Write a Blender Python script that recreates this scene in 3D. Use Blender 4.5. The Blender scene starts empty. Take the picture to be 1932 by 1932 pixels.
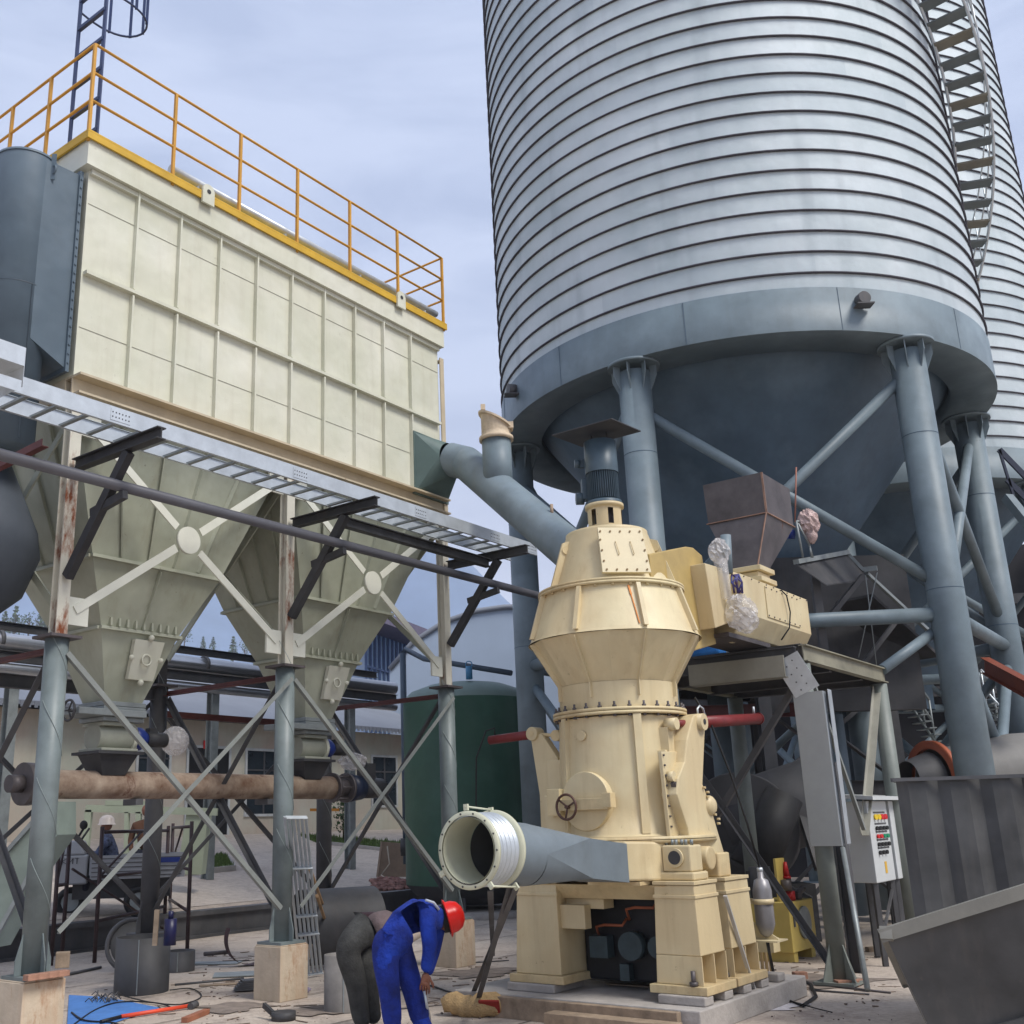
import bpy, math, random
import numpy as np
from math import sin, cos, pi, radians as R_
random.seed(7); rng = np.random.default_rng(7)
scene = bpy.context.scene
A3 = lambda *a: np.array(a, float)
# ------------------------------------------------------------------ camera
F_PX, PITCH, ROLL, PPX, CY = 2012.68, .2846, -.0276, 827.69, 966.0     # fitted lens and attitude, 1932-pixel units
CAM = A3(0, 0, 1.8)
cp, sp = cos(PITCH), sin(PITCH)
FW = A3(0, cp, sp); UP = A3(0, -sp, cp); RT = A3(1, 0, 0)
c_, s_ = cos(ROLL), sin(ROLL)
R2 = c_*RT + s_*UP; U2 = -s_*RT + c_*UP
from mathutils import Matrix, Vector
cam_d = bpy.data.cameras.new('camera'); cam = bpy.data.objects.new('camera', cam_d)
scene.collection.objects.link(cam); scene.camera = cam
cam.matrix_world = Matrix(((R2[0], U2[0], -FW[0], CAM[0]), (R2[1], U2[1], -FW[1], CAM[1]), (R2[2], U2[2], -FW[2], CAM[2]), (0, 0, 0, 1)))
cam_d.sensor_width = 36; cam_d.lens = F_PX/1932*36; cam_d.shift_x = (966-PPX)/1932; cam_d.clip_start = .1; cam_d.clip_end = 4000
# ------------------------------------------------------------------ sky, sun, exposure
SUN_EL, SUN_AZ = R_(52), R_(128)          # azimuth clockwise from +Y
w = bpy.data.worlds.new('World'); scene.world = w; w.use_nodes = True
nt = w.node_tree; nt.nodes.clear(); N = nt.nodes.new; K = nt.links.new
out = N('ShaderNodeOutputWorld'); bg = N('ShaderNodeBackground'); sky = N('ShaderNodeTexSky')
sky.sky_type = 'NISHITA'; sky.sun_disc = False; sky.sun_elevation = SUN_EL; sky.sun_rotation = SUN_AZ; sky.air_density = 1.2; sky.dust_density = 2.5
tc = N('ShaderNodeTexCoord'); mp = N('ShaderNodeMapping'); mp.inputs['Scale'].default_value = (1.5, 1.5, 5.5)
n1 = N('ShaderNodeTexNoise'); n1.inputs['Scale'].default_value = 2.6; n1.inputs['Detail'].default_value = 7; n1.inputs['Roughness'].default_value = .55; n1.inputs['Distortion'].default_value = .5
cr = N('ShaderNodeValToRGB'); cr.color_ramp.elements[0].position = .38; cr.color_ramp.elements[0].color = (3.5, 4.15, 5.8, 1)
cr.color_ramp.elements[1].position = .6; cr.color_ramp.elements[1].color = (4.6, 5.25, 6.9, 1)
mx = N('ShaderNodeMixRGB'); mx.inputs[0].default_value = .86
K(tc.outputs['Generated'], mp.inputs[0]); K(mp.outputs[0], n1.inputs['Vector']); K(n1.outputs['Fac'], cr.inputs[0])
sx = N('ShaderNodeSeparateXYZ'); K(tc.outputs['Generated'], sx.inputs[0])
hz = N('ShaderNodeMapRange'); hz.inputs[1].default_value = 0; hz.inputs[2].default_value = .42; hz.inputs[3].default_value = .75; hz.inputs[4].default_value = 0; K(sx.outputs[2], hz.inputs[0])
mh = N('ShaderNodeMixRGB'); mh.inputs[2].default_value = (5.9, 6.1, 7.2, 1); K(hz.outputs[0], mh.inputs[0]); K(cr.outputs[0], mh.inputs[1])
K(sky.outputs[0], mx.inputs[1]); K(mh.outputs[0], mx.inputs[2]); K(mx.outputs[0], bg.inputs[0]); bg.inputs[1].default_value = .105
K(bg.outputs[0], out.inputs[0])
sd = bpy.data.lights.new('sun', 'SUN'); sd.energy = 2.5; sd.angle = R_(22); sd.color = (1, .96, .9)
so = bpy.data.objects.new('sun', sd); scene.collection.objects.link(so)
sv = Vector((sin(SUN_AZ)*cos(SUN_EL), cos(SUN_AZ)*cos(SUN_EL), sin(SUN_EL)))
so.rotation_euler = sv.to_track_quat('Z', 'Y').to_euler(); so.location = (10, -20, 40)
scene.view_settings.view_transform = 'Standard'; scene.view_settings.look = 'None'; scene.view_settings.exposure = .62; scene.view_settings.gamma = 1
# ------------------------------------------------------------------ measuring helpers (a point on a wall, ground or depth plane)
def ray(u, v): return ((u-PPX)/F_PX)*R2 + ((CY-v)/F_PX)*U2 + FW
def Y(u, v, y): d = ray(u, v); return CAM + d*(y/d[1])
def G(u, v, z=0.): d = ray(u, v); return CAM + d*((z-CAM[2])/d[2])
AZ = .6645
AD = A3(sin(AZ), cos(AZ), 0); BD = A3(-cos(AZ), sin(AZ), 0); EZ = A3(0, 0, 1)
class Fr:
    def __init__(s, o, e1, e2): s.o = A3(*o); s.e1 = e1; s.e2 = e2
    def W(s, a, b, z): return s.o + s.e1*a + s.e2*b + EZ*z
    def _v(s, u, v, P0, D):
        n = A3(D[1], -D[0], 0); d = ray(u, v); return CAM + d*(((P0-CAM)@n)/(d@n))
    def p1(s, u, v, c): return s._v(u, v, s.o+s.e1*c, s.e2)
    def p2(s, u, v, c): return s._v(u, v, s.o+s.e2*c, s.e1)
    def loc(s, P): d = P-s.o; return A3(d@s.e1, d@s.e2, P[2])
M = Fr((1.856, 11.475, 0), -BD, AD)      # mill: e1 to the right and near, e2 to the right and far
L = Fr((-1.89, 12.78, 0), AD, BD)        # filter house: e1 along its face, e2 into its depth
WF = Fr((0, 0, 0), A3(1, 0, 0), A3(0, 1, 0))
# ------------------------------------------------------------------ materials
def lin(c): 
    c = c/255.; return c/12.92 if c <= .04045 else ((c+.055)/1.055)**2.4
def rgb(r, g, b): return (lin(r), lin(g), lin(b), 1)
MATS = {}
def mat(name, col, rough=.6, metal=0., var=.12, scale=3., rust=0., rustcol=(92, 52, 34), bump=.0, streak=False, col2=None, spec=.4, alpha=None, trans=0., grime=0., gcol=(96, 84, 70), warp=0., bands=False):
    if name in MATS: return MATS[name]
    m = bpy.data.materials.new(name); m.use_nodes = True; t = m.node_tree; b = t.nodes['Principled BSDF']
    b.inputs['Roughness'].default_value = rough; b.inputs['Metallic'].default_value = metal
    b.inputs['Specular IOR Level'].default_value = spec
    base = np.array(rgb(*col))
    c = t.nodes.new('ShaderNodeTexCoord'); mpn = t.nodes.new('ShaderNodeMapping'); t.links.new(c.outputs['Object'], mpn.inputs[0])
    if streak: mpn.inputs['Scale'].default_value = (1, 1, .12)
    n = t.nodes.new('ShaderNodeTexNoise'); n.inputs['Scale'].default_value = scale; n.inputs['Detail'].default_value = 8; n.inputs['Roughness'].default_value = .62
    t.links.new(mpn.outputs[0], n.inputs['Vector'])
    r = t.nodes.new('ShaderNodeValToRGB'); e = r.color_ramp.elements
    lo = base*(1-var*1.6); hi = base*(1+var*1.1) if col2 is None else np.array(rgb(*col2))
    lo[3] = hi[3] = 1
    e[0].position = .3; e[0].color = lo; e[1].position = .7; e[1].color = np.minimum(hi, 1)
    t.links.new(n.outputs['Fac'], r.inputs[0]); last = r.outputs[0]
    if rust > 0:
        mp2 = t.nodes.new('ShaderNodeMapping'); mp2.inputs['Scale'].default_value = (1, 1, .35); mp2.inputs['Location'].default_value = (3.1, 1.7, .4); t.links.new(c.outputs['Object'], mp2.inputs[0])
        n2 = t.nodes.new('ShaderNodeTexNoise'); n2.inputs['Scale'].default_value = scale*1.3; n2.inputs['Detail'].default_value = 10; n2.inputs['Roughness'].default_value = .7
        t.links.new(mp2.outputs[0], n2.inputs['Vector'])
        r2 = t.nodes.new('ShaderNodeValToRGB'); thr = .72-rust*.4
        r2.color_ramp.elements[0].position = thr; r2.color_ramp.elements[1].position = min(thr+.1, .99)
        t.links.new(n2.outputs['Fac'], r2.inputs[0])
        m2 = t.nodes.new('ShaderNodeMixRGB'); m2.inputs[2].default_value = rgb(*rustcol)
        t.links.new(r2.outputs[0], m2.inputs[0]); t.links.new(last, m2.inputs[1]); last = m2.outputs[0]
        rr = t.nodes.new('ShaderNodeMath'); rr.operation = 'MULTIPLY_ADD'; rr.inputs[1].default_value = max(0, .85-rough); rr.inputs[2].default_value = rough
        t.links.new(r2.outputs[0], rr.inputs[0]); t.links.new(rr.outputs[0], b.inputs['Roughness'])
    L_ = t.links.new; NN = t.nodes.new
    def nz(sc, det, rgh, mscale, loc=(0, 0, 0)):
        m_ = NN('ShaderNodeMapping'); m_.inputs['Scale'].default_value = mscale; m_.inputs['Location'].default_value = loc; L_(c.outputs['Object'], m_.inputs[0])
        q = NN('ShaderNodeTexNoise'); q.inputs['Scale'].default_value = sc; q.inputs['Detail'].default_value = det; q.inputs['Roughness'].default_value = rgh; L_(m_.outputs[0], q.inputs['Vector']); return q
    def rmp(q, a_, b_): r_ = NN('ShaderNodeMapRange'); r_.inputs[1].default_value = a_; r_.inputs[2].default_value = b_; L_(q, r_.inputs[0]); return r_.outputs[0]
    def mixto(fac, colr, amt):
        global_last = NN('ShaderNodeMixRGB'); mm = NN('ShaderNodeMath'); mm.operation = 'MULTIPLY'; mm.inputs[1].default_value = amt; L_(fac, mm.inputs[0]); L_(mm.outputs[0], global_last.inputs[0]); global_last.inputs[2].default_value = rgb(*colr); return global_last
    if bands:      # each wound steel strip and sheet has its own tone
        sx_ = NN('ShaderNodeSeparateXYZ'); L_(c.outputs['Object'], sx_.inputs[0])
        at = NN('ShaderNodeMath'); at.operation = 'ARCTAN2'; L_(sx_.outputs[1], at.inputs[0]); L_(sx_.outputs[0], at.inputs[1])
        def mth(op, a_, b_=None):
            q = NN('ShaderNodeMath'); q.operation = op
            for i_, x_ in enumerate((a_, b_)):
                if x_ is None: continue
                if hasattr(x_, 'links'): L_(x_, q.inputs[i_])
                else: q.inputs[i_].default_value = x_
            return q.outputs[0]
        zi = mth('ADD', mth('DIVIDE', sx_.outputs[2], .3658), mth('MULTIPLY', at.outputs[0], -.15915)); zf = mth('FLOOR', zi)
        wn = NN('ShaderNodeTexWhiteNoise'); wn.noise_dimensions = '2D'; cb_ = NN('ShaderNodeCombineXYZ'); L_(zf, cb_.inputs[0]); L_(mth('FLOOR', mth('ADD', mth('MULTIPLY', at.outputs[0], 1.3), mth('MULTIPLY', zf, .37))), cb_.inputs[1]); L_(cb_.outputs[0], wn.inputs['Vector'])
        mb_ = mixto(rmp(wn.outputs['Value'], .0, 1.), (156, 170, 178), .4); L_(last, mb_.inputs[1]); last = mb_.outputs[0]
        ca = NN('ShaderNodeCombineXYZ'); L_(mth('MULTIPLY', at.outputs[0], 9.), ca.inputs[0]); L_(mth('MULTIPLY', sx_.outputs[2], .22), ca.inputs[1])
        qn = NN('ShaderNodeTexNoise'); qn.inputs['Scale'].default_value = 1.; qn.inputs['Detail'].default_value = 5; L_(ca.outputs[0], qn.inputs['Vector'])
        ms = mixto(rmp(qn.outputs['Fac'], .56, .74), (132, 144, 150), .4); L_(last, ms.inputs[1]); last = ms.outputs[0]
    if grime > 0:
        g1 = mixto(rmp(nz(1., 7, .65, (7, 7, .55)).outputs['Fac'], .52, .78), gcol, grime); L_(last, g1.inputs[1]); last = g1.outputs[0]
        g2 = mixto(rmp(nz(14., 6, .7, (1, 1, 1), (5, 2, 7)).outputs['Fac'], .66, .70), tuple(int(x*.8) for x in gcol), min(1, grime*1.6)); L_(last, g2.inputs[1]); last = g2.outputs[0]
        g3 = mixto(rmp(nz(.9, 4, .6, (1, 1, 1), (2, 9, 1)).outputs['Fac'], .45, .7), tuple(min(255, int(x*1.1+60)) for x in col), grime*.7); L_(last, g3.inputs[1]); last = g3.outputs[0]
    L_(last, b.inputs['Base Color'])
    if warp > 0 and not bump > 0: bump = .02
    if bump > 0:
        n3 = t.nodes.new('ShaderNodeTexNoise'); n3.inputs['Scale'].default_value = scale*6; n3.inputs['Detail'].default_value = 6
        t.links.new(c.outputs['Object'], n3.inputs['Vector'])
        bp = t.nodes.new('ShaderNodeBump'); bp.inputs['Strength'].default_value = bump; bp.inputs['Distance'].default_value = .02
        t.links.new(n3.outputs['Fac'], bp.inputs['Height']); t.links.new(bp.outputs[0], b.inputs['Normal'])
    if warp > 0:
        w1_ = nz(1.1, 3, .5, (1, 1, 1), (3, 3, 3)); bw_ = NN('ShaderNodeBump'); bw_.inputs['Strength'].default_value = 1.; bw_.inputs['Distance'].default_value = warp; L_(w1_.outputs['Fac'], bw_.inputs['Height']); L_(bp.outputs[0], bw_.inputs['Normal']); L_(bw_.outputs[0], b.inputs['Normal'])
    if trans > 0: b.inputs['Transmission Weight'].default_value = trans
    if alpha is not None: b.inputs['Alpha'].default_value = alpha
    MATS[name] = m; return m
CREAM = mat('mill_cream_paint', (203, 184, 144), .46, var=.09, scale=2.2, rust=.11, rustcol=(184, 156, 112), bump=.1, streak=True, grime=.3, gcol=(142, 112, 72), warp=.02)
CREAMD = mat('mill_cream_paint_worn', (198, 176, 134), .5, var=.12, scale=5, rust=.17, rustcol=(140, 90, 50), bump=.1, grime=.4, gcol=(130, 96, 60))
YEL = mat('pump_yellow_paint', (190, 168, 92), .45, var=.07, scale=4, rust=.05)
CASE = mat('casing_cream_paint', (206, 207, 186), .5, var=.07, scale=.9, rust=.0, bump=.08, streak=False, col2=(209, 207, 189), grime=.22, gcol=(160, 150, 126), warp=.07)
CASER = mat('beam_cream_rusty', (190, 176, 150), .6, var=.1, scale=3, rust=.2, rustcol=(120, 84, 60))
HOPG = mat('hopper_sage_paint', (158, 161, 143), .55, var=.08, scale=1.6, rust=.05, rustcol=(138, 116, 86), bump=.06, grime=.34, gcol=(120, 108, 84), warp=.06)
COLC = mat('column_cream_rust', (204, 200, 184), .55, var=.08, scale=2.2, rust=.5, rustcol=(128, 70, 40))
COLB = mat('column_blue_grey', (108, 118, 118), .45, var=.16, scale=3, rust=.04, rustcol=(90, 84, 78), bump=.05, grime=.35, gcol=(92, 90, 84))
STEEL = mat('silo_blue_grey_paint', (105, 119, 126), .5, var=.13, scale=1.6, rust=.0, bump=.03, grime=.28, gcol=(90, 96, 98), warp=.02)
STEELD = mat('dark_grey_steel', (74, 74, 76), .6, var=.16, scale=3, rust=.08, rustcol=(80, 60, 50), grime=.3, gcol=(104, 92, 82))
BLACKS = mat('black_primer_steel', (52, 52, 54), .6, var=.2, scale=4, rust=.12, rustcol=(84, 56, 48), grime=.3, gcol=(84, 74, 68))
SILV = mat('silo_galvanised', (184, 197, 200), .68, .1, var=.1, scale=.55, rust=.13, rustcol=(170, 160, 170), bump=.05, streak=False, col2=(202, 210, 214), bands=True, warp=.05, grime=.12, gcol=(160, 150, 158))
SEAM = mat('seam_shadow_steel', (66, 64, 72), .7, .1, var=.2)
GALV = mat('galvanised_steel', (196, 202, 206), .42, .5, var=.1, scale=5, bump=.03)
GALVD = mat('galvanised_dull', (140, 146, 146), .5, .35, var=.14, scale=5)
DARKB = mat('duct_dark_blue_grey', (82, 97, 108), .5, var=.1, scale=1.5, bump=.03, grime=.2, gcol=(84, 92, 98), warp=.04)
DUCTG = mat('duct_grey_green', (114, 128, 136), .45, var=.12, scale=2.2, rust=.02, bump=.05, grime=.3, gcol=(104, 98, 88), warp=.02)
YELR = mat('railing_ochre_paint', (196, 144, 52), .5, var=.12, scale=4, rust=.1, rustcol=(150, 96, 50))
YELE = mat('edge_yellow_paint', (200, 160, 48), .55, var=.1, scale=3)
RUST = mat('rusty_steel_tube', (140, 104, 80), .8, var=.3, scale=3.5, rust=.35, rustcol=(96, 60, 44), bump=.2, col2=(178, 160, 140))
RUSTD = mat('rusty_dark_plate', (92, 86, 86), .5, .3, var=.25, scale=2.6, rust=.22, rustcol=(110, 68, 46), bump=.05)
REDP = mat('red_primer', (120, 40, 40), .45, var=.12, scale=5)
REDB = mat('red_brown_beam', (88, 44, 40), .6, var=.2, scale=3)
TANKG = mat('tank_green_paint', (42, 80, 64), .42, var=.1, scale=1.2, bump=.02, grime=.2, gcol=(58, 78, 68), warp=.03)
TANKT = mat('tank_grey_dust', (112, 130, 124), .6, var=.1, scale=1.2)
CONC = mat('pedestal_concrete', (176, 160, 138), .9, var=.16, scale=3.5, rust=.42, rustcol=(142, 96, 58), bump=.3, streak=True, grime=.5, gcol=(150, 98, 52))
CONG = mat('plinth_concrete', (168, 162, 156), .9, var=.14, scale=4, bump=.35)
WOOD = mat('timber', (150, 132, 112), .8, var=.25, scale=6, bump=.2)
BRICK = mat('brick_clay', (160, 120, 100), .9, var=.2, scale=9, bump=.3)
BLK = mat('black_rubber', (24, 24, 25), .55, var=.2)
BLUEP = mat('motor_blue_paint', (26, 48, 120), .4, var=.1)
MOTG = mat('motor_blue_grey', (70, 86, 96), .42, var=.1, scale=8)
PLAST = mat('clear_plastic_wrap', (224, 220, 218), .14, var=.12, scale=4, bump=1., spec=1., alpha=.38)
WHITEP = mat('white_cabinet_paint', (200, 203, 202), .4, var=.03)
CREAMB = mat('bellows_cream', (196, 196, 172), .45, var=.06, scale=4, rust=.03)
GLASSD = mat('window_dark_glass', (44, 52, 58), .12, var=.2, scale=2, spec=.8)
GLASSB = mat('curtain_wall_glass', (150, 170, 196), .15, var=.12, scale=.5, spec=.8)
WALLW = mat('background_wall_paint', (206, 186, 168), .85, var=.05, scale=.6, col2=(188, 190, 172), grime=.22, gcol=(150, 132, 112))
ROOFG = mat('roof_grey_sheet', (126, 130, 138), .6, var=.06, scale=.8)
ROOFB = mat('roof_pale_blue_sheet', (158, 172, 190), .5, var=.05, scale=.5)
LEAF = mat('leaf_green', (60, 84, 42), .6, var=.35, scale=2)
GRASSM = mat('grass_green', (88, 108, 52), .8, var=.35, scale=3)
BARK = mat('bark', (80, 66, 54), .9, var=.2)
SKIN = mat('skin_tan', (138, 92, 72), .6, var=.05)
BLUEC = mat('blue_workwear', (22, 44, 138), .9, var=.3, scale=5, bump=.9, col2=(28, 64, 172))
GREYC = mat('grey_trousers', (62, 62, 60), .9, var=.3, scale=9, bump=.5)
BRNC = mat('dusty_brown_shirt', (104, 90, 90), .9, var=.2, scale=7, bump=.4)
REDH = mat('red_helmet_plastic', (214, 30, 22), .3, var=.04)
WHTH = mat('white_helmet_plastic', (214, 200, 188), .35, var=.05)
# ------------------------------------------------------------------ mesh builder
def nrm(v): v = np.asarray(v, float); return v/np.linalg.norm(v)
def frame_of(d, up=None):
    d = nrm(d); u = A3(0, 0, 1) if up is None else nrm(up)
    if abs(d@u) > .98: u = A3(0, 1, 0) if abs(d[1]) < .9 else A3(1, 0, 0)
    x = nrm(np.cross(u, d)); return x, np.cross(d, x), d
class MB:
    def __init__(s): s.v = []; s.f = []; s.sm = []
    def add(s, vs, fs, smooth=False):
        k = len(s.v); s.v += [tuple(p) for p in vs]; s.f += [tuple(i+k for i in f) for f in fs]; s.sm += [smooth]*len(fs); return s
    def hexa(s, p):  # 8 points: bottom 4 ccw, top 4
        return s.add(p, [(3, 2, 1, 0), (4, 5, 6, 7), (0, 1, 5, 4), (1, 2, 6, 5), (2, 3, 7, 6), (3, 0, 4, 7)])
    def box(s, c, sz, e=None):
        e = (A3(1, 0, 0), A3(0, 1, 0), EZ) if e is None else e
        c = np.asarray(c, float); a, b, d = e[0]*sz[0]/2, e[1]*sz[1]/2, e[2]*sz[2]/2
        return s.hexa([c-a-b-d, c+a-b-d, c+a+b-d, c-a+b-d, c-a-b+d, c+a-b+d, c+a+b+d, c-a+b+d])
    def fbox(s, f, a, b, z):  # box in a frame: ranges
        return s.hexa([f.W(a[0], b[0], z[0]), f.W(a[1], b[0], z[0]), f.W(a[1], b[1], z[0]), f.W(a[0], b[1], z[0]), f.W(a[0], b[0], z[1]), f.W(a[1], b[0], z[1]), f.W(a[1], b[1], z[1]), f.W(a[0], b[1], z[1])])
    def loft4(s, loops, cap=True):
        k = len(s.v); n = len(loops[0])
        for l in loops: s.v += [tuple(p) for p in l]
        for i in range(len(loops)-1):
            for j in range(n):
                s.f.append((k+i*n+j, k+i*n+(j+1) % n, k+(i+1)*n+(j+1) % n, k+(i+1)*n+j)); s.sm.append(False)
        if cap:
            s.f += [tuple(k+j for j in range(n))[::-1], tuple(k+(len(loops)-1)*n+j for j in range(n))]; s.sm += [False]*2
        return s
    def bar(s, p, q, wd, h, up=None):
        x, y, d = frame_of(np.asarray(q)-p, up); p = np.asarray(p, float); q = np.asarray(q, float)
        a, b = x*wd/2, y*h/2
        return s.hexa([p-a-b, p+a-b, p+a+b, p-a+b, q-a-b, q+a-b, q+a+b, q-a+b])
    def angle(s, p, q, wd, t=.008, up=None):   # steel angle section
        x, y, d = frame_of(np.asarray(q)-p, up); p = np.asarray(p, float); q = np.asarray(q, float)
        s.bar(p-x*(wd/2-t/2), q-x*(wd/2-t/2), t, wd, up); s.bar(p-y*(wd/2-t/2)+x*t/2, q-y*(wd/2-t/2)+x*t/2, wd-t-.001, t, up); return s
    def ibeam(s, p, q, wd, h, t=.012, up=None):
        x, y, d = frame_of(np.asarray(q)-p, up); p = np.asarray(p, float); q = np.asarray(q, float)
        for k in (-1, 1): s.bar(p+y*k*(h/2-t/2), q+y*k*(h/2-t/2), wd, t, up)
        s.bar(p, q, t, h-2*t-.002, up); return s
    def tube(s, p, q, r, r2=None, n=16, cap=True, smooth=True):
        r2 = r if r2 is None else r2; x, y, d = frame_of(np.asarray(q, float)-p); p = np.asarray(p, float); q = np.asarray(q, float); k = len(s.v)
        for c, rr in ((p, r), (q, r2)):
            for i in range(n):
                a = 2*pi*i/n; s.v.append(tuple(c+x*cos(a)*rr+y*sin(a)*rr))
        for i in range(n): s.f.append((k+i, k+(i+1) % n, k+n+(i+1) % n, k+n+i)); s.sm.append(smooth)
        if cap: s.f += [tuple(k+i for i in range(n))[::-1], tuple(k+n+i for i in range(n))]; s.sm += [False]*2
        return s
    def lathe(s, prof, c, ax=None, n=48, smooth=True, a0=0, a1=2*pi, cap=False):
        ax = EZ if ax is None else nrm(ax); x, y, d = frame_of(ax); c = np.asarray(c, float); k = len(s.v); full = abs(a1-a0-2*pi) < 1e-6
        m = n if full else n+1
        for r, z in prof:
            for i in range(m):
                a = a0+(a1-a0)*i/n; s.v.append(tuple(c+d*z+x*cos(a)*r+y*sin(a)*r))
        for j in range(len(prof)-1):
            for i in range(n):
                i2 = (i+1) % m; s.f.append((k+j*m+i, k+j*m+i2, k+(j+1)*m+i2, k+(j+1)*m+i)); s.sm.append(smooth)
        if cap and full:
            s.f += [tuple(k+i for i in range(m))[::-1], tuple(k+(len(prof)-1)*m+i for i in range(m))]; s.sm += [False]*2
        return s
    def path(s, pts, r, n=8, closed=False):
        pts = [np.asarray(p, float) for p in pts]; k = len(s.v); m = len(pts); prev = None
        for i, p in enumerate(pts):
            if closed: t = pts[(i+1) % m]-pts[i-1]
            else: t = pts[min(i+1, m-1)]-pts[max(i-1, 0)]
            t = nrm(t)
            if prev is None: x, y, _ = frame_of(t)
            else:
                x = prev-t*(prev@t); x = nrm(x); y = np.cross(t, x)
            prev = x
            rr = r[i] if hasattr(r, '__len__') else r
            for j in range(n): a = 2*pi*j/n; s.v.append(tuple(p+x*cos(a)*rr+y*sin(a)*rr))
        for i in range(m if closed else m-1):
            i2 = (i+1) % m
            for j in range(n): s.f.append((k+i*n+j, k+i*n+(j+1) % n, k+i2*n+(j+1) % n, k+i2*n+j)); s.sm.append(True)
        if not closed: s.f += [tuple(k+j for j in range(n))[::-1], tuple(k+(m-1)*n+j for j in range(n))]; s.sm += [False]*2
        return s
    def ring(s, c, ax, Rr, r, n=40, m=8):
        x, y, d = frame_of(ax); return s.path([np.asarray(c)+x*cos(2*pi*i/n)*Rr+y*sin(2*pi*i/n)*Rr for i in range(n)], r, m, True)
    def prism(s, pts, off):
        pts = [np.asarray(p, float) for p in pts]; off = np.asarray(off, float); n = len(pts); k = len(s.v)
        s.v += [tuple(p) for p in pts]+[tuple(p+off) for p in pts]
        s.f += [tuple(range(k, k+n))[::-1], tuple(range(k+n, k+2*n))]+[(k+i, k+(i+1) % n, k+n+(i+1) % n, k+n+i) for i in range(n)]; s.sm += [False]*(n+2); return s
    def sq2round(s, cor, arc, n=8):     # four corners, arc(angle) -> point ; corner k sits at 45+90k degrees
        for k in range(4):
            A = [arc((90*k+90*i/n)*pi/180) for i in range(n+1)]
            s.add([cor[k]]+A, [(0, i+1, i+2) for i in range(n)], True)
            s.add([cor[k], cor[(k+1) % 4], A[-1]], [(0, 2, 1)])
        return s
    def ball(s, c, r, sc=(1, 1, 1), n=14, jit=0., sm=True):
        k = len(s.v); c = np.asarray(c, float); m = n//2+1
        for j in range(m+1):
            t = pi*j/m
            for i in range(n):
                a = 2*pi*i/n; rr = r*(1+jit*(random.random()-.5)); s.v.append(tuple(c+A3(sin(t)*cos(a)*sc[0], sin(t)*sin(a)*sc[1], cos(t)*sc[2])*rr))
        for j in range(m):
            for i in range(n): s.f.append((k+j*n+i, k+(j+1)*n+i, k+(j+1)*n+(i+1) % n, k+j*n+(i+1) % n)); s.sm.append(sm)
        return s
    def build(s, name, m, parent=None, loc=None, bevel=0., recalc=True, **tags):
        me = bpy.data.meshes.new(name); o = bpy.data.objects.new(name, me); scene.collection.objects.link(o)
        V = np.array(s.v, float)
        if parent is not None:
            w0 = np.array(parent.get('_w', (0, 0, 0)), float)
            o.parent = parent; V = V-w0; o['_w'] = tuple(w0)
        else:
            if loc is None: loc = ((V[:, 0].min()+V[:, 0].max())/2, (V[:, 1].min()+V[:, 1].max())/2, V[:, 2].min())
            V = V-np.array(loc); o.location = loc; o['_w'] = tuple(float(x) for x in loc)
        me.from_pydata([tuple(p) for p in V], [], s.f); me.polygons.foreach_set('use_smooth', s.sm)
        if recalc:
            import bmesh
            bm = bmesh.new(); bm.from_mesh(me); bmesh.ops.recalc_face_normals(bm, faces=bm.faces); bm.to_mesh(me); bm.free()
        me.materials.append(m); me.update()
        if bevel: md = o.modifiers.new('bevel', 'BEVEL'); md.width = bevel; md.segments = 2; md.limit_method = 'ANGLE'; md.angle_limit = R_(40)
        for k_, v_ in tags.items(): o[k_] = v_
        return o
def thing(name, label, cat, loc, group=None):
    o = bpy.data.objects.new(name, None); scene.collection.objects.link(o); o.empty_display_size = .2
    o.location = loc; o['_w'] = tuple(float(x) for x in loc); o['label'] = label; o['category'] = cat
    if group: o['group'] = group
    return o
def tag(o, label, cat, group=None):
    o['label'] = label; o['category'] = cat
    if group: o['group'] = group
    return o
def struct(o): o['kind'] = 'structure'; return o
def copy_tree(o, loc, parent=None):
    c = o.copy(); scene.collection.objects.link(c); c.parent = parent
    if parent is None: c.location = loc
    for ch in list(o.children): copy_tree(ch, None, c)
    return c
def lerp(a, b, t): return np.asarray(a)*(1-t)+np.asarray(b)*t
q4 = lambda x, y: (x/3, 644+y/3)
q5 = lambda x, y: (644+x/3, 644+y/3)
q6 = lambda x, y: (1288+x/3, 644+y/3)
q7 = lambda x, y: (x/3, 1288+y/3)
q8 = lambda x, y: (644+x/3, 1288+y/3)
q9 = lambda x, y: (1288+x/3, 1288+y/3)
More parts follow.
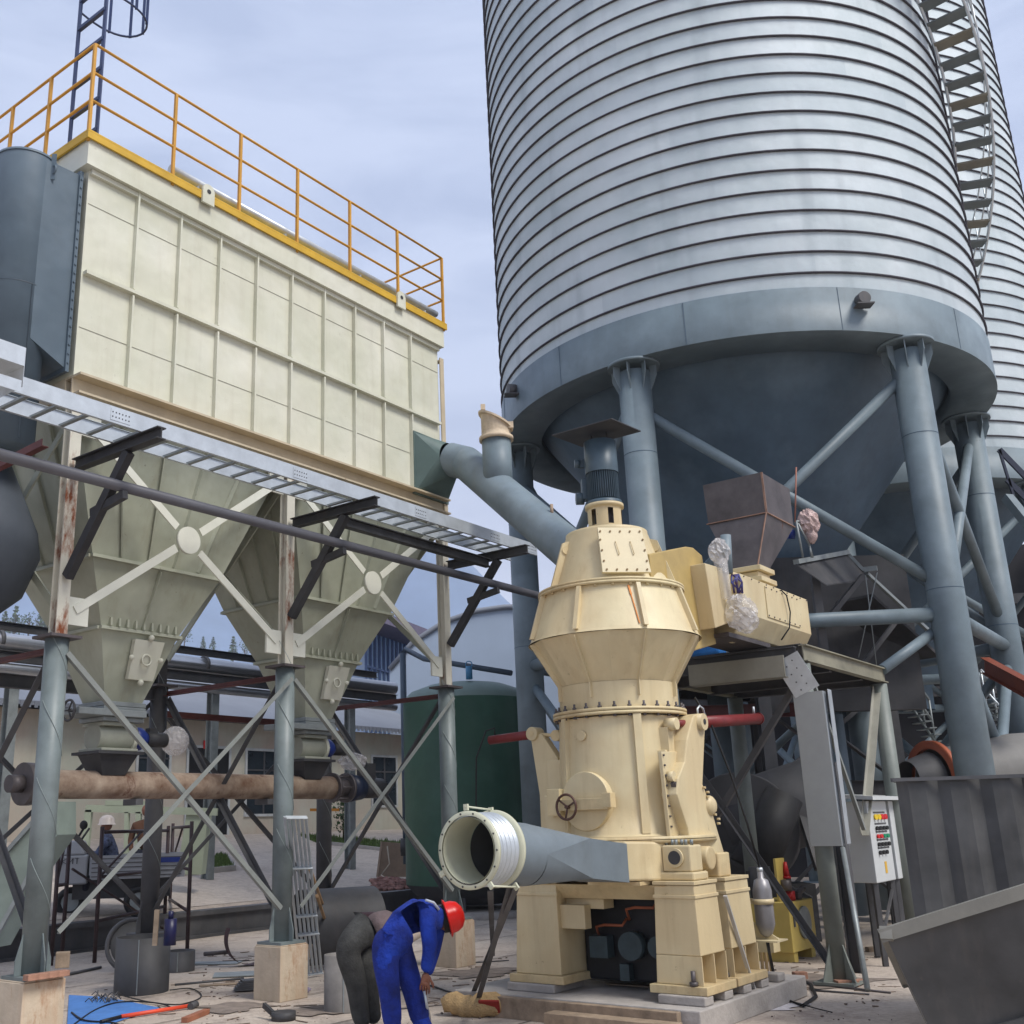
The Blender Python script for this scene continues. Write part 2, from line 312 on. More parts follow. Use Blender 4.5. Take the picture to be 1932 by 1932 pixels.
#@@SETTING
# ================================================================== SETTING
def ground_mat(name, c1, c2, c3, scale):
    m = bpy.data.materials.new(name); m.use_nodes = True; t = m.node_tree; b = t.nodes['Principled BSDF']; b.inputs['Roughness'].default_value = .9
    c = t.nodes.new('ShaderNodeTexCoord')
    def noise(s, d=8, r=.6, st=None):
        n = t.nodes.new('ShaderNodeTexNoise'); n.inputs['Scale'].default_value = s; n.inputs['Detail'].default_value = d; n.inputs['Roughness'].default_value = r
        if st:
            mp_ = t.nodes.new('ShaderNodeMapping'); mp_.inputs['Scale'].default_value = st; t.links.new(c.outputs['Object'], mp_.inputs[0]); t.links.new(mp_.outputs[0], n.inputs['Vector'])
        else: t.links.new(c.outputs['Object'], n.inputs['Vector'])
        return n
    def ramp(n, a, b_, ca, cb):
        r = t.nodes.new('ShaderNodeValToRGB'); r.color_ramp.elements[0].position = a; r.color_ramp.elements[1].position = b_
        r.color_ramp.elements[0].color = ca; r.color_ramp.elements[1].color = cb; t.links.new(n.outputs['Fac'], r.inputs[0]); return r
    a = ramp(noise(scale*.35), .35, .65, rgb(*c1), rgb(*c2))
    m1 = t.nodes.new('ShaderNodeMixRGB'); k1 = ramp(noise(scale*1.7, 10, .75), .5, .66, (0, 0, 0, 1), (1, 1, 1, 1)); m1.inputs[2].default_value = rgb(*c3)
    mul = t.nodes.new('ShaderNodeMath'); mul.operation = 'MULTIPLY'; mul.inputs[1].default_value = .8; t.links.new(k1.outputs[0], mul.inputs[0])
    t.links.new(mul.outputs[0], m1.inputs[0]); t.links.new(a.outputs[0], m1.inputs[1])
    m2 = t.nodes.new('ShaderNodeMixRGB'); m2.blend_type = 'MULTIPLY'; m2.inputs[0].default_value = .55
    k2 = ramp(noise(scale*14, 8, .8), .35, .6, (.45, .42, .4, 1), (1, 1, 1, 1)); t.links.new(m1.outputs[0], m2.inputs[1]); t.links.new(k2.outputs[0], m2.inputs[2])
    t.links.new(m2.outputs[0], b.inputs['Base Color'])
    bp = t.nodes.new('ShaderNodeBump'); bp.inputs['Strength'].default_value = .5; bp.inputs['Distance'].default_value = .03
    t.links.new(noise(scale*9, 10, .7).outputs['Fac'], bp.inputs['Height']); t.links.new(bp.outputs[0], b.inputs['Normal'])
    return m
GND = ground_mat('dusty_concrete_ground', (182, 168, 154), (200, 188, 174), (144, 130, 122), 1.)
ROAD = ground_mat('yard_concrete', (188, 174, 160), (202, 190, 176), (168, 156, 146), .5)
wl0 = L.loc(G(110, 1801, 0)); wl1 = L.loc(G(473, 1755, 0)); WB = (wl0[1]+wl1[1])/2           # kerb wall line, b in the filter frame
mb = MB()                                                              # one ground sheet, out to the horizon, yard raised behind the kerb wall
xs = [-750, -250, -80, -30, -14]+list(np.linspace(-9, 22, 32))+[30, 60, 160, 400, 750]
def gh(b):      # ground height against depth b behind the kerb wall
    if b < WB+.1: return 0.
    if b < WB+11: return .42+(b-WB-.1)*.12
    return .42+10.9*.12
bs = [-600, -200, -60, -20, -12, -8, -5, -3, -1, 1, 3, 5, WB+.05, WB+.12, WB+2, WB+4, WB+7, WB+11, 24, 40, 90, 300, 750]
V = [L.W(a, b, gh(b)+(0 if abs(a) > 25 or abs(b) > 20 else .006*math.sin(a*2.1+b*1.3))) for b in bs for a in xs]
nx = len(xs); mb.add(V, [(j*nx+i, j*nx+i+1, (j+1)*nx+i+1, (j+1)*nx+i) for j in range(len(bs)-1) for i in range(nx-1)], True)
struct(mb.build('ground', GND, loc=(0, 0, 0), recalc=False))
mb = MB()                                                              # concrete road in the yard
def yardpt(a, b, dz=.006): return L.W(a, b, gh(b)+dz)
mb.add([yardpt(a, b, .008) for b in (WB+.5, WB+2, WB+4, WB+7, WB+10.4) for a in (-4, 2, 8, 14, 22)], [(j*5+i, j*5+i+1, (j+1)*5+i+1, (j+1)*5+i) for j in range(4) for i in range(4)])
struct(mb.build('road', ROAD, loc=(0, 0, 0), recalc=False))
mb = MB(); mb.fbox(L, (-6, 14), (WB-.12, WB+.1), (0, .45)); mb.fbox(L, (-6, 14), (WB-.2, WB-.122), (.37, .45)); mb.fbox(L, (-6, 14), (WB-.2, WB-.122), (.0, .05))
tag(mb.build('kerb_beam', STEELD), 'long dark steel channel holding back the raised yard behind the columns', 'kerb')
# hills
def hill(name, dist, az0, az1, base, h, seed, colr, n=90):
    r_ = np.random.default_rng(seed); m_ = mat(name+'_mat', colr, .95, var=.12, scale=.02)
    ph = r_.random(6)*6; mb = MB(); V = []
    for j in range(5):
        for i in range(n+1):
            t = i/n; a = R_(az0+(az1-az0)*t)
            hh = h*(.55+.28*sin(t*4+ph[0])+.14*sin(t*11+ph[1])+.06*sin(t*27+ph[2])+.03*sin(t*61+ph[3]))
            k = j/4; d = dist*(1+.25*k); V.append((d*sin(a), d*cos(a), base+hh*math.sin(k*pi/2)))
    mb.add(V, [(j*(n+1)+i, j*(n+1)+i+1, (j+1)*(n+1)+i+1, (j+1)*(n+1)+i) for j in range(4) for i in range(n)], True)
    return struct(mb.build('hill', m_, loc=(0, 0, 0), recalc=False))
hill('far_hill', 600, -42, 30, -5, 235, 3, (112, 132, 160))  # distance haze is put into this blue base colour as well
hill('near_hill', 300, -48, -8, -3, 92, 8, (84, 104, 78))
#@@FILTER
# ================================================================== FILTER HOUSE (bag filter)
A0, A1, B0, B1 = -3.1, 3.14, 0., 2.4
fh = thing('filter_house', 'big cream panelled dust filter casing with two pyramid hoppers and an ochre roof railing', 'dust filter', L.W(0, 1.2, 6.2))
mb = MB(); mb.fbox(L, (A0, A1), (B0, B1), (6.44, 8.92)); mb.build('casing', CASE, fh)
mb = MB(); mb.fbox(L, (A0-.09, A1+.05), (B0-.10, B1+.1), (8.92, 9.30)); mb.build('roof_box', CASE, fh)
mb = MB(); mb.fbox(L, (A0-.13, A1+.09), (B0-.14, B1+.14), (9.303, 9.325)); mb.fbox(L, (A0-.13, A1+.09), (B0-.14, B0-.115), (9.22, 9.3)); mb.fbox(L, (A0-.13, A0-.105), (B0-.112, B1+.14), (9.22, 9.3)); mb.build('roof_edge', YELE, fh)
mb = MB(); 
for i in range(9):
    a = -2.46+i*.612
    mb.fbox(L, (a-.012, a+.012), (B0-.06, B0-.001), (6.44, 7.60)); mb.fbox(L, (a-.012, a+.012), (B0-.06, B0-.001), (7.68, 8.918))
mb.fbox(L, (A0+.02, A1-.04), (B0-.075, B0-.001), (7.62, 7.66)); mb.fbox(L, (A0+.01, A1), (B0-.05, B0-.001), (8.86, 8.915))
mb.build('stiffener_ribs', CASE, fh)
mb = MB()
for z in (7.0, 8.5):
    mb.fbox(L, (A0+.02, A1-.02), (B0-.006, B0-.001), (z, z+.006))
mb.build('weld_seams', mat('weld_seam', (168, 166, 150), .6), fh)
mb = MB(); mb.fbox(L, (A0-.02, A1+.02), (B0-.16, B0+.1), (6.40, 6.425)); mb.fbox(L, (A0-.02, A1+.02), (B0-.02, B0+.0), (6.22, 6.398)); mb.fbox(L, (A0-.02, A1+.02), (B0-.16, B0+.1), (6.195, 6.218))
mb.fbox(L, (A0-.02, A1+.02), (B1-.1, B1+.1), (6.2, 6.42)); mb.fbox(L, (A0-.02, A0+.1), (B0+.11, B1-.11), (6.2, 6.42)); mb.fbox(L, (A1-.1, A1+.02), (B0+.11, B1-.11), (6.2, 6.42)); mb.build('base_beam', CASER, fh)
for x in (-1.55, 2.1):       # lifting lugs
    mb = MB(); pts = [L.W(x-.09, B0-.17, 9.16), L.W(x+.09, B0-.17, 9.16), L.W(x+.09, B0-.17, 9.34)]+[L.W(x+.09*cos(t), B0-.17, 9.34+.09*sin(t)) for t in np.linspace(.3, pi-.3, 6)]+[L.W(x-.09, B0-.17, 9.34)]
    mb.prism(pts, -BD*-.03); lug = mb.build('lifting_lug', CASE, fh)
    mb = MB(); mb.tube(L.W(x, B0-.175, 9.33), L.W(x, B0-.172, 9.33), .03); mb.build('lug_eye', BLACKS, lug)
# railing
def railing(pts, name='railing'):
    rl = MB()
    for z in (9.33+1.15, 9.33+.77, 9.33+.40):
        for p, q in zip(pts[:-1], pts[1:]): rl.tube(L.W(*p, z), L.W(*q, z), .017, n=8)
    r0 = rl.build('railing', YELR, fh); return r0
ra = [(A0-.1, B0-.1), (A1+.05, B0-.1)]
rail = railing([(A0-.1, 4.4), (A0-.1, B0-.1), (A1+.05, B0-.1), (A1+.05, B1+.1)])
for a in (A0-.1, -2.05, -1.01, .01, 1.05, 2.1, A1+.05):
    MB().bar(L.W(a, B0-.1, 9.2), L.W(a, B0-.1, 10.48), .035, .035, AD).build('railing_post', YELR, rail)
for b in (.78, 1.62, 2.5, 3.4, 4.4): MB().bar(L.W(A0-.1, b, 9.2), L.W(A0-.1, b, 10.48), .035, .035, AD).build('railing_post', YELR, rail)
for b in (1.2, 2.5): MB().bar(L.W(A1+.05, b, 9.3), L.W(A1+.05, b, 10.48), .035, .035, AD).build('railing_post', YELR, rail)
mb = MB(); mb.fbox(L, (A0-.13, -2.2), (B1+.16, 4.5), (9.26, 9.32)); mb.build('walkway_platform', YELR, fh)
mb = MB(); mb.tube(L.W(-1.9, .12, 9.60), L.W(A1+.15, .12, 9.60), .05, n=16); mb.tube(L.W(-1.92, .12, 9.6), L.W(-1.9, .12, 9.6), .06)
for a in (-1.5, 0, 1.5, 3): mb.bar(L.W(a, .12, 9.33), L.W(a, .12, 9.56), .04, .04)
mb.build('air_header_pipe', GALV, fh)
mb = MB(); mb.fbox(L, (A1+.001, A1+.09), (-.05, -.03), (6.2, 8.75)); mb.fbox(L, (A1+.001, A1+.09), (-.029, 2.3), (8.70, 8.72)); mb.build('end_flange', CASER, fh)
# hoppers
for hc in (-1.55, 1.57):
    def lp(z, ha, hb): return [L.W(hc-ha, 1.2-hb, z), L.W(hc+ha, 1.2-hb, z), L.W(hc+ha, 1.2+hb, z), L.W(hc-ha, 1.2+hb, z)]
    mb = MB(); mb.loft4([lp(6.19, 1.5, 1.17), lp(4.68, .88, .75), lp(3.98, .52, .46), lp(3.22, .25, .21)]); hp = mb.build('hopper', HOPG, fh)
    rb = MB()
    for z, ha, hb in ((4.68, .88, .75), (3.98, .52, .46)):
        for s1 in (-1, 1):
            rb.bar(L.W(hc-ha-.03, 1.2+s1*(hb+.025), z), L.W(hc+ha+.03, 1.2+s1*(hb+.025), z), .05, .035)
            rb.bar(L.W(hc+s1*(ha+.025), 1.2-hb, z), L.W(hc+s1*(ha+.025), 1.2+hb, z), .05, .035)
    for k in (-.6, -.2, .2, .6):
        for s1 in (-1, 1):
            rb.bar(L.W(hc+k*1.5, 1.2+s1*1.19, 6.17), L.W(hc+k*.88, 1.2+s1*.77, 4.72), .014, .05)
            rb.bar(L.W(hc+s1*1.52, 1.2+k*1.17, 6.17), L.W(hc+s1*.90, 1.2+k*.75, 4.72), .014, .05)
    for s1 in (-1, 1): rb.bar(L.W(hc, 1.2+s1*.775, 4.64), L.W(hc, 1.2+s1*.48, 4.02), .014, .05)
    rb.build('hopper_ribs', HOPG, hp)
    mb = MB(); dz = lambda t: (.46+.02)*(1-t)+(.22+.02)*t
    pz = lambda a, t: L.W(hc+.1+a, 1.2-(.46*(1-t)+.22*t)-.02, 3.98*(1-t)+3.26*t)
    mb.prism([pz(-.2, .12), pz(.2, .12), pz(.17, .72), pz(-.17, .72)], -BD*.06); dr = mb.build('access_door', CASE, hp)
    mb = MB(); cc = pz(0, .42)-BD*.08
    mb.ring(cc, BD, .06, .012, 16, 6)
    for t in (.08, .76): mb.ball(pz(0, t)-BD*.07, .035)
    for a in (-.2, .2): mb.ball(pz(a, .4)-BD*.07, .03)
    mb.build('door_clamps', CASE, dr)
    mb = MB()
    for i in range(9): mb.box(L.W(hc-.44+i*.11, 1.2-.5, 4.05), (.025, .06, .09), (AD, BD, EZ))
    mb.build('flange_bolts', HOPG, hp)
    # outlet: slide gate and rotary valve (own things)
    g = thing('slide_gate', ('left' if hc < 0 else 'right')+' grey slide gate with handwheel under the '+('first' if hc < 0 else 'second')+' hopper', 'valve', L.W(hc, 1.2, 3.0), 'slide gates under the hoppers')
    mb = MB(); mb.fbox(L, (hc-.28, hc+.28), (.95, 1.45), (3.165, 3.218)); mb.fbox(L, (hc-.62, hc+.26), (.9, 1.4), (3.05, 3.125)); mb.fbox(L, (hc-.28, hc+.28), (.95, 1.45), (3.127, 3.163)); mb.fbox(L, (hc-.27, hc+.27), (.96, 1.44), (3.0, 3.048)); mb.build('gate_body', GALVD, g, bevel=.008)
    mb = MB(); c0 = L.W(hc-.70, .98, 3.085); mb.ring(c0, AD, .11, .014, 24, 6); mb.tube(c0, L.W(hc-.60, .98, 3.085), .018, n=8)
    for k in range(3): t = k*2.09; mb.tube(c0, c0+BD*cos(t)*.11+EZ*sin(t)*.11, .01, n=6)
    mb.build('handwheel', BLACKS, g)
    v = thing('rotary_valve', 'grey-green rotary valve with blue gearbox and '+('ballooning plastic-wrapped motor under the first hopper' if hc < 0 else 'loosely bagged motor under the second hopper'), 'rotary valve', L.W(hc, 1.2, 2.68), 'rotary valves feeding the screw conveyor')
    mb = MB(); mb.tube(L.W(hc-.24, 1.2, 2.84), L.W(hc+.2, 1.2, 2.84), .16, n=32); mb.fbox(L, (hc-.24, hc+.18), (1.0, 1.4), (2.955, 2.997)); mb.fbox(L, (hc-.26, hc+.22), (.98, 1.42), (2.68, 2.71)); mb.build('valve_body', mat('valve_grey_green', (150, 152, 138), .5, var=.1), v, bevel=.006)
    mb = MB(); mb.tube(L.W(hc+.201, 1.2, 2.84), L.W(hc+.25, 1.2, 2.84), .18, n=32)
    for k in range(8): t = k*pi/4; mb.tube(L.W(hc+.251, 1.2+.155*cos(t), 2.84+.155*sin(t)), L.W(hc+.27, 1.2+.155*cos(t), 2.84+.155*sin(t)), .014, n=6)
    mb.build('end_plate', CASE, v)
    mb = MB(); mb.lathe([(.0, 0), (.12, 0), (.135, .05), (.13, .12), (.08, .2), (.0, .2)], L.W(hc+.272, 1.2, 2.84), AD, 24); mb.build('gearbox', BLUEP, v)
    mb = MB(); mb.tube(L.W(hc+.473, 1.2, 2.84), L.W(hc+.75, 1.2, 2.84), .085, n=20); mb.fbox(L, (hc+.5, hc+.62), (1.16, 1.24), (2.9, 2.97)); mb.build('motor', BLACKS, v)
    mb = MB()
    if hc < 0: mb.ball(L.W(hc+.90, 1.2, 2.84), .17, (1, 1, 1), 26, .08, False)
    else: mb.ball(L.W(hc+.85, 1.15, 2.68), .14, (1.4, .9, .8), 20, .35, False)
    mb.build('plastic_wrap', PLAST, v, recalc=False)
    mb = MB(); 
    lp2 = lambda z, ha, hb: [L.W(hc-.02-ha, 1.2-hb, z), L.W(hc-.02+ha, 1.2-hb, z), L.W(hc-.02+ha, 1.2+hb, z), L.W(hc-.02-ha, 1.2+hb, z)]
    mb.loft4([lp2(2.676, .30, .26), lp2(2.645, .30, .26), lp2(2.644, .25, .21), lp2(2.42, .15, .13)]); mb.build('outlet_hood', BLACKS, v)
# screw conveyor
sc = thing('screw_conveyor', 'long horizontal rusty tube screw conveyor running below both hoppers', 'conveyor', L.W(0, 1.2, 2.1))
ZC = 2.32
MB().tube(L.W(-2.5, 1.2, ZC), L.W(2.02, 1.2, ZC), .152, n=28).build('tube', RUST, sc)
mb = MB(); mb.tube(L.W(-2.6, 1.2, ZC), L.W(-2.501, 1.2, ZC), .22, n=24); mb.tube(L.W(-2.75, 1.2, ZC), L.W(-2.601, 1.2, ZC), .09, n=20); mb.build('end_cap', RUSTD, sc); mb = MB(); mb.tube(L.W(2.021, 1.2, ZC), L.W(2.06, 1.2, ZC), .2, n=24); mb.tube(L.W(2.3, 1.2, ZC), L.W(2.34, 1.2, ZC), .2, n=24); mb.tube(L.W(2.061, 1.2, ZC), L.W(2.299, 1.2, ZC), .12, n=20)
for k in range(6): t = k*pi/3; mb.tube(L.W(2.061, 1.2+.17*cos(t), ZC+.17*sin(t)), L.W(2.299, 1.2+.17*cos(t), ZC+.17*sin(t)), .012, n=6)
mb.build('end_flange', RUSTD, sc)
mb = MB(); mb.tube(L.W(2.341, 1.2, ZC), L.W(2.62, 1.2, ZC), .2, .16, n=24); mb.build('gearbox', mat('gearbox_navy', (28, 38, 60), .4), sc)
mb = MB(); mb.tube(L.W(2.621, 1.2, ZC), L.W(3.05, 1.2, ZC), .14, n=24); mb.fbox(L, (2.66, 2.84), (1.1, 1.3), (ZC+.12, ZC+.34)); mb.build('drive_motor', BLACKS, sc)
for a in (-1.2, .8): MB().fbox(L, (a-.05, a+.05), (1.08, 1.32), (ZC-.22, ZC-.153)).build('saddle', STEELD, sc)
# inlet cylinder at the left end and its duct
cy = thing('inlet_duct', 'tall dark blue-grey round duct bolted to the left end of the filter casing', 'duct', L.W(A0-.5, 1.1, 5.0))
cc = L.p1(62, 400, A0-.55); ccl = L.loc(cc)
CX = L.W(A0-.53, .36, 0)
mb = MB(); mb.lathe([(.0, 0), (.32, .0), (.32, 3.3)], CX+EZ*5.55, n=40); mb.lathe([(.33, 0), (.33, .025), (.31, .025), (.31, -.2)], CX+EZ*8.85, n=40); mb.build('shell', DARKB, cy)
mb = MB(); mb.lathe([(.324, 0), (.324, .01), (.32, .01)], CX+EZ*7.3, n=40); mb.lathe([(.324, 0), (.324, .01), (.32, .01)], CX+EZ*6.1, n=40); mb.bar(CX+EZ*5.6-BD*.323, CX+EZ*7.3-BD*.323, .01, .008); mb.build('weld_seams', mat('dark_weld', (52, 62, 70), .6), cy)
mb = MB(); mb.fbox(L, (A0-.10, A0-.06), (.0, .72), (6.45, 8.86)); 
for i in range(22): z = 6.55+i*.105; mb.tube(L.W(A0-.08, -.012, z), L.W(A0-.08, -.001, z), .012, n=6)
mb.build('flange', DARKB, cy)
mb = MB(); mb.hexa([L.W(A0-.5, .04, 6.7), L.W(A0-.101, .03, 6.5), L.W(A0-.101, .69, 6.5), L.W(A0-.5, .67, 6.7), L.W(A0-.5, .045, 8.82), L.W(A0-.101, .03, 8.82), L.W(A0-.101, .69, 8.82), L.W(A0-.5, .67, 8.82)]); mb.build('transition', DARKB, cy)
le = CX-BD*.33+AD*.12; mb = MB(); mb.ring(le+EZ*8.72, AD, .05, .012, 14, 6); mb.bar(le+EZ*8.6, le+EZ*8.92, .05, .015); mb.build('lifting_eye', DARKB, cy)
CK = L.W(A0-.62, .95, 0)
mb = MB(); mb.lathe([(.0, 0.02), (.5, 0), (.8, -.7), (.84, -.95), (.7, -1.35), (.3, -1.7), (.28, -1.75)], CK+EZ*5.5, n=48); mb.build('cyclone_cone', mat('cone_dark', (70, 76, 84), .55, var=.1), cy)

# caged ladder
ld = thing('caged_ladder', 'tall dark blue vertical ladder with hooped safety cage behind the roof railing', 'ladder', L.W(A0+.3, 1.8, 9.3))
LA = A3(*L.W(-2.75, 1.15, 0)); lw = BD*.26
p0 = L.p1(130, 285, -2.95); p1 = L.p1(182, 255, -2.95)
mb = MB()
for p in (p0, p1): mb.bar(p*[1, 1, 0]+EZ*9.33, p*[1, 1, 0]+EZ*13.8, .06, .02, AD)
mb.build('stile', mat('ladder_blue_paint', (52, 66, 104), .5), ld)
for i in range(10): z = 9.6+i*.42; MB().bar(p0*[1, 1, 0]+EZ*z, p1*[1, 1, 0]+EZ*z, .045, .045).build('rung', MATS['ladder_blue_paint'], ld)
mb = MB(); cm = lerp(p0, p1, .5)*[1, 1, 0]
hp_ = lambda t: cm+(p1-p0)*[1, 1, 0]*.5*cos(t)*(1+.55*sin(t))+AD*.72*sin(t)
for z in (11.55, 12.35, 13.15): mb.path([hp_(t)+EZ*z for t in np.linspace(0, pi, 22)], .014, 6)
for t in (.6, 1.1, 1.57, 2.0, 2.5): mb.bar(hp_(t)+EZ*11.53, hp_(t)+EZ*13.7, .035, .01)
mb.build('safety_cage', MATS['ladder_blue_paint'], ld)
# ------------------------------------------------------------------ support frame
sf = thing('support_frame', 'steel support frame of blue-grey pipe columns with rusty cream upper posts and cross braces', 'steel frame', L.W(0, 0, .56))
CA = (-3.06, .0, 3.12)
GB0 = mat('weld_line_pale', (140, 150, 148), .5)
for a in CA:
    for b in (0., 2.4):
        if a == CA[0] and b > 0 and False: continue
        front = b == 0
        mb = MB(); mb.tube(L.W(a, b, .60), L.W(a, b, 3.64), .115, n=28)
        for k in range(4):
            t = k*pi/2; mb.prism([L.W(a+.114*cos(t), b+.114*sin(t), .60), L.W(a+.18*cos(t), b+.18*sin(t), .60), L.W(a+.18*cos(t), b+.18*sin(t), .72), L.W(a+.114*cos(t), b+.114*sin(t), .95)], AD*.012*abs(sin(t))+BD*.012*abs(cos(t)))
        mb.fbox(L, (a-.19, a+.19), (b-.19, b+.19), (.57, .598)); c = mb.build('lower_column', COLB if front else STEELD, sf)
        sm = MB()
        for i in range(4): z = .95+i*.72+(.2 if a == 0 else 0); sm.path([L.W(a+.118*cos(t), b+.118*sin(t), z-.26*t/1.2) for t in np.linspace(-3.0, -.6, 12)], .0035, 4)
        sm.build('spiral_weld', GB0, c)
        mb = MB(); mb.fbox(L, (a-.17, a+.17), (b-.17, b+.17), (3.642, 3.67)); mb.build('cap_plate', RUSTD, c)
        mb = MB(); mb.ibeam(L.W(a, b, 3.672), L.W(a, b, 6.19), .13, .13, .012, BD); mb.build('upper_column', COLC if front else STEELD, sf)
ang = lambda p, q, w=.07, m=None, nm='brace': MB().angle(p, q, w).build(nm, m or COLB, sf)
GB = mat('brace_grey', (132, 136, 132), .5, var=.1, scale=4)
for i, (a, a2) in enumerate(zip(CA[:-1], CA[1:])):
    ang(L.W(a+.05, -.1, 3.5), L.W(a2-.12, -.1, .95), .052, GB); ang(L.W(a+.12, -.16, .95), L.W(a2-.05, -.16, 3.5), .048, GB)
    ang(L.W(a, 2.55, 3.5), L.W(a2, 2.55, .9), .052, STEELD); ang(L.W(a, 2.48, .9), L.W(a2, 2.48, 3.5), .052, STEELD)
    ce = (L.W(a+.16, -.02, 5.95), L.W(a2-.16, -.02, 5.95), L.W(a+.16, -.02, 3.95), L.W(a2-.16, -.02, 3.95)); mid = L.W((a+a2)/2, -.02, 4.93)
    BW = mat('brace_white_cream', (214, 214, 200), .5, var=.06)
    for p in ce: MB().bar(p, lerp(mid, p, .12), .088, .02, BD).build('upper_brace', BW, sf)
    mb = MB(); mb.tube(mid-BD*.02, mid+BD*.02, .155, n=32); mb.build('centre_disc', BW, sf)
    for x, z in ((a+.16, 3.95), (a2-.16, 3.95), (a+.16, 5.95), (a2-.16, 5.95)):
        mb = MB(); s1 = 1 if x < (a+a2)/2 else -1; mb.fbox(L, (x-.075, x+.16) if s1 > 0 else (x-.16, x+.075), (-.015, .015), (z-.15, z+.13)); mb.build('gusset_plate', BW, sf)
for a in CA:
    ang(L.W(a, .12, 3.5), L.W(a, 2.3, .9), .07, STEELD); ang(L.W(a+.05, .12, .9), L.W(a+.05, 2.3, 3.5), .07, STEELD)
    MB().bar(L.W(a+.0, .15, 5.9), L.W(a, 2.25, 4.0), .08, .02, AD).build('upper_brace', HOPG, sf)
    MB().bar(L.W(a+.03, .15, 4.0), L.W(a+.03, 2.25, 5.9), .08, .02, AD).build('upper_brace', HOPG, sf)
    MB().angle(L.W(a, .13, 3.55), L.W(a, 2.27, 3.55), .07).build('tie_beam', REDB, sf)
    # bracket arms towards the tray
    mb = MB(); mb.ibeam(L.W(a, -.1, 5.42), L.W(a, -1.5, 5.42), .1, .12, .012); br = mb.build('bracket_arm', BLACKS, sf)
    mb = MB(); mb.bar(L.W(a, -.1, 4.25), L.W(a, -1.0, 5.35), .08, .1); mb.bar(L.W(a, -.45, 4.84), L.W(a, -.98, 4.92), .06, .08); mb.build('bracket_strut', BLACKS, br)
MB().ibeam(L.W(CA[0], 2.4, 3.55), L.W(CA[1], 2.4, 3.55), .1, .16).build('tie_beam', STEELD, sf)
MB().angle(L.W(CA[1], 2.4, 3.3), L.W(CA[2], 2.4, 3.3), .08).build('tie_beam', REDB, sf)
MB().ibeam(L.W(CA[1], -.9, 5.30), L.W(CA[2]-.1, -.9, 5.30), .1, .12).build('tray_runner', BLACKS, sf)
k = 0
PLAB = {(0, 0): 'large rust-stained concrete pedestal in the front left corner under the nearest column', (1, 0): 'orange rust-stained concrete pedestal under the middle front column beside the leaning grating', (2, 0): 'pinkish concrete pedestal behind the bending worker under the right front column', (1, 1): 'brown concrete pedestal behind the black steel drum', (2, 1): 'concrete pedestal half hidden behind the cut grey tank ring', (0, 1): 'concrete pedestal of the rear left column behind the scaffold'}
for i, a in enumerate(CA):
    for j, b in enumerate((0., 2.4)):
        hs = .21 if j == 0 else .2
        mb = MB(); mb.fbox(L, (a-hs, a+hs), (b-hs, b+hs), (0, .555)); mb.fbox(L, (a-.2, a+.2), (b-.2, b+.2), (.556, .568))
        tag(mb.build('concrete_pedestal', CONC, bevel=.012), PLAB[(i, j)], 'pedestal', 'concrete pedestals under the filter frame')
# pipe and tray
mb = MB(); mb.tube(L.W(-6.5, -.9, 5.02), L.W(4.62, -.9, 5.02), .055, n=20); pp = mb.build('grey_pipe', mat('pipe_grey', (92, 92, 98), .5, var=.08)); tag(pp, 'long thin dark grey pipe on brackets below the cable tray', 'pipe')
tr = thing('cable_tray', 'long galvanised ladder cable tray running under the filter casing', 'cable tray', L.W(0, -1.1, 5.5))
TA0, TA1, tb0, tb1, tz = -6.2, 4.05, -1.25, L.loc(G(133, 812, 5.486))[1], 5.486
TA1 = 3.75
for b in (tb0, tb1):
    mb = MB(); mb.fbox(L, (TA0, TA1), (b-.002, b+.002), (tz, tz+.155))
    mb.fbox(L, (TA0, TA1), (b-.002, b+.03) if b == tb0 else (b-.03, b+.002), (tz-.004, tz-.0005)); mb.fbox(L, (TA0, TA1), (b-.002, b+.02) if b == tb0 else (b-.02, b+.002), (tz+.1555, tz+.159)); mb.build('side_rail', GALV, tr)
mb = MB(); n = int((TA1-TA0)/.3)
for i in range(n): a = TA0+.1+i*.3; mb.fbox(L, (a, a+.045), (tb0+.004, tb1-.004), (tz+.002, tz+.024))
mb.build('rungs', GALVD, tr, kind='stuff')
for a in (-3.35, -1.0, 1.1, 2.7, 3.6):
    mb = MB(); mb.fbox(L, (a-.11, a+.11), (tb0-.007, tb0-.0025), (tz+.02, tz+.135)); sp_ = mb.build('splice_plate', GALV, tr)
    mb = MB()
    for ii in range(6):
        for zz in (.055, .10): mb.tube(L.W(a-.09+ii*.036, tb0-.0075, tz+zz), L.W(a-.09+ii*.036, tb0-.0105, tz+zz), .007, n=6)
    mb.build('splice_bolts', BLACKS, sp_)
# branch trough at the far left (rises at the left edge)
mb = MB(); c0 = L.W(-4.25, tb0, tz)
mb.fbox(L, (-6.2, -4.72), (-1.9, -1.897), (5.43, 5.59)); mb.fbox(L, (-6.2, -4.72), (-1.896, tb0-.02), (5.43, 5.433)); mb.fbox(L, (-4.72, -4.717), (-1.9, tb0-.02), (5.25, 5.59)); mb.fbox(L, (-6.2, -4.73), (-1.9, -1.897), (5.2, 5.3))
tag(mb.build('cable_trough', GALV), 'short stepped galvanised trough joining the tray at the left edge', 'cable tray')
mb = MB(); mb.angle(L.W(-3.95, -.1, 5.15), L.W(-3.95, -1.0, 5.2), .07); tag(mb.build('red_beam', REDB), 'dark red steel beam end at the far left below the tray', 'beam')
